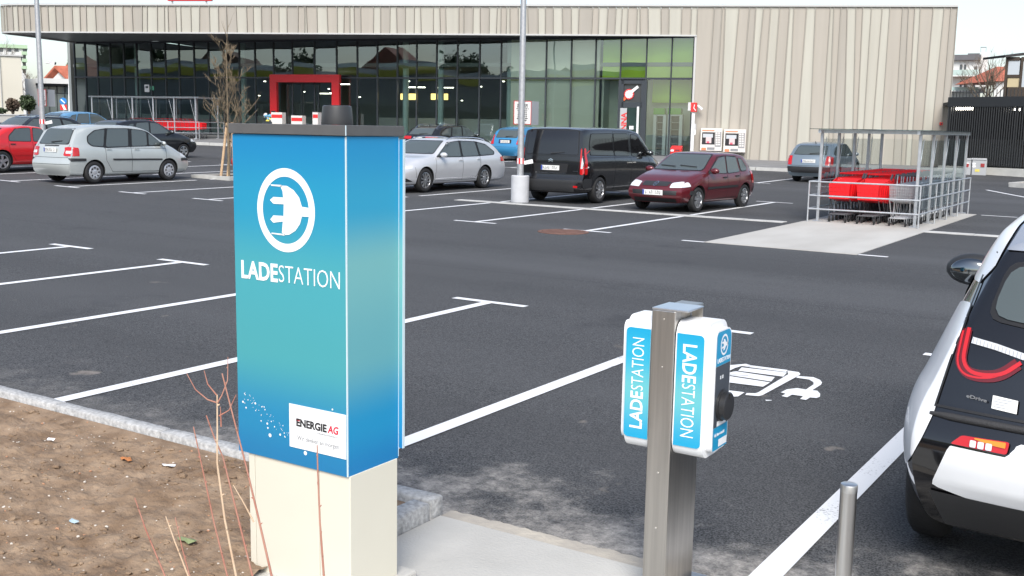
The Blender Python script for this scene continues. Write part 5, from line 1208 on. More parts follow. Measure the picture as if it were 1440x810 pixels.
# ================================================================ YOUNG TREE WITH STAKES
tb = G(322,250.5); bare_tree('street_tree','young bare tree with upright twigs held by wooden stakes','' or (tb.x,tb.y,zg(tb.x,tb.y)+.05),4.9,.95,77,pbr('bark_young',(.20,.155,.10),.9,var=.2,vscale=8),5,.042,1.25,.20,17,thick=.17)
M_STAKE = pbr('stake_wood',(.52,.36,.22),.8,var=.12,vscale=7)
Dt = Vector((tb.x,tb.y,0)).dot(HF)
for a, b, off, lab in (((309.5,248),(319,173),-.25,'leaning pale wooden stake in front of the young tree'),((319.5,248.5),(323.5,196),-.15,'short pale wooden stake close to the young tree'),((330,247),(326,172),.35,'wooden stake on the far side of the young tree')):
    p, q = DP(*a,Dt+off), DP(*b,Dt+off); t = thing('tree_stake',lab,'stake',p); wpart(t,'pole',M_STAKE,MB().tube([p-UP*.2,q],.04,8)); wpart(t,'band',M_RUB,MB().tube([p.lerp(q,.93),p.lerp(q,.95)],.045,8))
bq = bpy.data.objects.new('tree_bed', None); COL.objects.link(bq); tag(bq,kind='structure')
zb = zg(tb.x,tb.y)
for r in ((-.85,.85,-.75,-.62),(-.85,.85,.62,.75),(-.85,-.72,-.61,.61),(.72,.85,-.61,.61)): MB().box(tb.x+r[0],tb.x+r[1],tb.y+r[2],tb.y+r[3],zb-.1,zb+.10).build('kerb_stone',M_KERBF,bq)
MB().box(tb.x-.715,tb.x+.715,tb.y-.615,tb.y+.615,zb-.1,zb+.06).build('bed_soil',pbr('tree_soil',(.10,.075,.05),.95,col2=(.06,.045,.03),vscale=6),bq)

# ================================================================ BARE STEMS IN THE SOIL BED
M_STR = pbr('stem_red',(.34,.13,.09),.7,col2=(.42,.22,.16),vscale=14); M_STC = pbr('stem_cream',(.60,.46,.32),.7,col2=(.50,.34,.22),vscale=14)
sh = thing('bare_shrub','thin red and cream leafless stems growing before the blue pillar','shrub',(-2.75,2.75,.05))
rg = random.Random(15)
def stem(pts, D, r, mat, name='stem', ground=True):
    q = [DP(px,py,D) for px, py in pts]
    if ground:
        a, b = q[-2], q[-1]; d = b-a; d.normalize()
        if d.z > -.5: d.z = -.5
        k = (b.z-.04)/-d.z; q.append(b+d*k*.5+Vector((0,0,0))); q.append(Vector((b.x+d.x*k*.7,b.y+d.y*k*.7,.03)))
    n = len(q); rs = [r*(.45+.55*i/(n-1)) for i in range(n)]
    m = MB(); m.tube(q,rs,7)
    for i in range(n-1):
        L = (q[i+1]-q[i]).length
        for j in range(int(L/.07)):
            p = q[i].lerp(q[i+1],(j+.5)/(L/.07)); d = Vector((rg.uniform(-1,1),rg.uniform(-1,1),.6)).normalized(); m.tube([p,p+d*(r*2.0)],[r*.8,r*.3],5)
    o = m.build(name,mat,sh,smooth=60); o.matrix_parent_inverse = Matrix.Translation((2.75,-2.75,-.05)); return o
stem([(189.4,700),(205,745),(232,810)],3.5,.0042,M_STR); stem([(233,726),(246,762),(264.7,810)],3.45,.0042,M_STC); stem([(246.4,727.6),(256,770),(266.7,810)],3.55,.0038,M_STR)
stem([(272,600),(286,665),(301,735),(319.7,810)],3.55,.0042,M_STR); stem([(305.4,555),(305.6,605),(305.4,651),(316,730),(332,810)],3.4,.0050,M_STC); stem([(290,584),(302,617),(313.6,643),(334,725),(355,810)],3.45,.0044,M_STR)
stem([(312.3,525),(329,590),(346,655),(362,722),(382,810)],3.3,.0046,M_STR); stem([(446,626),(447,665),(450,735),(455.5,810)],3.3,.0046,M_STR); stem([(328,682),(342,706),(357,734)],3.42,.003,M_STC,'twig',False)
for pts in ([(287,521),(292,540),(305,556)],[(262.5,525),(275,548),(292,562),(304,566)],[(320.6,502),(320,535),(312,556),(305.5,567)],[(332,555),(322,577),(308,585)],[(310,572),(311,600)]): stem(pts,3.4,.0026,M_STR,'twig',False)
for px, py, sz, mt, lab in ((238.5,653.5,.045,M_WHITE,'crumpled white paper scrap lying on the soil'),(177.5,648,.040,pbr('leaf_orange',(.42,.16,.05),.7),'withered orange leaf lying on the soil'),(263,760,.05,pbr('leaf_green_dead',(.22,.26,.12),.7),'dull green leaf lying on the soil beside the stems'),(71,622,.03,M_WHITE,'pale flat paper shred lying on the soil near the kerb'),(104,729,.03,pbr('litter_blue',(.35,.45,.5),.6),'bluish plastic shred lying in the soil')):
    p = G(px,py,.06); z = soil_z(p.x,p.y); t = thing('litter',lab,'litter',(p.x,p.y,z)); rgl = random.Random(px); b = bmesh.new(); n = 9
    vs = [b.verts.new((sz*(1+rgl.uniform(-.3,.3))*cos(2*pi*j/n),sz*.55*(1+rgl.uniform(-.3,.3))*sin(2*pi*j/n),.006+rgl.uniform(0,.014))) for j in range(n)]; cv = b.verts.new((0,0,.02))
    for j in range(n): b.faces.new((vs[j],vs[(j+1)%n],cv))
    me = bpy.data.meshes.new('scrap'); b.to_mesh(me); b.free(); me.materials.append(mt); put('scrap',me,t)
# ================================================================ CARS
def lerp_list(pts, smooth=0.0):
    pts = sorted(pts)
    def f(x):
        if x <= pts[0][0]: return pts[0][1]
        if x >= pts[-1][0]: return pts[-1][1]
        for (a, u), (b, v) in zip(pts, pts[1:]):
            if a <= x <= b: return u + (v-u)*(x-a)/(b-a)
    if not smooth: return f
    return lambda x: sum(f(x+smooth*k/3) for k in range(-3,4))/7
def chaikin(p, n=2):
    for _ in range(n):
        q = [p[0]]
        for a, b in zip(p, p[1:]): q += [(a[0]*.75+b[0]*.25, a[1]*.75+b[1]*.25), (a[0]*.25+b[0]*.75, a[1]*.25+b[1]*.75)]
        q.append(p[-1]); p = q
    return p
def round_poly(pts, r, n=3):
    out = []; k = len(pts)
    for i in range(k):
        p = Vector(pts[i]); a = Vector(pts[i-1])-p; b = Vector(pts[(i+1)%k])-p
        ra = min(r, a.length*.45, b.length*.45); pa = p+a.normalized()*ra; pb = p+b.normalized()*ra
        for j in range(n+1):
            t = j/n; out.append(pa*(1-t)**2 + p*(2*t*(1-t)) + pb*t*t)
    return out
CARMAT = dict(glass=pbr('car_glass',(.075,.092,.092),.03,spec=.9), tint=pbr('car_glass_tint',(.008,.008,.009),.03,spec=.8), seal=pbr('car_seal',(.012,.012,.013),.5), black=pbr('car_black_plastic',(.025,.026,.028),.55,bump=.1,bscale=300),
    under=pbr('car_underside',(.012,.012,.012),.9), red=pbr('tail_red',(.50,.008,.010),.12,coat=.6), clear=pbr('lamp_clear',(.62,.64,.66),.12,coat=.6), amber=pbr('lamp_amber',(.75,.25,.03),.15), plate=pbr('plate_white',(.80,.80,.77),.4), blue=pbr('plate_blue',(.02,.06,.35),.4), ink=pbr('plate_ink',(.10,.10,.10),.5),
    tyre=pbr('tyre',(.018,.018,.019),.75,bump=.3,bscale=90), alloy=pbr('alloy',(.55,.56,.58),.28,metal=.85), hub=pbr('hubcap',(.50,.51,.53),.35,metal=.5), dark=pbr('rim_dark',(.03,.03,.032),.5), chrome=pbr('chrome',(.75,.76,.78),.12,metal=1))
def paint(name, col, rough=.28, metal=.25, coat=.8): return pbr('paint_'+name, col, rough, metal=metal, coat=coat, var=.03, vscale=3)

class Body:
    def __init__(s, sp):
        s.sp = sp; L, W, H = sp['L'], sp['W'], sp['H']; top = lerp_list(sp['top'], .10); belt = lerp_list(sp['belt'], .1)
        xr = lerp_list(sp['xr'], .05); xf = lerp_list(sp['xf'], .05); zb = sp.get('zb', .19); kr, kf = sp.get('kr', .07), sp.get('kf', .13); tum = sp.get('tum', .30)
        N = sp.get('N',72); st = [.5-.5*cos(pi*(i/(N-1)))*(.55+.45*abs(cos(pi*i/(N-1)))) for i in range(N)]
        st = sorted((.5-.5*cos(pi*i/(N-1)))*.45 + (i/(N-1))*.55 for i in range(N)); v = []; s.half = None
        def sec(u):
            x0 = -L/2+u*L; zt = top(x0); zB = min(belt(x0), zt-.06); dr, df = u*L, (1-u)*L
            tp = 1 - kr*max(0,1-dr/.55)**2.2 - kf*max(0,1-df/.85)**2.2; w = W/2*tp
            g = max(0, zt-zB-.06); wr = w*(.93 - tum*g*.52); zm = zb+(zB-zb)*.55
            zs = zb + .02*max(0,1-min(dr,df)/.4)
            pts = [(0,zs),(w*.55,zs),(w*.90,zs+.01),(w*.955,zs+.10),(w*.995,zm-.08),(w*1.005,zm+.06),(w*.992,zB-.10),(w*.965,zB-.02),(w*.935,zB+.03),
                   ((w*.935*.45+wr*.55),zB+.03+(zt-zB-.10)*.55 if g > .1 else zB+.04),(wr*1.0,zt-.075 if g > .1 else zB+.048),(wr*.90,zt-.028 if g > .1 else zt-.012),(wr*.62,zt-.010 if g > .1 else zt-.004),(wr*.3,zt-.002),(0,zt)]
            pts = chaikin(pts, sp.get('ck',2)); out = []
            for y, z in pts:
                x = x0 + xr(z)*max(0,1-dr/1.15)**1.4 - xf(z)*max(0,1-df/.85)**1.4; out.append((x,y,z))
            return out
        secs = [sec(u) for u in st]; M = len(secs[0]); ring = lambda h: h + [(x,-y,z) for x, y, z in reversed(h[1:-1])]
        R = 2*M-2
        for h in secs: v += ring(h)
        f = [(i*R+j, i*R+(j+1)%R, (i+1)*R+(j+1)%R, (i+1)*R+j) for i in range(N-1) for j in range(R)]
        for end, base in ((-1,0),(1,(N-1)*R)):       # bulged end caps
            cols = sp.get('cols',9); h = secs[0] if end < 0 else secs[-1]; bulge = sp.get('bulge_r' if end < 0 else 'bulge_f', .07); idx = {}
            for j in range(M):
                for c in range(cols+1):
                    q = -1+2*c/cols
                    if c == 0: idx[j,c] = base+(0 if j in (0,) else (M-1 if j == M-1 else R-j))
                    elif c == cols: idx[j,c] = base+j
                    else:
                        if j in (0,M-1): idx[j,c] = base+j; continue
                        x, y, z = h[j]; zz = (z-h[0][2])/(h[-1][2]-h[0][2]); idx[j,c] = len(v); v.append((x+end*bulge*(1-q*q)*min(1,5*zz,6*(1-zz)+.1),y*q,z))
            for j in range(M-1):
                for c in range(cols):
                    a = [idx[j,c],idx[j,c+1],idx[j+1,c+1],idx[j+1,c]]; b = []
                    for k in a:
                        if k not in b: b.append(k)
                    if len(b) > 2: f.append(tuple(b))
        s.v, s.f = v, f
        b = bmesh.new(); vs = [b.verts.new(p) for p in v]
        for q in f:
            try: b.faces.new([vs[k] for k in q])
            except ValueError: pass
        bmesh.ops.remove_doubles(b, verts=b.verts, dist=.0005); bmesh.ops.recalc_face_normals(b, faces=b.faces)
        s.bvh = BVHTree.FromBMesh(b); s.bm = b
    def cast(s, kind, p, q, off):
        if kind == 'L': o, d = Vector((p,4,q)), Vector((0,-1,0))
        elif kind == 'R': o, d = Vector((p,-4,q)), Vector((0,1,0))
        elif kind == 'B': o, d = Vector((-6,p,q)), Vector((1,0,0))
        elif kind == 'F': o, d = Vector((6,p,q)), Vector((-1,0,0))
        else: o, d = Vector((p,q,5)), Vector((0,0,-1))
        h = s.bvh.ray_cast(o, d)
        if h[0] is None:
            s.last = True
            h = s.bvh.find_nearest(o+d*(4-s.sp['W']/2 if kind in 'LR' else 4))
            return h[0] + h[1]*off
        n = h[1] if h[1].dot(d) < 0 else -h[1]
        return h[0] + (n*.6 - d*.4).normalized()*off
    def patch(s, kind, pts, off=.006, r=.03, cuts=2, mb=None, mi=0):
        b = bmesh.new(); P = round_poly(pts, r) if r else [Vector(p) for p in pts]
        b.faces.new([b.verts.new((p.x,p.y,0)) for p in P]); bmesh.ops.triangulate(b, faces=b.faces)
        for _ in range(cuts):
            es = [e for e in b.edges if e.calc_length() > .07]
            if not es: break
            bmesh.ops.subdivide_edges(b, edges=es, cuts=1); bmesh.ops.triangulate(b, faces=b.faces)
        b.verts.index_update(); s.miss = set(); vs = []
        for v in b.verts:
            s.last = False; vs.append(s.cast(kind, v.co.x, v.co.y, off))
            if s.last: s.miss.add(v.index)
        fs = []
        for q in b.faces:
            ix = tuple(v.index for v in q.verts)
            if any(i in s.miss for i in ix): continue
            if any((vs[e.verts[0].index]-vs[e.verts[1].index]).length > 5*e.calc_length()+.05 for e in q.edges): continue
            fs.append(ix)
        b.free()
        mb = mb or MB(); mb.add(vs, fs, mi); return mb
    def line(s, kind, pts, w, off=.003, mb=None):
        mb = mb or MB(); d = []
        for a, b in zip(pts, pts[1:]):
            a, b = Vector(a), Vector(b); n = max(1, int((b-a).length/.06)); d += [a.lerp(b, i/n) for i in range(n)]
        d.append(Vector(pts[-1])); k = len(d); vs = []
        for i, p in enumerate(d):
            t = (d[min(i+1,k-1)]-d[max(i-1,0)]).normalized(); nn = Vector((-t.y,t.x))*(w/2); vs += [s.cast(kind,*(p-nn),off), s.cast(kind,*(p+nn),off)]
        mb.add(vs, [(2*i,2*i+2,2*i+3,2*i+1) for i in range(k-1)]); return mb

def scale_pts(pts, ax, ay=1): return [(x*ax, y*ay) for x, y in pts]
def grow(pts, d):
    c = Vector((sum(p[0] for p in pts)/len(pts), sum(p[1] for p in pts)/len(pts))); o = []
    k = len(pts)
    for i in range(k):
        p = Vector(pts[i]); a = (p-Vector(pts[i-1])).normalized(); b = (Vector(pts[(i+1)%k])-p).normalized(); n = Vector((a.y,-a.x))+Vector((b.y,-b.x)); n = n.normalized() if n.length > 1e-6 else (p-c).normalized()
        if n.dot(p-c) < 0: n = -n
        o.append(p+n*d*1.2)
    return o
WHEELS = {}
def wheel_mesh(r, w, style):
    key = (round(r,3), w, style)
    if key in WHEELS: return WHEELS[key]
    rr = r*.66 if style != 'steel' else r*.64
    t = MB(); t.lathe([(rr,-w/2+.012),(rr+.012,-w/2),(r-.025,-w/2+.004),(r-.006,-w/2+.022),(r,-w/2+.045),(r,w/2-.045),(r-.006,w/2-.022),(r-.025,w/2-.004),(rr+.012,w/2),(rr,w/2-.012)],40,(0,0,0),'y',0,False)
    tyre = t.mesh('wheel', CARMAT['tyre'], 50)
    m = MB(); yo = w/2; S = lambda y: -y    # outer face towards -y in lathe('y'); build directly in xz plane instead
    def disc(r0, r1, y0, y1, mi, n=36):
        vs = []
        for rad, y in ((r0,y0),(r1,y1)): vs += [(rad*cos(2*pi*j/n), y, rad*sin(2*pi*j/n)) for j in range(n)]
        m.add(vs, [(j,(j+1)%n,n+(j+1)%n,n+j) for j in range(n)], mi)
    disc(rr,rr-.012,yo-.012,yo-.010,0); disc(rr-.012,rr-.022,yo-.010,yo-.035,0); disc(rr-.022,rr-.03,yo-.035,-yo+.02,1); disc(rr-.03,.001,yo-.085,yo-.085,1)
    if style == 'steel':       # covered wheel
        disc(rr-.010,rr*.80,yo-.014,yo+.000,0); disc(rr*.80,rr*.42,yo+.000,yo-.012,0); disc(rr*.42,rr*.2,yo-.012,yo-.004,0); disc(rr*.2,.001,yo-.004,yo-.002,0); n = 8
        for j in range(n):
            a = 2*pi*j/n; ca, sa = cos(a), sin(a); w2 = .030
            vs = [(ca*q-sa*k*w2*f, yo+.0035-(.006 if q < rr*.6 else 0), sa*q+ca*k*w2*f) for q, f in ((rr*.50,.5),(rr*.76,1)) for k in (-1,1)]; m.add(vs,[(0,1,3,2)],1)
    else:
        n = {'five':5,'ten':10,'seven':7,'twin':5}[style]; disc(rr*.24,rr*.20,yo-.03,yo-.012,0); disc(rr*.20,.001,yo-.012,yo-.010,0)
        for j in range(n):
            for dt in ((-.17,.17) if style == 'twin' else (0,)):
                a = 2*pi*j/n+dt+.3; ca, sa = cos(a), sin(a); w0, w1 = (.016,.020) if style in ('ten','twin') else (.030,.042)
                p = [(rr*.16,w0,yo-.014),(rr-.014,w1,yo-.012),(rr-.014,w1,yo-.05),(rr*.16,w0,yo-.06)]; vs = []
                for q, ww, y in p: vs += [(ca*q-sa*ww,y,sa*q+ca*ww),(ca*q+sa*ww,y,sa*q-ca*ww)]
                m.add(vs,[(0,1,3,2),(0,2,4,6),(1,7,5,3),(2,3,5,4)],0)
    rim = m.mesh('rim', [CARMAT['hub'] if style == 'steel' else CARMAT['alloy'], CARMAT['dark']], 35)
    WHEELS[key] = (tyre, rim); return WHEELS[key]

def build_car(name, label, cat, sp, pnt, loc, heading, group=None, glass='glass', lower=None, wheel='five', pitch=0, far=False):
    """car facing its own +x, placed at loc with the given heading (radians from +X)"""
    t = thing(name, label, cat, loc, heading, group); B = Body(sp); L, W, H = sp['L'], sp['W'], sp['H']; C = CARMAT; G_ = C[glass]
    fa, ra, wr = L/2-sp['fo'], L/2-sp['fo']-sp['wb'], sp.get('wr', .31); ww = sp.get('ww', .195)
    me = bpy.data.meshes.new('body'); B.bm.to_mesh(me); me.materials.append(pnt); me.materials.append(C['under'])
    if not far:
        tmp = bpy.data.objects.new('tmp', me); COL.objects.link(tmp); cut = MB()
        for x in (fa, ra): cut.lathe([(wr+.055,-W),(wr+.055,W)],40,(x,0,wr-.005),'y',1)
        cm = cut.mesh('cut', [pnt, C['under']]); bb = bmesh.new(); bb.from_mesh(cm); bmesh.ops.recalc_face_normals(bb, faces=bb.faces); bb.to_mesh(cm); bb.free()
        co = bpy.data.objects.new('cut', cm); COL.objects.link(co)
        md = tmp.modifiers.new('b','BOOLEAN'); md.object = co; md.operation = 'DIFFERENCE'; md.solver = 'EXACT'
        bpy.context.view_layer.update(); dg = bpy.context.evaluated_depsgraph_get(); me2 = bpy.data.meshes.new_from_object(tmp.evaluated_get(dg)); bpy.data.objects.remove(tmp); bpy.data.objects.remove(co); bpy.data.meshes.remove(cm)
        if len(me2.polygons) > 1000: me = me2
        else: print('boolean failed', name)
    me.name = 'body'; me.polygons.foreach_set('use_smooth',[True]*len(me.polygons)); me.set_sharp_from_angle(angle=radians(38)); put('body', me, t)
    def part(nm, mt, mb, parent=None, smooth=60): return mb.build(nm, mt, parent or t, smooth=smooth)
    seal = MB()
    for pane in sp['side']:
        for s in 'LR':
            if sp.get('dlo') is None: B.patch(s, grow(pane,.018), .004, .05, 2, seal)
            part('side_window', G_, B.patch(s, pane, .009, sp.get('wround',.05), 3))
    if sp.get('dlo'):
        for s in 'LR': B.patch(s, sp['dlo'], .005, .06, 6, seal)
    ws = sp['ws']; B.patch('F', grow(ws,.02), .004, .05, 3, seal); part('windscreen', C['glass'], B.patch('F', ws, .009, .05, 4))
    rw = sp['rw']; B.patch('B', grow(rw,.018), .004, .06, 3, seal); part('rear_window', G_, B.patch('B', rw, .009, sp.get('rwround',.06), 3))
    part('window_seal', C['seal'], seal)
    if sp.get('hl'):
        for k in (1,-1):
            m = B.patch('F', [(y*k,z) for y, z in sp['hl']], .008, .03, 2)
            if sp.get('hls'): B.patch('L' if k > 0 else 'R', sp['hls'], .008, .03, 2, m)
            part('head_light', C['clear'], m)
    for k in (1,-1):
        if sp.get('tl'):
            m = B.patch('B', [(y*k,z) for y, z in sp['tl']], .010, .03, 2)
            if sp.get('tls'): B.patch('L' if k > 0 else 'R', sp['tls'], .010, .03, 2, m)
            tl = part('tail_light', C['red'], m)
            for q in sp.get('tlc', []): part('lamp_clear', C['clear'], B.patch('B', [(y*k,z) for y, z in q], .014, .015, 1), tl)
    if far: lines = []
    for s in 'LR':
        m = MB()
        for ln in sp.get('seams', []): B.line(s, ln, .010, .003, m)
        if m.v: part('panel_gap', C['seal'], m)
    m = MB()
    for ln in sp.get('rseams', []): B.line('B', ln, .010, .003, m)
    for ln in sp.get('tseams', []): B.line('T', ln, .010, .004, m)
    if m.v: part('panel_gap', C['seal'], m)
    for pl, mt, kinds in sp.get('trim', []):
        for s in kinds: part('trim', pnt if mt == 'paint' else C[mt], B.patch(s, pl, .012, .02, 2))
    for pl, mt in sp.get('ftrim', []): part('front_trim', C[mt], B.patch('F', pl, .007, .02, 3))
    for pl, mt in sp.get('btrim', []): part('rear_trim', pnt if mt == 'paint' else C[mt], B.patch('B', pl, .008, .02, 3))
    for x, z in sp.get('handles', []):
        for s, k in (('L',1),('R',-1)):
            c = B.cast(s, x, z, .012); part('door_handle', C[sp.get('hmat','black')] if sp.get('hmat') != 'paint' else pnt, MB().box(c.x-.085,c.x+.085,c.y-.012,c.y+.012,c.z-.014,c.z+.014), smooth=None)
    for kind, z in (('B',sp.get('plate_r')),('F',sp.get('plate_f'))):
        if z is None: continue
        sgn = -1 if kind == 'B' else 1; c = B.cast(kind, 0, z, .018); c2 = B.cast(kind, 0, z+.05, .018); x = c.x if sgn*c.x > sgn*c2.x else c2.x
        pl = part('number_plate', C['plate'], MB().box(min(x,x+.012*sgn),max(x,x+.012*sgn),-.26,.26,z-.058,z+.058), smooth=None)
        xx = x+.0135*sgn; y1 = (.258 if kind == 'B' else -.258); yb = y1-.04*(1 if y1 > 0 else -1); part('plate_band', C['blue'], MB().box(xx-.001,xx+.001,min(y1,yb),max(y1,yb),z-.055,z+.055), pl, None)
        m = MB(); rg = random.Random(label); y = -.19
        while y < .20:
            if rg.random() < .85:
                y0, y1b = y, y+.034; m.box(xx-.001,xx+.001,y0,y0+.009,z-.036,z+.036); m.box(xx-.001,xx+.001,y1b-.009,y1b,z-.036,z+.036 if rg.random() < .5 else z); zz = rg.choice([-.031,0,.031]); m.box(xx-.001,xx+.001,y0+.009,y1b-.009,z+zz-.006,z+zz+.006)
            y += .052
        part('plate_marks', C['ink'], m, pl, None)
    mx, mz = sp['mirror']; ms = sp.get('msize',1)
    for s, k in (('L',1),('R',-1)):
        c = B.cast(s, mx, mz, 0); mr = part('mirror', C['black'] if sp.get('mblack') else pnt, MB().ico((c.x-.02,c.y+k*(.13*ms),c.z+.05),.1*ms,3,0,0,(.75,1.15,.72))); part('mirror_arm', C['black'], MB().bar((c.x,c.y-k*.02,c.z),(c.x,c.y+k*.08,c.z+.02),.08,.04), mr, None)
        part('mirror_glass', pbr('mirror_glass',(.22,.24,.25),.06,metal=1), MB().ico((c.x-.02-.052*ms,c.y+k*.13*ms,c.z+.05),.1*ms,3,0,0,(.30,.90,.54)), mr)
    ty, rm = wheel_mesh(wr, ww, wheel); yw = W/2-ww/2-.012
    for x in (fa, ra):
        for k in (1,-1):
            w = put('wheel', ty, t, (x,k*yw,wr), 0 if k > 0 else pi); put('rim', rm, w)
    for x in (fa, ra): part('axle', C['under'], MB().tube([(x,-yw+.1,wr),(x,yw-.1,wr)],.05,6), smooth=None)
    if sp.get('rails'):
        x0, x1, y = sp['rails']
        for k in (1,-1):
            pts = []
            for i in range(9):
                x = x0+(x1-x0)*i/8; c = B.cast('T', x, k*y, 0); pts.append((c.x,c.y,c.z+(.045 if 0 < i < 8 else .0)))
            part('roof_rail', C[sp.get('railmat','black')], MB().tube(pts,.016,6))
    if sp.get('wiper'):
        y0, z0, y1, z1 = sp['wiper']; a = B.cast('B',y0,z0,.03); b = B.cast('B',y1,z1,.02); part('rear_wiper', C['black'], MB().tube([a,b],[.016,.010],6))
    for (y0,z0,y1,z1) in sp.get('fwipers', []): part('wiper', C['black'], MB().tube([B.cast('F',y0,z0,.03),B.cast('F',y1,z1,.025)],.011,6))
    if sp.get('aerial'): c = B.cast('T', sp['aerial'], 0, 0); part('aerial', C['black'], MB().tube([c,c+Vector((-.12,0,.09))],[.02,.006],6))
    B.body = me
    return t, B

def respec(sp, L, W, H, **kw):
    a, w, h = L/sp['L'], W/sp['W'], H/sp['H']; o = dict(sp); o.update(L=L, W=W, H=H)
    S = lambda pts: [(x*a, z*h) for x, z in pts]; Y = lambda pts: [(y*w, z*h) for y, z in pts]
    o['top'] = S(sp['top']); o['belt'] = S(sp['belt']); o['xr'] = [(z*h,d*a) for z, d in sp['xr']]; o['xf'] = [(z*h,d*a) for z, d in sp['xf']]
    o['side'] = [S(p) for p in sp['side']]; o['ws'] = Y(sp['ws']); o['rw'] = Y(sp['rw'])
    for k in ('hl','tl'): 
        if sp.get(k): o[k] = Y(sp[k])
    for k in ('hls','tls','dlo'):
        if sp.get(k): o[k] = S(sp[k])
    o['tlc'] = [Y(p) for p in sp.get('tlc',[])]; o['seams'] = [S(p) for p in sp.get('seams',[])]; o['rseams'] = [Y(p) for p in sp.get('rseams',[])]; o['tseams'] = []
    o['trim'] = [(S(p),m,k) for p, m, k in sp.get('trim',[])]; o['ftrim'] = [(Y(p),m) for p, m in sp.get('ftrim',[])]; o['btrim'] = [(Y(p),m) for p, m in sp.get('btrim',[])]
    o['handles'] = S(sp.get('handles',[])); o['mirror'] = (sp['mirror'][0]*a, sp['mirror'][1]*h); o['fo'] = sp['fo']*a; o['wb'] = sp['wb']*a
    for k in ('plate_r','plate_f'):
        if sp.get(k): o[k] = sp[k]*h
    if sp.get('rails'): x0, x1, y = sp['rails']; o['rails'] = (x0*a,x1*a,y*w)
    if sp.get('wiper'): p = sp['wiper']; o['wiper'] = (p[0]*w,p[1]*h,p[2]*w,p[3]*h)
    o['fwipers'] = []
    if sp.get('aerial'): o['aerial'] = sp['aerial']*a
    o.update(kw); return o

HATCH = dict(L=3.73,W=1.61,H=1.42,wb=2.44,fo=.68,wr=.285,ww=.175,
  top=[(-1.865,1.30),(-1.6,1.36),(-1.0,1.405),(-.3,1.42),(-.05,1.40),(.14,1.355),(.78,1.0),(.88,.965),(1.5,.86),(1.75,.76),(1.865,.66)],
  belt=[(-1.865,.93),(-1.0,.90),(0,.87),(1.0,.86),(1.865,.66)], xr=[(.2,.10),(.35,.02),(.5,0),(.62,.02),(.85,.10),(1.0,.20),(1.40,.52)], xf=[(.2,.12),(.38,.02),(.5,0),(.62,.05),(.75,.16),(.95,.3)],
  side=[[(.66,.925),(.11,1.275),(-.22,1.31),(-.25,.90)],[(-.32,.90),(-.29,1.315),(-.80,1.285),(-.95,.925)],[(-1.05,.94),(-.92,1.265),(-1.10,1.235),(-1.36,1.02),(-1.32,.95)]],
  ws=[(-.64,.985),(.64,.985),(.53,1.345),(-.53,1.345)], rw=[(-.56,.98),(.56,.98),(.50,1.29),(-.50,1.29)],
  hl=[(.40,.585),(.70,.60),(.735,.70),(.62,.735),(.40,.70)], hls=[(1.52,.62),(1.80,.60),(1.72,.715),(1.56,.72)], tl=[(.53,.62),(.74,.62),(.74,.94),(.60,.94)], tls=[(-1.80,.62),(-1.62,.62),(-1.56,.93),(-1.72,.93)],
  seams=[[(.80,.30),(.72,.90),(.12,1.30)],[(-.27,.27),(-.275,.90),(-.24,1.33)],[(-.86,.62),(-1.00,.92),(-.86,1.31),(-.24,1.335),(.12,1.30)],[(-.86,.62),(-.80,.30),(.84,.27)],[(1.55,.60),(1.50,.34)]],
  trim=[([(-.80,.545),(.80,.535),(.80,.59),(-.82,.60)],'black','LR')], ftrim=[([(-.33,.62),(.33,.62),(.36,.72),(-.36,.72)],'black'),([(-.78,.42),(.78,.42),(.79,.52),(-.79,.52)],'paint' if False else 'black'),([(-.55,.24),(.55,.24),(.55,.34),(-.55,.34)],'seal')],
  btrim=[([(-.76,.40),(.76,.40),(.76,.52),(-.76,.52)],'black')], handles=[(-.12,.80),(-.78,.82)], plate_r=.70, plate_f=.47, mirror=(.62,.92), fwipers=[(.45,1.0,.0,1.03),(-.1,1.0,-.52,1.02)])
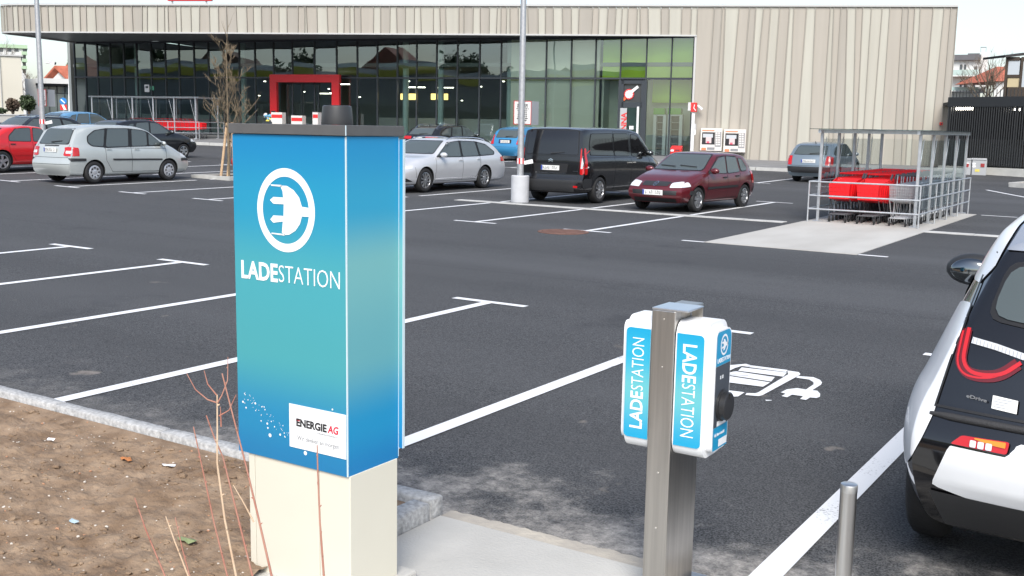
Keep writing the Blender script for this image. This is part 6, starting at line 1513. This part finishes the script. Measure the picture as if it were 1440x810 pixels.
MPV = dict(dlo=[(1.14,1.005),(.60,1.40),(.40,1.455),(-.1,1.50),(-.85,1.495),(-1.24,1.44),(-1.49,1.28),(-1.51,1.10),(-1.38,1.0),(-.9,.965),(0,.98)],L=4.17,W=1.72,H=1.60,wb=2.58,fo=.83,wr=.30,ww=.185,tum=.26,
  top=[(-2.085,1.46),(-1.75,1.54),(-1.0,1.595),(-.3,1.60),(.25,1.57),(.6,1.48),(1.25,1.09),(1.35,1.05),(1.75,.93),(1.98,.82),(2.085,.70)],
  belt=[(-2.085,1.03),(-1.0,1.0),(0,.98),(1.2,.95),(2.085,.7)], xr=[(.2,.08),(.35,.02),(.52,0),(.66,.05),(.95,.11),(1.1,.18),(1.58,.46)], xf=[(.2,.12),(.38,.02),(.52,0),(.65,.06),(.8,.20),(1.0,.32)],
  side=[[(1.10,1.03),(.60,1.36),(.575,1.02)],[(.505,1.015),(.53,1.39),(.40,1.435),(.02,1.475),(-.03,1.0)],[(-.16,1.0),(-.10,1.48),(-.80,1.475),(-.92,.985)],[(-1.00,1.0),(-.89,1.465),(-1.22,1.42),(-1.46,1.27),(-1.48,1.12),(-1.36,1.02)]],
  ws=[(-.68,1.10),(.68,1.10),(.56,1.49),(-.56,1.49)], rw=[(-.62,1.06),(.62,1.06),(.54,1.46),(-.54,1.46)], rwround=.12,
  hl=[(.45,.66),(.76,.67),(.78,.78),(.60,.82),(.45,.76)], hls=[(1.70,.68),(1.98,.66),(1.9,.78),(1.74,.80)], tl=[(.565,.74),(.84,.74),(.82,.96),(.60,.99)], tls=[(-2.06,.74),(-1.80,.745),(-1.80,.965),(-2.0,.985)], tlc=[[(.60,.81),(.80,.81),(.80,.88),(.60,.885)]],
  seams=[[(1.18,.34),(1.14,1.0)],[(-.06,.28),(-.09,1.0),(-.06,1.48)],[(-.72,.30),(-.94,.62),(-.96,1.0),(-.85,1.50)],[(-1.0,.96),(1.16,.93)],[(-.72,.30),(1.18,.29)]], rseams=[[(-.70,.70),(.70,.70)],[(-.66,.70),(-.66,1.05)],[(.66,.70),(.66,1.05)],[(-.78,.52),(.78,.52)]],
  trim=[([(-.72,.615),(1.0,.595),(1.0,.64),(-.74,.665)],'black','LR'),([(-2.05,.60),(-1.60,.61),(-1.60,.68),(-2.05,.69)],'black','LR'),([(1.72,.56),(2.05,.56),(2.03,.64),(1.72,.64)],'black','LR')],
  btrim=[([(-.30,1.0),(.30,1.0),(.30,1.03),(-.30,1.03)],'black')], handles=[(-.22,.91),(.42,.91)] if False else [(-.85,.92),(.10,.91)], plate_r=.90, plate_f=.5, mirror=(1.0,1.02), wiper=(.02,1.10,-.36,1.14), hmat='paint')
ESTATE = dict(dlo=[(1.03,.935),(.38,1.345),(-.15,1.39),(-.95,1.37),(-1.45,1.285),(-1.88,1.06),(-1.82,.97),(-1.0,.94),(0,.925)],L=4.93,W=1.855,H=1.46,wb=2.845,fo=.93,wr=.325,ww=.225,
  top=[(-2.465,1.28),(-2.0,1.38),(-1.2,1.445),(-.3,1.46),(.2,1.435),(.42,1.37),(1.08,1.01),(1.2,.975),(1.8,.91),(2.3,.79),(2.465,.66)],
  belt=[(-2.465,.98),(-1.2,.95),(0,.92),(1.2,.90),(2.465,.66)], xr=[(.2,.10),(.35,.02),(.5,0),(.66,.02),(.9,.12),(1.0,.22),(1.42,.72)], xf=[(.2,.12),(.38,.02),(.5,0),(.62,.03),(.76,.14),(.95,.3)],
  side=[[(.98,.955),(.38,1.325),(-.10,1.37),(-.14,.945)],[(-.24,.945),(-.20,1.37),(-.90,1.35),(-1.02,.96)],[(-1.12,.97),(-1.0,1.335),(-1.42,1.265),(-1.82,1.06),(-1.78,.99)]],
  ws=[(-.74,1.03),(.74,1.03),(.60,1.365),(-.60,1.365)], rw=[(-.66,1.0),(.66,1.0),(.58,1.30),(-.58,1.30)],
  hl=[(.44,.60),(.84,.62),(.86,.72),(.48,.73)], hls=[(2.08,.63),(2.34,.62),(2.28,.72),(2.05,.73)], tl=[(.46,.78),(.86,.78),(.86,.92),(.46,.94)], tls=[(-2.40,.78),(-2.12,.78),(-2.12,.91),(-2.36,.92)],
  seams=[[(1.12,.32),(1.06,.92)],[(-.18,.28),(-.19,.94),(-.14,1.38)],[(-.86,.34),(-1.06,.66),(-1.07,.95),(-.94,1.37)],[(-.86,.30),(1.12,.29)],[(1.98,.68),(1.95,.40)]], rseams=[[(-.72,.60),(.72,.60)],[(-.70,.60),(-.70,.98)],[(.70,.60),(.70,.98)]],
  trim=[([(-.95,.36),(1.10,.345),(1.10,.362),(-.95,.378)],'chrome','LR')], ftrim=[([(-.30,.34),(.30,.34),(.34,.74),(-.34,.74)],'black'),([(.46,.29),(.86,.30),(.84,.40),(.50,.40)],'black'),([(-.86,.30),(-.46,.29),(-.50,.40),(-.84,.40)],'black')],
  handles=[(-.06,.84),(-.98,.86)], hmat='paint', plate_r=.83, plate_f=.46, mirror=(.86,.95), rails=(-1.9,.2,.60), railmat='chrome', aerial=-1.55, wiper=(.0,1.02,-.4,1.06))
SEDAN = dict(L=4.55,W=1.77,H=1.42,wb=2.65,fo=.90,wr=.315,ww=.205,
  top=[(-2.275,.93),(-1.8,1.0),(-1.62,1.03),(-.95,1.355),(-.35,1.42),(.15,1.40),(.36,1.34),(.98,.99),(1.1,.955),(1.7,.87),(2.15,.75),(2.275,.63)],
  belt=[(-2.275,.88),(-1.6,.93),(-1.2,.93),(0,.90),(1.1,.88),(2.275,.63)], xr=[(.2,.10),(.35,.02),(.5,0),(.7,.01),(.95,.06),(1.2,.06)], xf=[(.2,.12),(.38,.02),(.5,0),(.62,.04),(.76,.16),(.95,.3)],
  side=[[(.90,.93),(.33,1.285),(-.10,1.325),(-.14,.92)],[(-.24,.92),(-.20,1.325),(-.72,1.295),(-.98,1.08),(-1.0,.935)]],
  ws=[(-.70,1.0),(.70,1.0),(.56,1.33),(-.56,1.33)], rw=[(-.62,1.06),(.62,1.06),(.54,1.30),(-.54,1.30)], hl=[(.44,.60),(.80,.62),(.82,.72),(.46,.72)], hls=[(1.92,.62),(2.15,.61),(2.1,.71),(1.9,.72)], tl=[(.46,.70),(.82,.70),(.82,.88),(.46,.88)], tls=[(-2.22,.70),(-1.98,.70),(-1.98,.87),(-2.2,.88)],
  seams=[[(1.05,.30),(1.0,.90)],[(-.18,.28),(-.19,.92),(-.15,1.35)],[(-.80,.34),(-1.02,.62),(-1.04,.94)],[(-.80,.29),(1.05,.28)]], trim=[([(-.90,.50),(1.0,.49),(1.0,.535),(-.9,.545)],'paint','LR')], ftrim=[([(-.30,.36),(.30,.36),(.33,.72),(-.33,.72)],'black')],
  handles=[(-.04,.82),(-.90,.84)], hmat='black', plate_r=.78, plate_f=.45, mirror=(.80,.93))
VAN = dict(L=4.81,W=1.90,H=1.88,wb=3.0,fo=.93,wr=.325,ww=.215,tum=.16,kr=.035,kf=.14,bulge_r=.05,zb=.24,
  top=[(-2.405,1.82),(-2.2,1.86),(-1.0,1.88),(.2,1.87),(.62,1.82),(.85,1.76),(1.5,1.24),(1.62,1.17),(2.1,1.03),(2.3,.92),(2.405,.75)],
  belt=[(-2.405,1.16),(-.5,1.14),(.6,1.10),(1.5,1.05),(2.405,.75)], xr=[(.22,.06),(.36,.0),(.58,0),(.66,.05),(1.0,.06),(1.2,.08),(1.85,.17)], xf=[(.2,.10),(.4,.02),(.6,0),(.75,.06),(.95,.2),(1.2,.35)],
  side=[[(-2.0,1.20),(-2.02,1.42),(-1.92,1.70),(-.80,1.715),(-.78,1.17)],[(-.72,1.165),(-.74,1.715),(.08,1.715),(.10,1.155)],[(.26,1.15),(.24,1.70),(.52,1.68),(.66,1.62),(1.22,1.20),(1.18,1.14)]],
  ws=[(-.76,1.26),(.76,1.26),(.66,1.78),(-.66,1.78)], rw=[(-.74,1.20),(.74,1.20),(.70,1.78),(-.70,1.78)], hl=[(.5,.78),(.85,.80),(.84,1.0),(.55,.9)], tl=[(.815,.72),(.955,.72),(.945,1.36),(.80,1.36)], tls=[(-2.33,.72),(-2.22,.72),(-2.18,1.36),(-2.26,1.36)], tlc=[[(.83,.86),(.94,.88),(.94,1.22),(.86,1.16)]],
  seams=[[(.17,.34),(.17,1.12),(.16,1.76)],[(1.28,.36),(1.27,1.12),(.62,1.72),(.16,1.765),(-.78,1.765)],[(-.76,.36),(-.76,1.78)],[(-2.05,1.13),(1.25,1.11)],[(-.76,.34),(1.28,.33)],[(-.70,.72),(1.25,.72)]], rseams=[[(-.76,.62),(.76,.62),(.77,1.16),(-.77,1.16),(-.76,.62)]],
  trim=[([(-2.36,.40),(-1.98,.40),(-1.98,.62),(-2.36,.62)],'black','LR')], btrim=[([(-.90,.30),(.90,.30),(.92,.58),(-.92,.58)],'black'),([(-.46,.76),(.46,.76),(.50,.98),(-.50,.98)],'seal'),([(-.43,.735),(.43,.735),(.43,.755),(-.43,.755)],'chrome'),([(-.78,.40),(-.66,.40),(-.66,.45),(-.78,.45)],'red'),([(.66,.40),(.78,.40),(.78,.45),(.66,.45)],'red')],
  handles=[(.04,.98),(.30,.98)], hmat='chrome', plate_r=.87, plate_f=.5, mirror=(1.10,1.17), mblack=True, wiper=(.0,1.22,-.36,1.25))
ROUND = dict(L=3.85,W=1.67,H=1.52,wb=2.46,fo=.78,wr=.30,ww=.185,
  top=[(-1.925,1.36),(-1.6,1.45),(-.8,1.515),(-.1,1.515),(.25,1.47),(.42,1.42),(1.08,1.06),(1.18,1.02),(1.6,.91),(1.82,.80),(1.925,.66)],
  belt=[(-1.925,.98),(0,.94),(1.1,.91),(1.925,.66)], xr=[(.2,.08),(.35,.02),(.52,0),(.7,.02),(.95,.10),(1.05,.16),(1.5,.46)], xf=[(.2,.12),(.38,.02),(.52,0),(.65,.06),(.8,.20),(1.0,.32)],
  side=[[(.95,.98),(.35,1.36),(-.12,1.41),(-.15,.96)],[(-.24,.96),(-.20,1.41),(-.78,1.38),(-.95,.98)],[(-1.03,.99),(-.90,1.36),(-1.12,1.31),(-1.38,1.08),(-1.34,1.0)]],
  ws=[(-.66,1.07),(.66,1.07),(.54,1.42),(-.54,1.42)], rw=[(-.56,1.02),(.56,1.02),(.50,1.38),(-.50,1.38)], hl=[(.42,.64),(.74,.66),(.76,.78),(.48,.76)], hls=[(1.55,.66),(1.84,.64),(1.74,.78),(1.58,.78)], tl=[(.60,.72),(.78,.72),(.76,1.14),(.66,1.14)], tls=[(-1.86,.72),(-1.70,.72),(-1.62,1.13),(-1.74,1.13)],
  seams=[[(1.0,.32),(.96,.94)],[(-.19,.28),(-.20,.95),(-.16,1.42)],[(-.80,.34),(-.98,.62),(-1.0,.97),(-.84,1.40)],[(-.80,.30),(1.0,.29)]], rseams=[[(-.6,.60),(.6,.60)]], trim=[([(-.80,.55),(.95,.54),(.95,.585),(-.8,.595)],'black','LR')], ftrim=[([(-.34,.42),(.34,.42),(.34,.54),(-.34,.54)],'black')], btrim=[([(-.33,.76),(.33,.76),(.33,.93),(-.33,.93)],'seal')],
  handles=[(-.05,.86),(-.88,.88)], hmat='paint', plate_r=.84, plate_f=.48, mirror=(.82,.98), wiper=(.0,1.05,-.36,1.09))

def place(contact, side_off, axle_x, hd, sp):
    """car centre from one wheel contact point on the visible (+X) side"""
    return contact
def at(x, y): return (x, y, zg(x, y))
UPY, DNY = pi/2, -pi/2
# maroon small car (nose to the aisle)
ct, CB_ = build_car('small_car','maroon five-door small car parked nose-out next to the black van','car',respec(HATCH,3.66,1.60,1.36,fwipers=HATCH['fwipers']),paint('maroon',(.125,.012,.018),.3,.3),at(-10.33,24.15),DNY+radians(-5),wheel='seven',group=None)
vt, VB_ = build_car('van','black passenger van with dark tinted windows seen from behind','van',dict(VAN),paint('black',(.008,.008,.009),.25,.1),at(-13.52,25.15),UPY+radians(0),glass='tint',wheel='ten')
build_car('estate_car','silver estate car with alloy wheels parked beside the blue pillar','car',dict(ESTATE),paint('silver',(.66,.67,.69),.34,.35),at(-18.62,24.72),DNY,wheel='ten')
build_car('people_carrier','silver grey people carrier with black rub strips, seen from its rear corner','car',dict(MPV),paint('silvergreen',(.53,.56,.545),.34,.35),at(-26.32,19.72),UPY+radians(2),wheel='steel')
build_car('saloon_car','bright red saloon car behind the silver people carrier','car',dict(SEDAN),paint('red',(.62,.015,.02),.28,.05),at(-31.55,20.15),UPY+radians(5),wheel='five')
build_car('hatchback','black hatchback with roof rails partly hidden by the silver people carrier','car',respec(HATCH,4.15,1.75,1.50,rails=(-1.2,.2,.55)),paint('black2',(.012,.013,.016),.28,.2),at(-35.0,27.55),UPY+radians(2),wheel='five')
build_car('dark_estate','dark blue estate car with roof rails behind the red saloon','car',respec(ESTATE,4.55,1.75,1.50),paint('darkblue',(.018,.022,.030),.28,.3),at(-39.0,25.35),DNY+radians(4),wheel='five')
build_car('compact_car','light blue compact car with a dark roof edge near the far trolley shelter','car',dict(ROUND),paint('paleblue',(.16,.36,.58),.3,.3),at(*DP(116,165,51)[:2]),UPY+radians(2),wheel='steel')
build_car('black_estate','black estate car behind the silver estate, its chrome window line showing','car',dict(ESTATE,tl=[(.40,.80),(.84,.80),(.84,.93),(.40,.93)]),paint('black3',(.010,.010,.011),.25,.2),at(-30.0,41.1),UPY+radians(0),wheel='five')
build_car('blue_hatchback','bright blue rounded hatchback parked by the shop behind the van','car',dict(ROUND),paint('blue',(.045,.26,.50),.3,.25),at(-26.34,42.2),UPY,wheel='steel')
build_car('grey_estate','grey blue small estate car by the striped wall behind the shelter','car',respec(ESTATE,4.23,1.65,1.45,rails=None,tl=[(.60,.62),(.78,.62),(.76,.94),(.62,.94)],tls=[(-2.05,.62),(-1.86,.62),(-1.80,.92),(-1.98,.92)],btrim=[([(-.76,.34),(.76,.34),(.78,.56),(-.78,.56)],'black')],plate_r=.76,trim=[]),paint('greyblue',(.20,.25,.29),.3,.4),at(-11.9,40.25),UPY,wheel='steel')
build_car('red_city_car','small red car mostly hidden behind the pillar, one headlamp showing','car',respec(HATCH,3.6,1.58,1.44),paint('red2',(.60,.02,.025),.28,.05),at(-24.95,25.3),DNY,wheel='steel')
wc = DP(76,160,95); build_car('white_car','distant white car on the road below the round blue sign','car',dict(ROUND),paint('white',(.72,.72,.72),.3,.0),(wc.x,wc.y,zg(wc.x,wc.y)),math.atan2(wc.y,wc.x),wheel='steel')

# badges
for z in (1.045,1.085): VB_.line('B',[(-.065,z-.030),(0,z),(.065,z-.030)],.020,.010).build('badge',CARMAT['chrome'],vt)
VB_.line('B',[(-.62,.80),(-.80+.04,.80)],.014,.010).build('badge_script',CARMAT['chrome'],vt)
CB_.line('F',[(.045*cos(2*pi*j/16),.64+.045*sin(2*pi*j/16)) for j in range(17)],.012,.014).build('badge',CARMAT['chrome'],ct); CB_.line('F',[(-.05,.635),(.01,.645),(-.01,.635),(.05,.645)],.010,.016).build('badge',CARMAT['chrome'],ct)
# ================================================================ ELECTRIC CAR (near right)
EV = dict(L=4.0,W=1.775,H=1.578,wb=2.57,fo=.70,wr=.345,ww=.165,tum=.74,kr=.13,kf=.14,bulge_r=.095,zb=.23,N=150,ck=3,cols=30,
  top=[(-2.0,1.47),(-1.7,1.53),(-1.0,1.572),(-.3,1.578),(.2,1.55),(.45,1.49),(1.2,1.06),(1.32,1.02),(1.75,.88),(1.92,.78),(2.0,.68)],
  belt=[(-2.0,.84),(-1.35,.84),(-.9,.84),(-.3,.86),(.6,.94),(1.2,.95),(2.0,.68)], xr=[(.22,.16),(.34,.08),(.45,.03),(.60,.0),(.70,.02),(.76,.06),(1.02,.14),(1.12,.20),(1.50,.50)], xf=[(.2,.12),(.38,.02),(.52,0),(.65,.06),(.8,.2),(1.0,.32)],
  side=[[(.98,1.0),(.36,1.40),(-.28,1.44),(-.30,.97)],[(-.38,.93),(-.36,1.44),(-1.05,1.40),(-1.30,1.30),(-1.42,1.22),(-1.05,.97)]],
  ws=[(-.70,1.08),(.70,1.08),(.56,1.48),(-.56,1.48)], rw=[(-.545,1.16),(0,1.115),(.545,1.16),(.50,1.36),(-.50,1.36)], rwround=.07, hl=[(.45,.70),(.78,.70),(.76,.82),(.5,.80)],
  seams=[], handles=[(-.22,.84)], hmat='black', mirror=(.36,1.05), msize=1.35, mblack=True, plate_f=.5)
M_EVW = paint('ev_white',(.76,.78,.80),.3,.0,.5); M_EVK = paint('ev_black',(.006,.006,.007),.1,.0); M_EVSKY = paint('ev_sky_sheen',(.40,.43,.48),.2,.4)  # silver stands in for sky mirrored in the black gloss roof
ev, EB = build_car('electric_car','white and black electric hatchback parked in the charging bay','car',EV,M_EVK,(-.13,6.52,0),UPY,glass='glass',wheel='five')
def poly_sd(pts, x, y):
    """signed distance to a polygon, positive inside"""
    best = 1e9; ins = False; n = len(pts)
    for i in range(n):
        ax, ay = pts[i]; bx, by = pts[(i+1)%n]; dx, dy = bx-ax, by-ay
        t = max(0,min(1,((x-ax)*dx+(y-ay)*dy)/(dx*dx+dy*dy+1e-12))); qx, qy = x-ax-dx*t, y-ay-dy*t; best = min(best,qx*qx+qy*qy)
        if (ay > y) != (by > y) and x < (bx-ax)*(y-ay)/(by-ay)+ax: ins = not ins
    d = sqrt(best); return d if ins else -d
def cut_region(me, sd):
    """take the part of the skin where sd(x,y,z) > 0 out as a mesh of its own, slightly proud"""
    bm = bmesh.new(); bm.from_mesh(me); bmesh.ops.triangulate(bm,faces=bm.faces); bm.normal_update()
    val = {v.index: sd(*v.co) for v in bm.verts}; key = {}; vs = []; fs = []
    def vert(k, co, no):
        if k not in key: key[k] = len(vs); vs.append(tuple(co+no*.006))
        return key[k]
    for f in bm.faces:
        if f.material_index: continue
        L = list(f.verts); d = [val[v.index] for v in L]
        if max(d) <= 0: continue
        out = []
        for i in range(3):
            a, b = L[i], L[(i+1)%3]; da, db = d[i], d[(i+1)%3]
            if da > 0: out.append(vert(a.index,a.co,a.normal))
            if (da > 0) != (db > 0):
                t = da/(da-db); out.append(vert((min(a.index,b.index),max(a.index,b.index)),a.co.lerp(b.co,t),a.normal.lerp(b.normal,t)))
        if len(out) >= 3: fs.append(tuple(out))
    bm.free(); return MB().add(vs,fs)
YB = lerp_list([(.44,.84),(.50,.815),(.56,.775),(.66,.735),(.76,.705),(.87,.69),(.98,.668),(1.08,.648),(1.19,.63),(1.3,.61)],.02)
ZT = lerp_list([(-2.0,1.20),(-1.62,1.19),(-1.45,1.15),(-1.15,.985),(-.80,.92),(-.36,.90),(.6,.93),(1.0,.95),(1.6,.90),(2.0,.74)],.06)
ZL = lerp_list([(-2.0,.50),(-1.80,.49),(-1.66,.44),(-1.3,.30),(1.2,.30),(1.7,.42),(2.0,.50)],.04)
RAX, FAX = -1.27, 1.30
def sd_flank(k):
    def f(x, y, z):
        if y*k < .3: return -1
        a = min(math.hypot(x-RAX,z-.345),math.hypot(x-FAX,z-.345))-.435
        v = min(ZT(x)-z, z-ZL(x), a)
        if x < -1.1: v = min(v, y*k-YB(z))
        if x > 1.2: v = min(v, y*k-.55)
        return v
    return f
ZW = lerp_list([(.75,1.25),(.36,1.425),(-.3,1.465),(-1.05,1.425),(-1.30,1.335),(-1.48,1.26)],.05)
def sd_arch(k): return lambda x, y, z: min(y*k-(.505+.27*(1.575-z)), z-ZW(x)-.012, x+1.62, .62-x)
def sd_roof(x, y, z): return min(z-1.415, (.490+.27*(1.575-z))-abs(y), .16-x) if x < .3 else -1
BP = [(.69,.465),(.625,.650),(.395,.648),(.378,.705),(.20,.705),(.185,.50),(-.185,.50),(-.20,.705),(-.378,.705),(-.395,.648),(-.625,.650),(-.69,.465),(-.35,.40),(0,.375),(.35,.40)]
def sd_bump(x, y, z): return poly_sd(BP,y,z) if x < -1.5 else -1
for k in (1,-1):
    cut_region(EB.body,sd_flank(k)).build('white_flank',M_EVW,ev,smooth=60); cut_region(EB.body,sd_arch(k)).build('roof_arch',M_EVW,ev,smooth=60)
cut_region(EB.body,sd_roof).build('roof_panel',M_EVSKY,ev,smooth=60); cut_region(EB.body,sd_bump).build('bumper_panel',M_EVW,ev,smooth=60)  # roof part carries the sky reflection as a silver colour
def EP(nm, mt, kind, pts, off=.010, r=.03, cuts=4, parent=None): return EB.patch(kind,pts,off,r,cuts).build(nm,mt,parent or ev,smooth=60)
M_RLIT = pbr('tail_red_glow',(.55,.015,.02),.2,coat=.5); M_RDARK = pbr('tail_red_dark',(.13,.003,.004),.1,coat=.8)  # brighter red imitates a glowing outline on the dark lamp
def smooth_path(p): return [tuple(q) for q in chaikin(p,2)]
for k in (1,-1):
    K = lambda pts: [(y*k,z) for y, z in pts]
    U = smooth_path([(.628,1.10),(.630,1.04),(.632,.975),(.600,.935),(.54,.930),(.47,.945),(.41,1.0)])
    tl = EB.line('B',K(U),.046,.006).build('tail_light',M_RDARK,ev,smooth=60)
    EB.line('B',K([(y-.010,z+.006) for y, z in U]),.015,.008).build('light_guide',M_RLIT,tl,smooth=60); EB.line('B',K([(y+.012,z-.008) for y, z in U]),.008,.008).build('light_guide',M_RLIT,tl,smooth=60)
    rb = EB.line('B',K([(.598,1.062),(.50,1.050),(.39,1.028)]),.024,.007).build('reversing_bar',CARMAT['clear'],ev,smooth=60)
    m = MB()
    for j in range(14): y = .592-.0145*j; z = 1.0615-.0026*j*.9; EB.line('B',K([(y,z-.010),(y,z+.010)]),.003,.009,m)
    o = m.build('bar_ribs',pbr('rib_grey',(.35,.36,.38),.3),rb); o['kind'] = 'stuff'
    lb = EP('lower_light',CARMAT['red'],'B',K([(.620,.660),(.580,.698),(.40,.706),(.405,.660)]),.014,.010,3)
    for y0 in (.545,.515,.485): EP('lamp_clear',CARMAT['clear'],'B',K([(y0,.662),(y0,.688),(y0-.024,.688),(y0-.024,.662)]),.018,.005,2,lb)
    EP('lamp_amber',CARMAT['amber'],'B',K([(.462,.683),(.53,.693),(.53,.698),(.412,.702),(.412,.681)]),.018,.004,2,lb)
    EB.line('B',K([(.705,.785),(.67,.98),(.64,1.12),(.615,1.30),(.575,1.40)]),.008,.007).build('tailgate_gap',CARMAT['seal'],ev)
EB.line('B',[(-.70,.790),(0,.786),(.70,.790)],.010,.006).build('tailgate_gap',CARMAT['seal'],ev)
EP('diffuser',CARMAT['black'],'B',[(-.64,.27),(.64,.27),(.70,.44),(.35,.385),(0,.360),(-.35,.385),(-.70,.44)],.008,.01,4)
EP('number_sticker',CARMAT['plate'],'B',[(.485,.868),(.485,.818),(.39,.812),(.39,.862)],.014,.002,2)
m = MB()
for i in range(4): EB.line('B',[(.478,.857-.010*i),(.478-rnd.uniform(.04,.075),.856-.010*i)],.002,.017,m)
tag(m.build('sticker_print',CARMAT['hub'],ev),kind='stuff')
_b0 = EB.cast('B',.585,.842,.014); _b1 = EB.cast('B',.505,.836,.014); fit_text('eDrive',_b0,_b1,.020,pbr('badge',(.45,.47,.5),.3,metal=.8),ev,.0004,(_b1-_b0).normalized(),(0,0,1),name='badge_lettering')
# rough bumper shelf below the tailgate
pts = [EB.cast('B',y,.757,.004) for y in [-.72+.08*i for i in range(19)]]
MB().tube(pts,[.008]+[.016]*17+[.008],8).build('bumper_shelf',pbr('shelf_plastic',(.03,.03,.032),.7,bump=.5,bscale=150),ev,smooth=60)
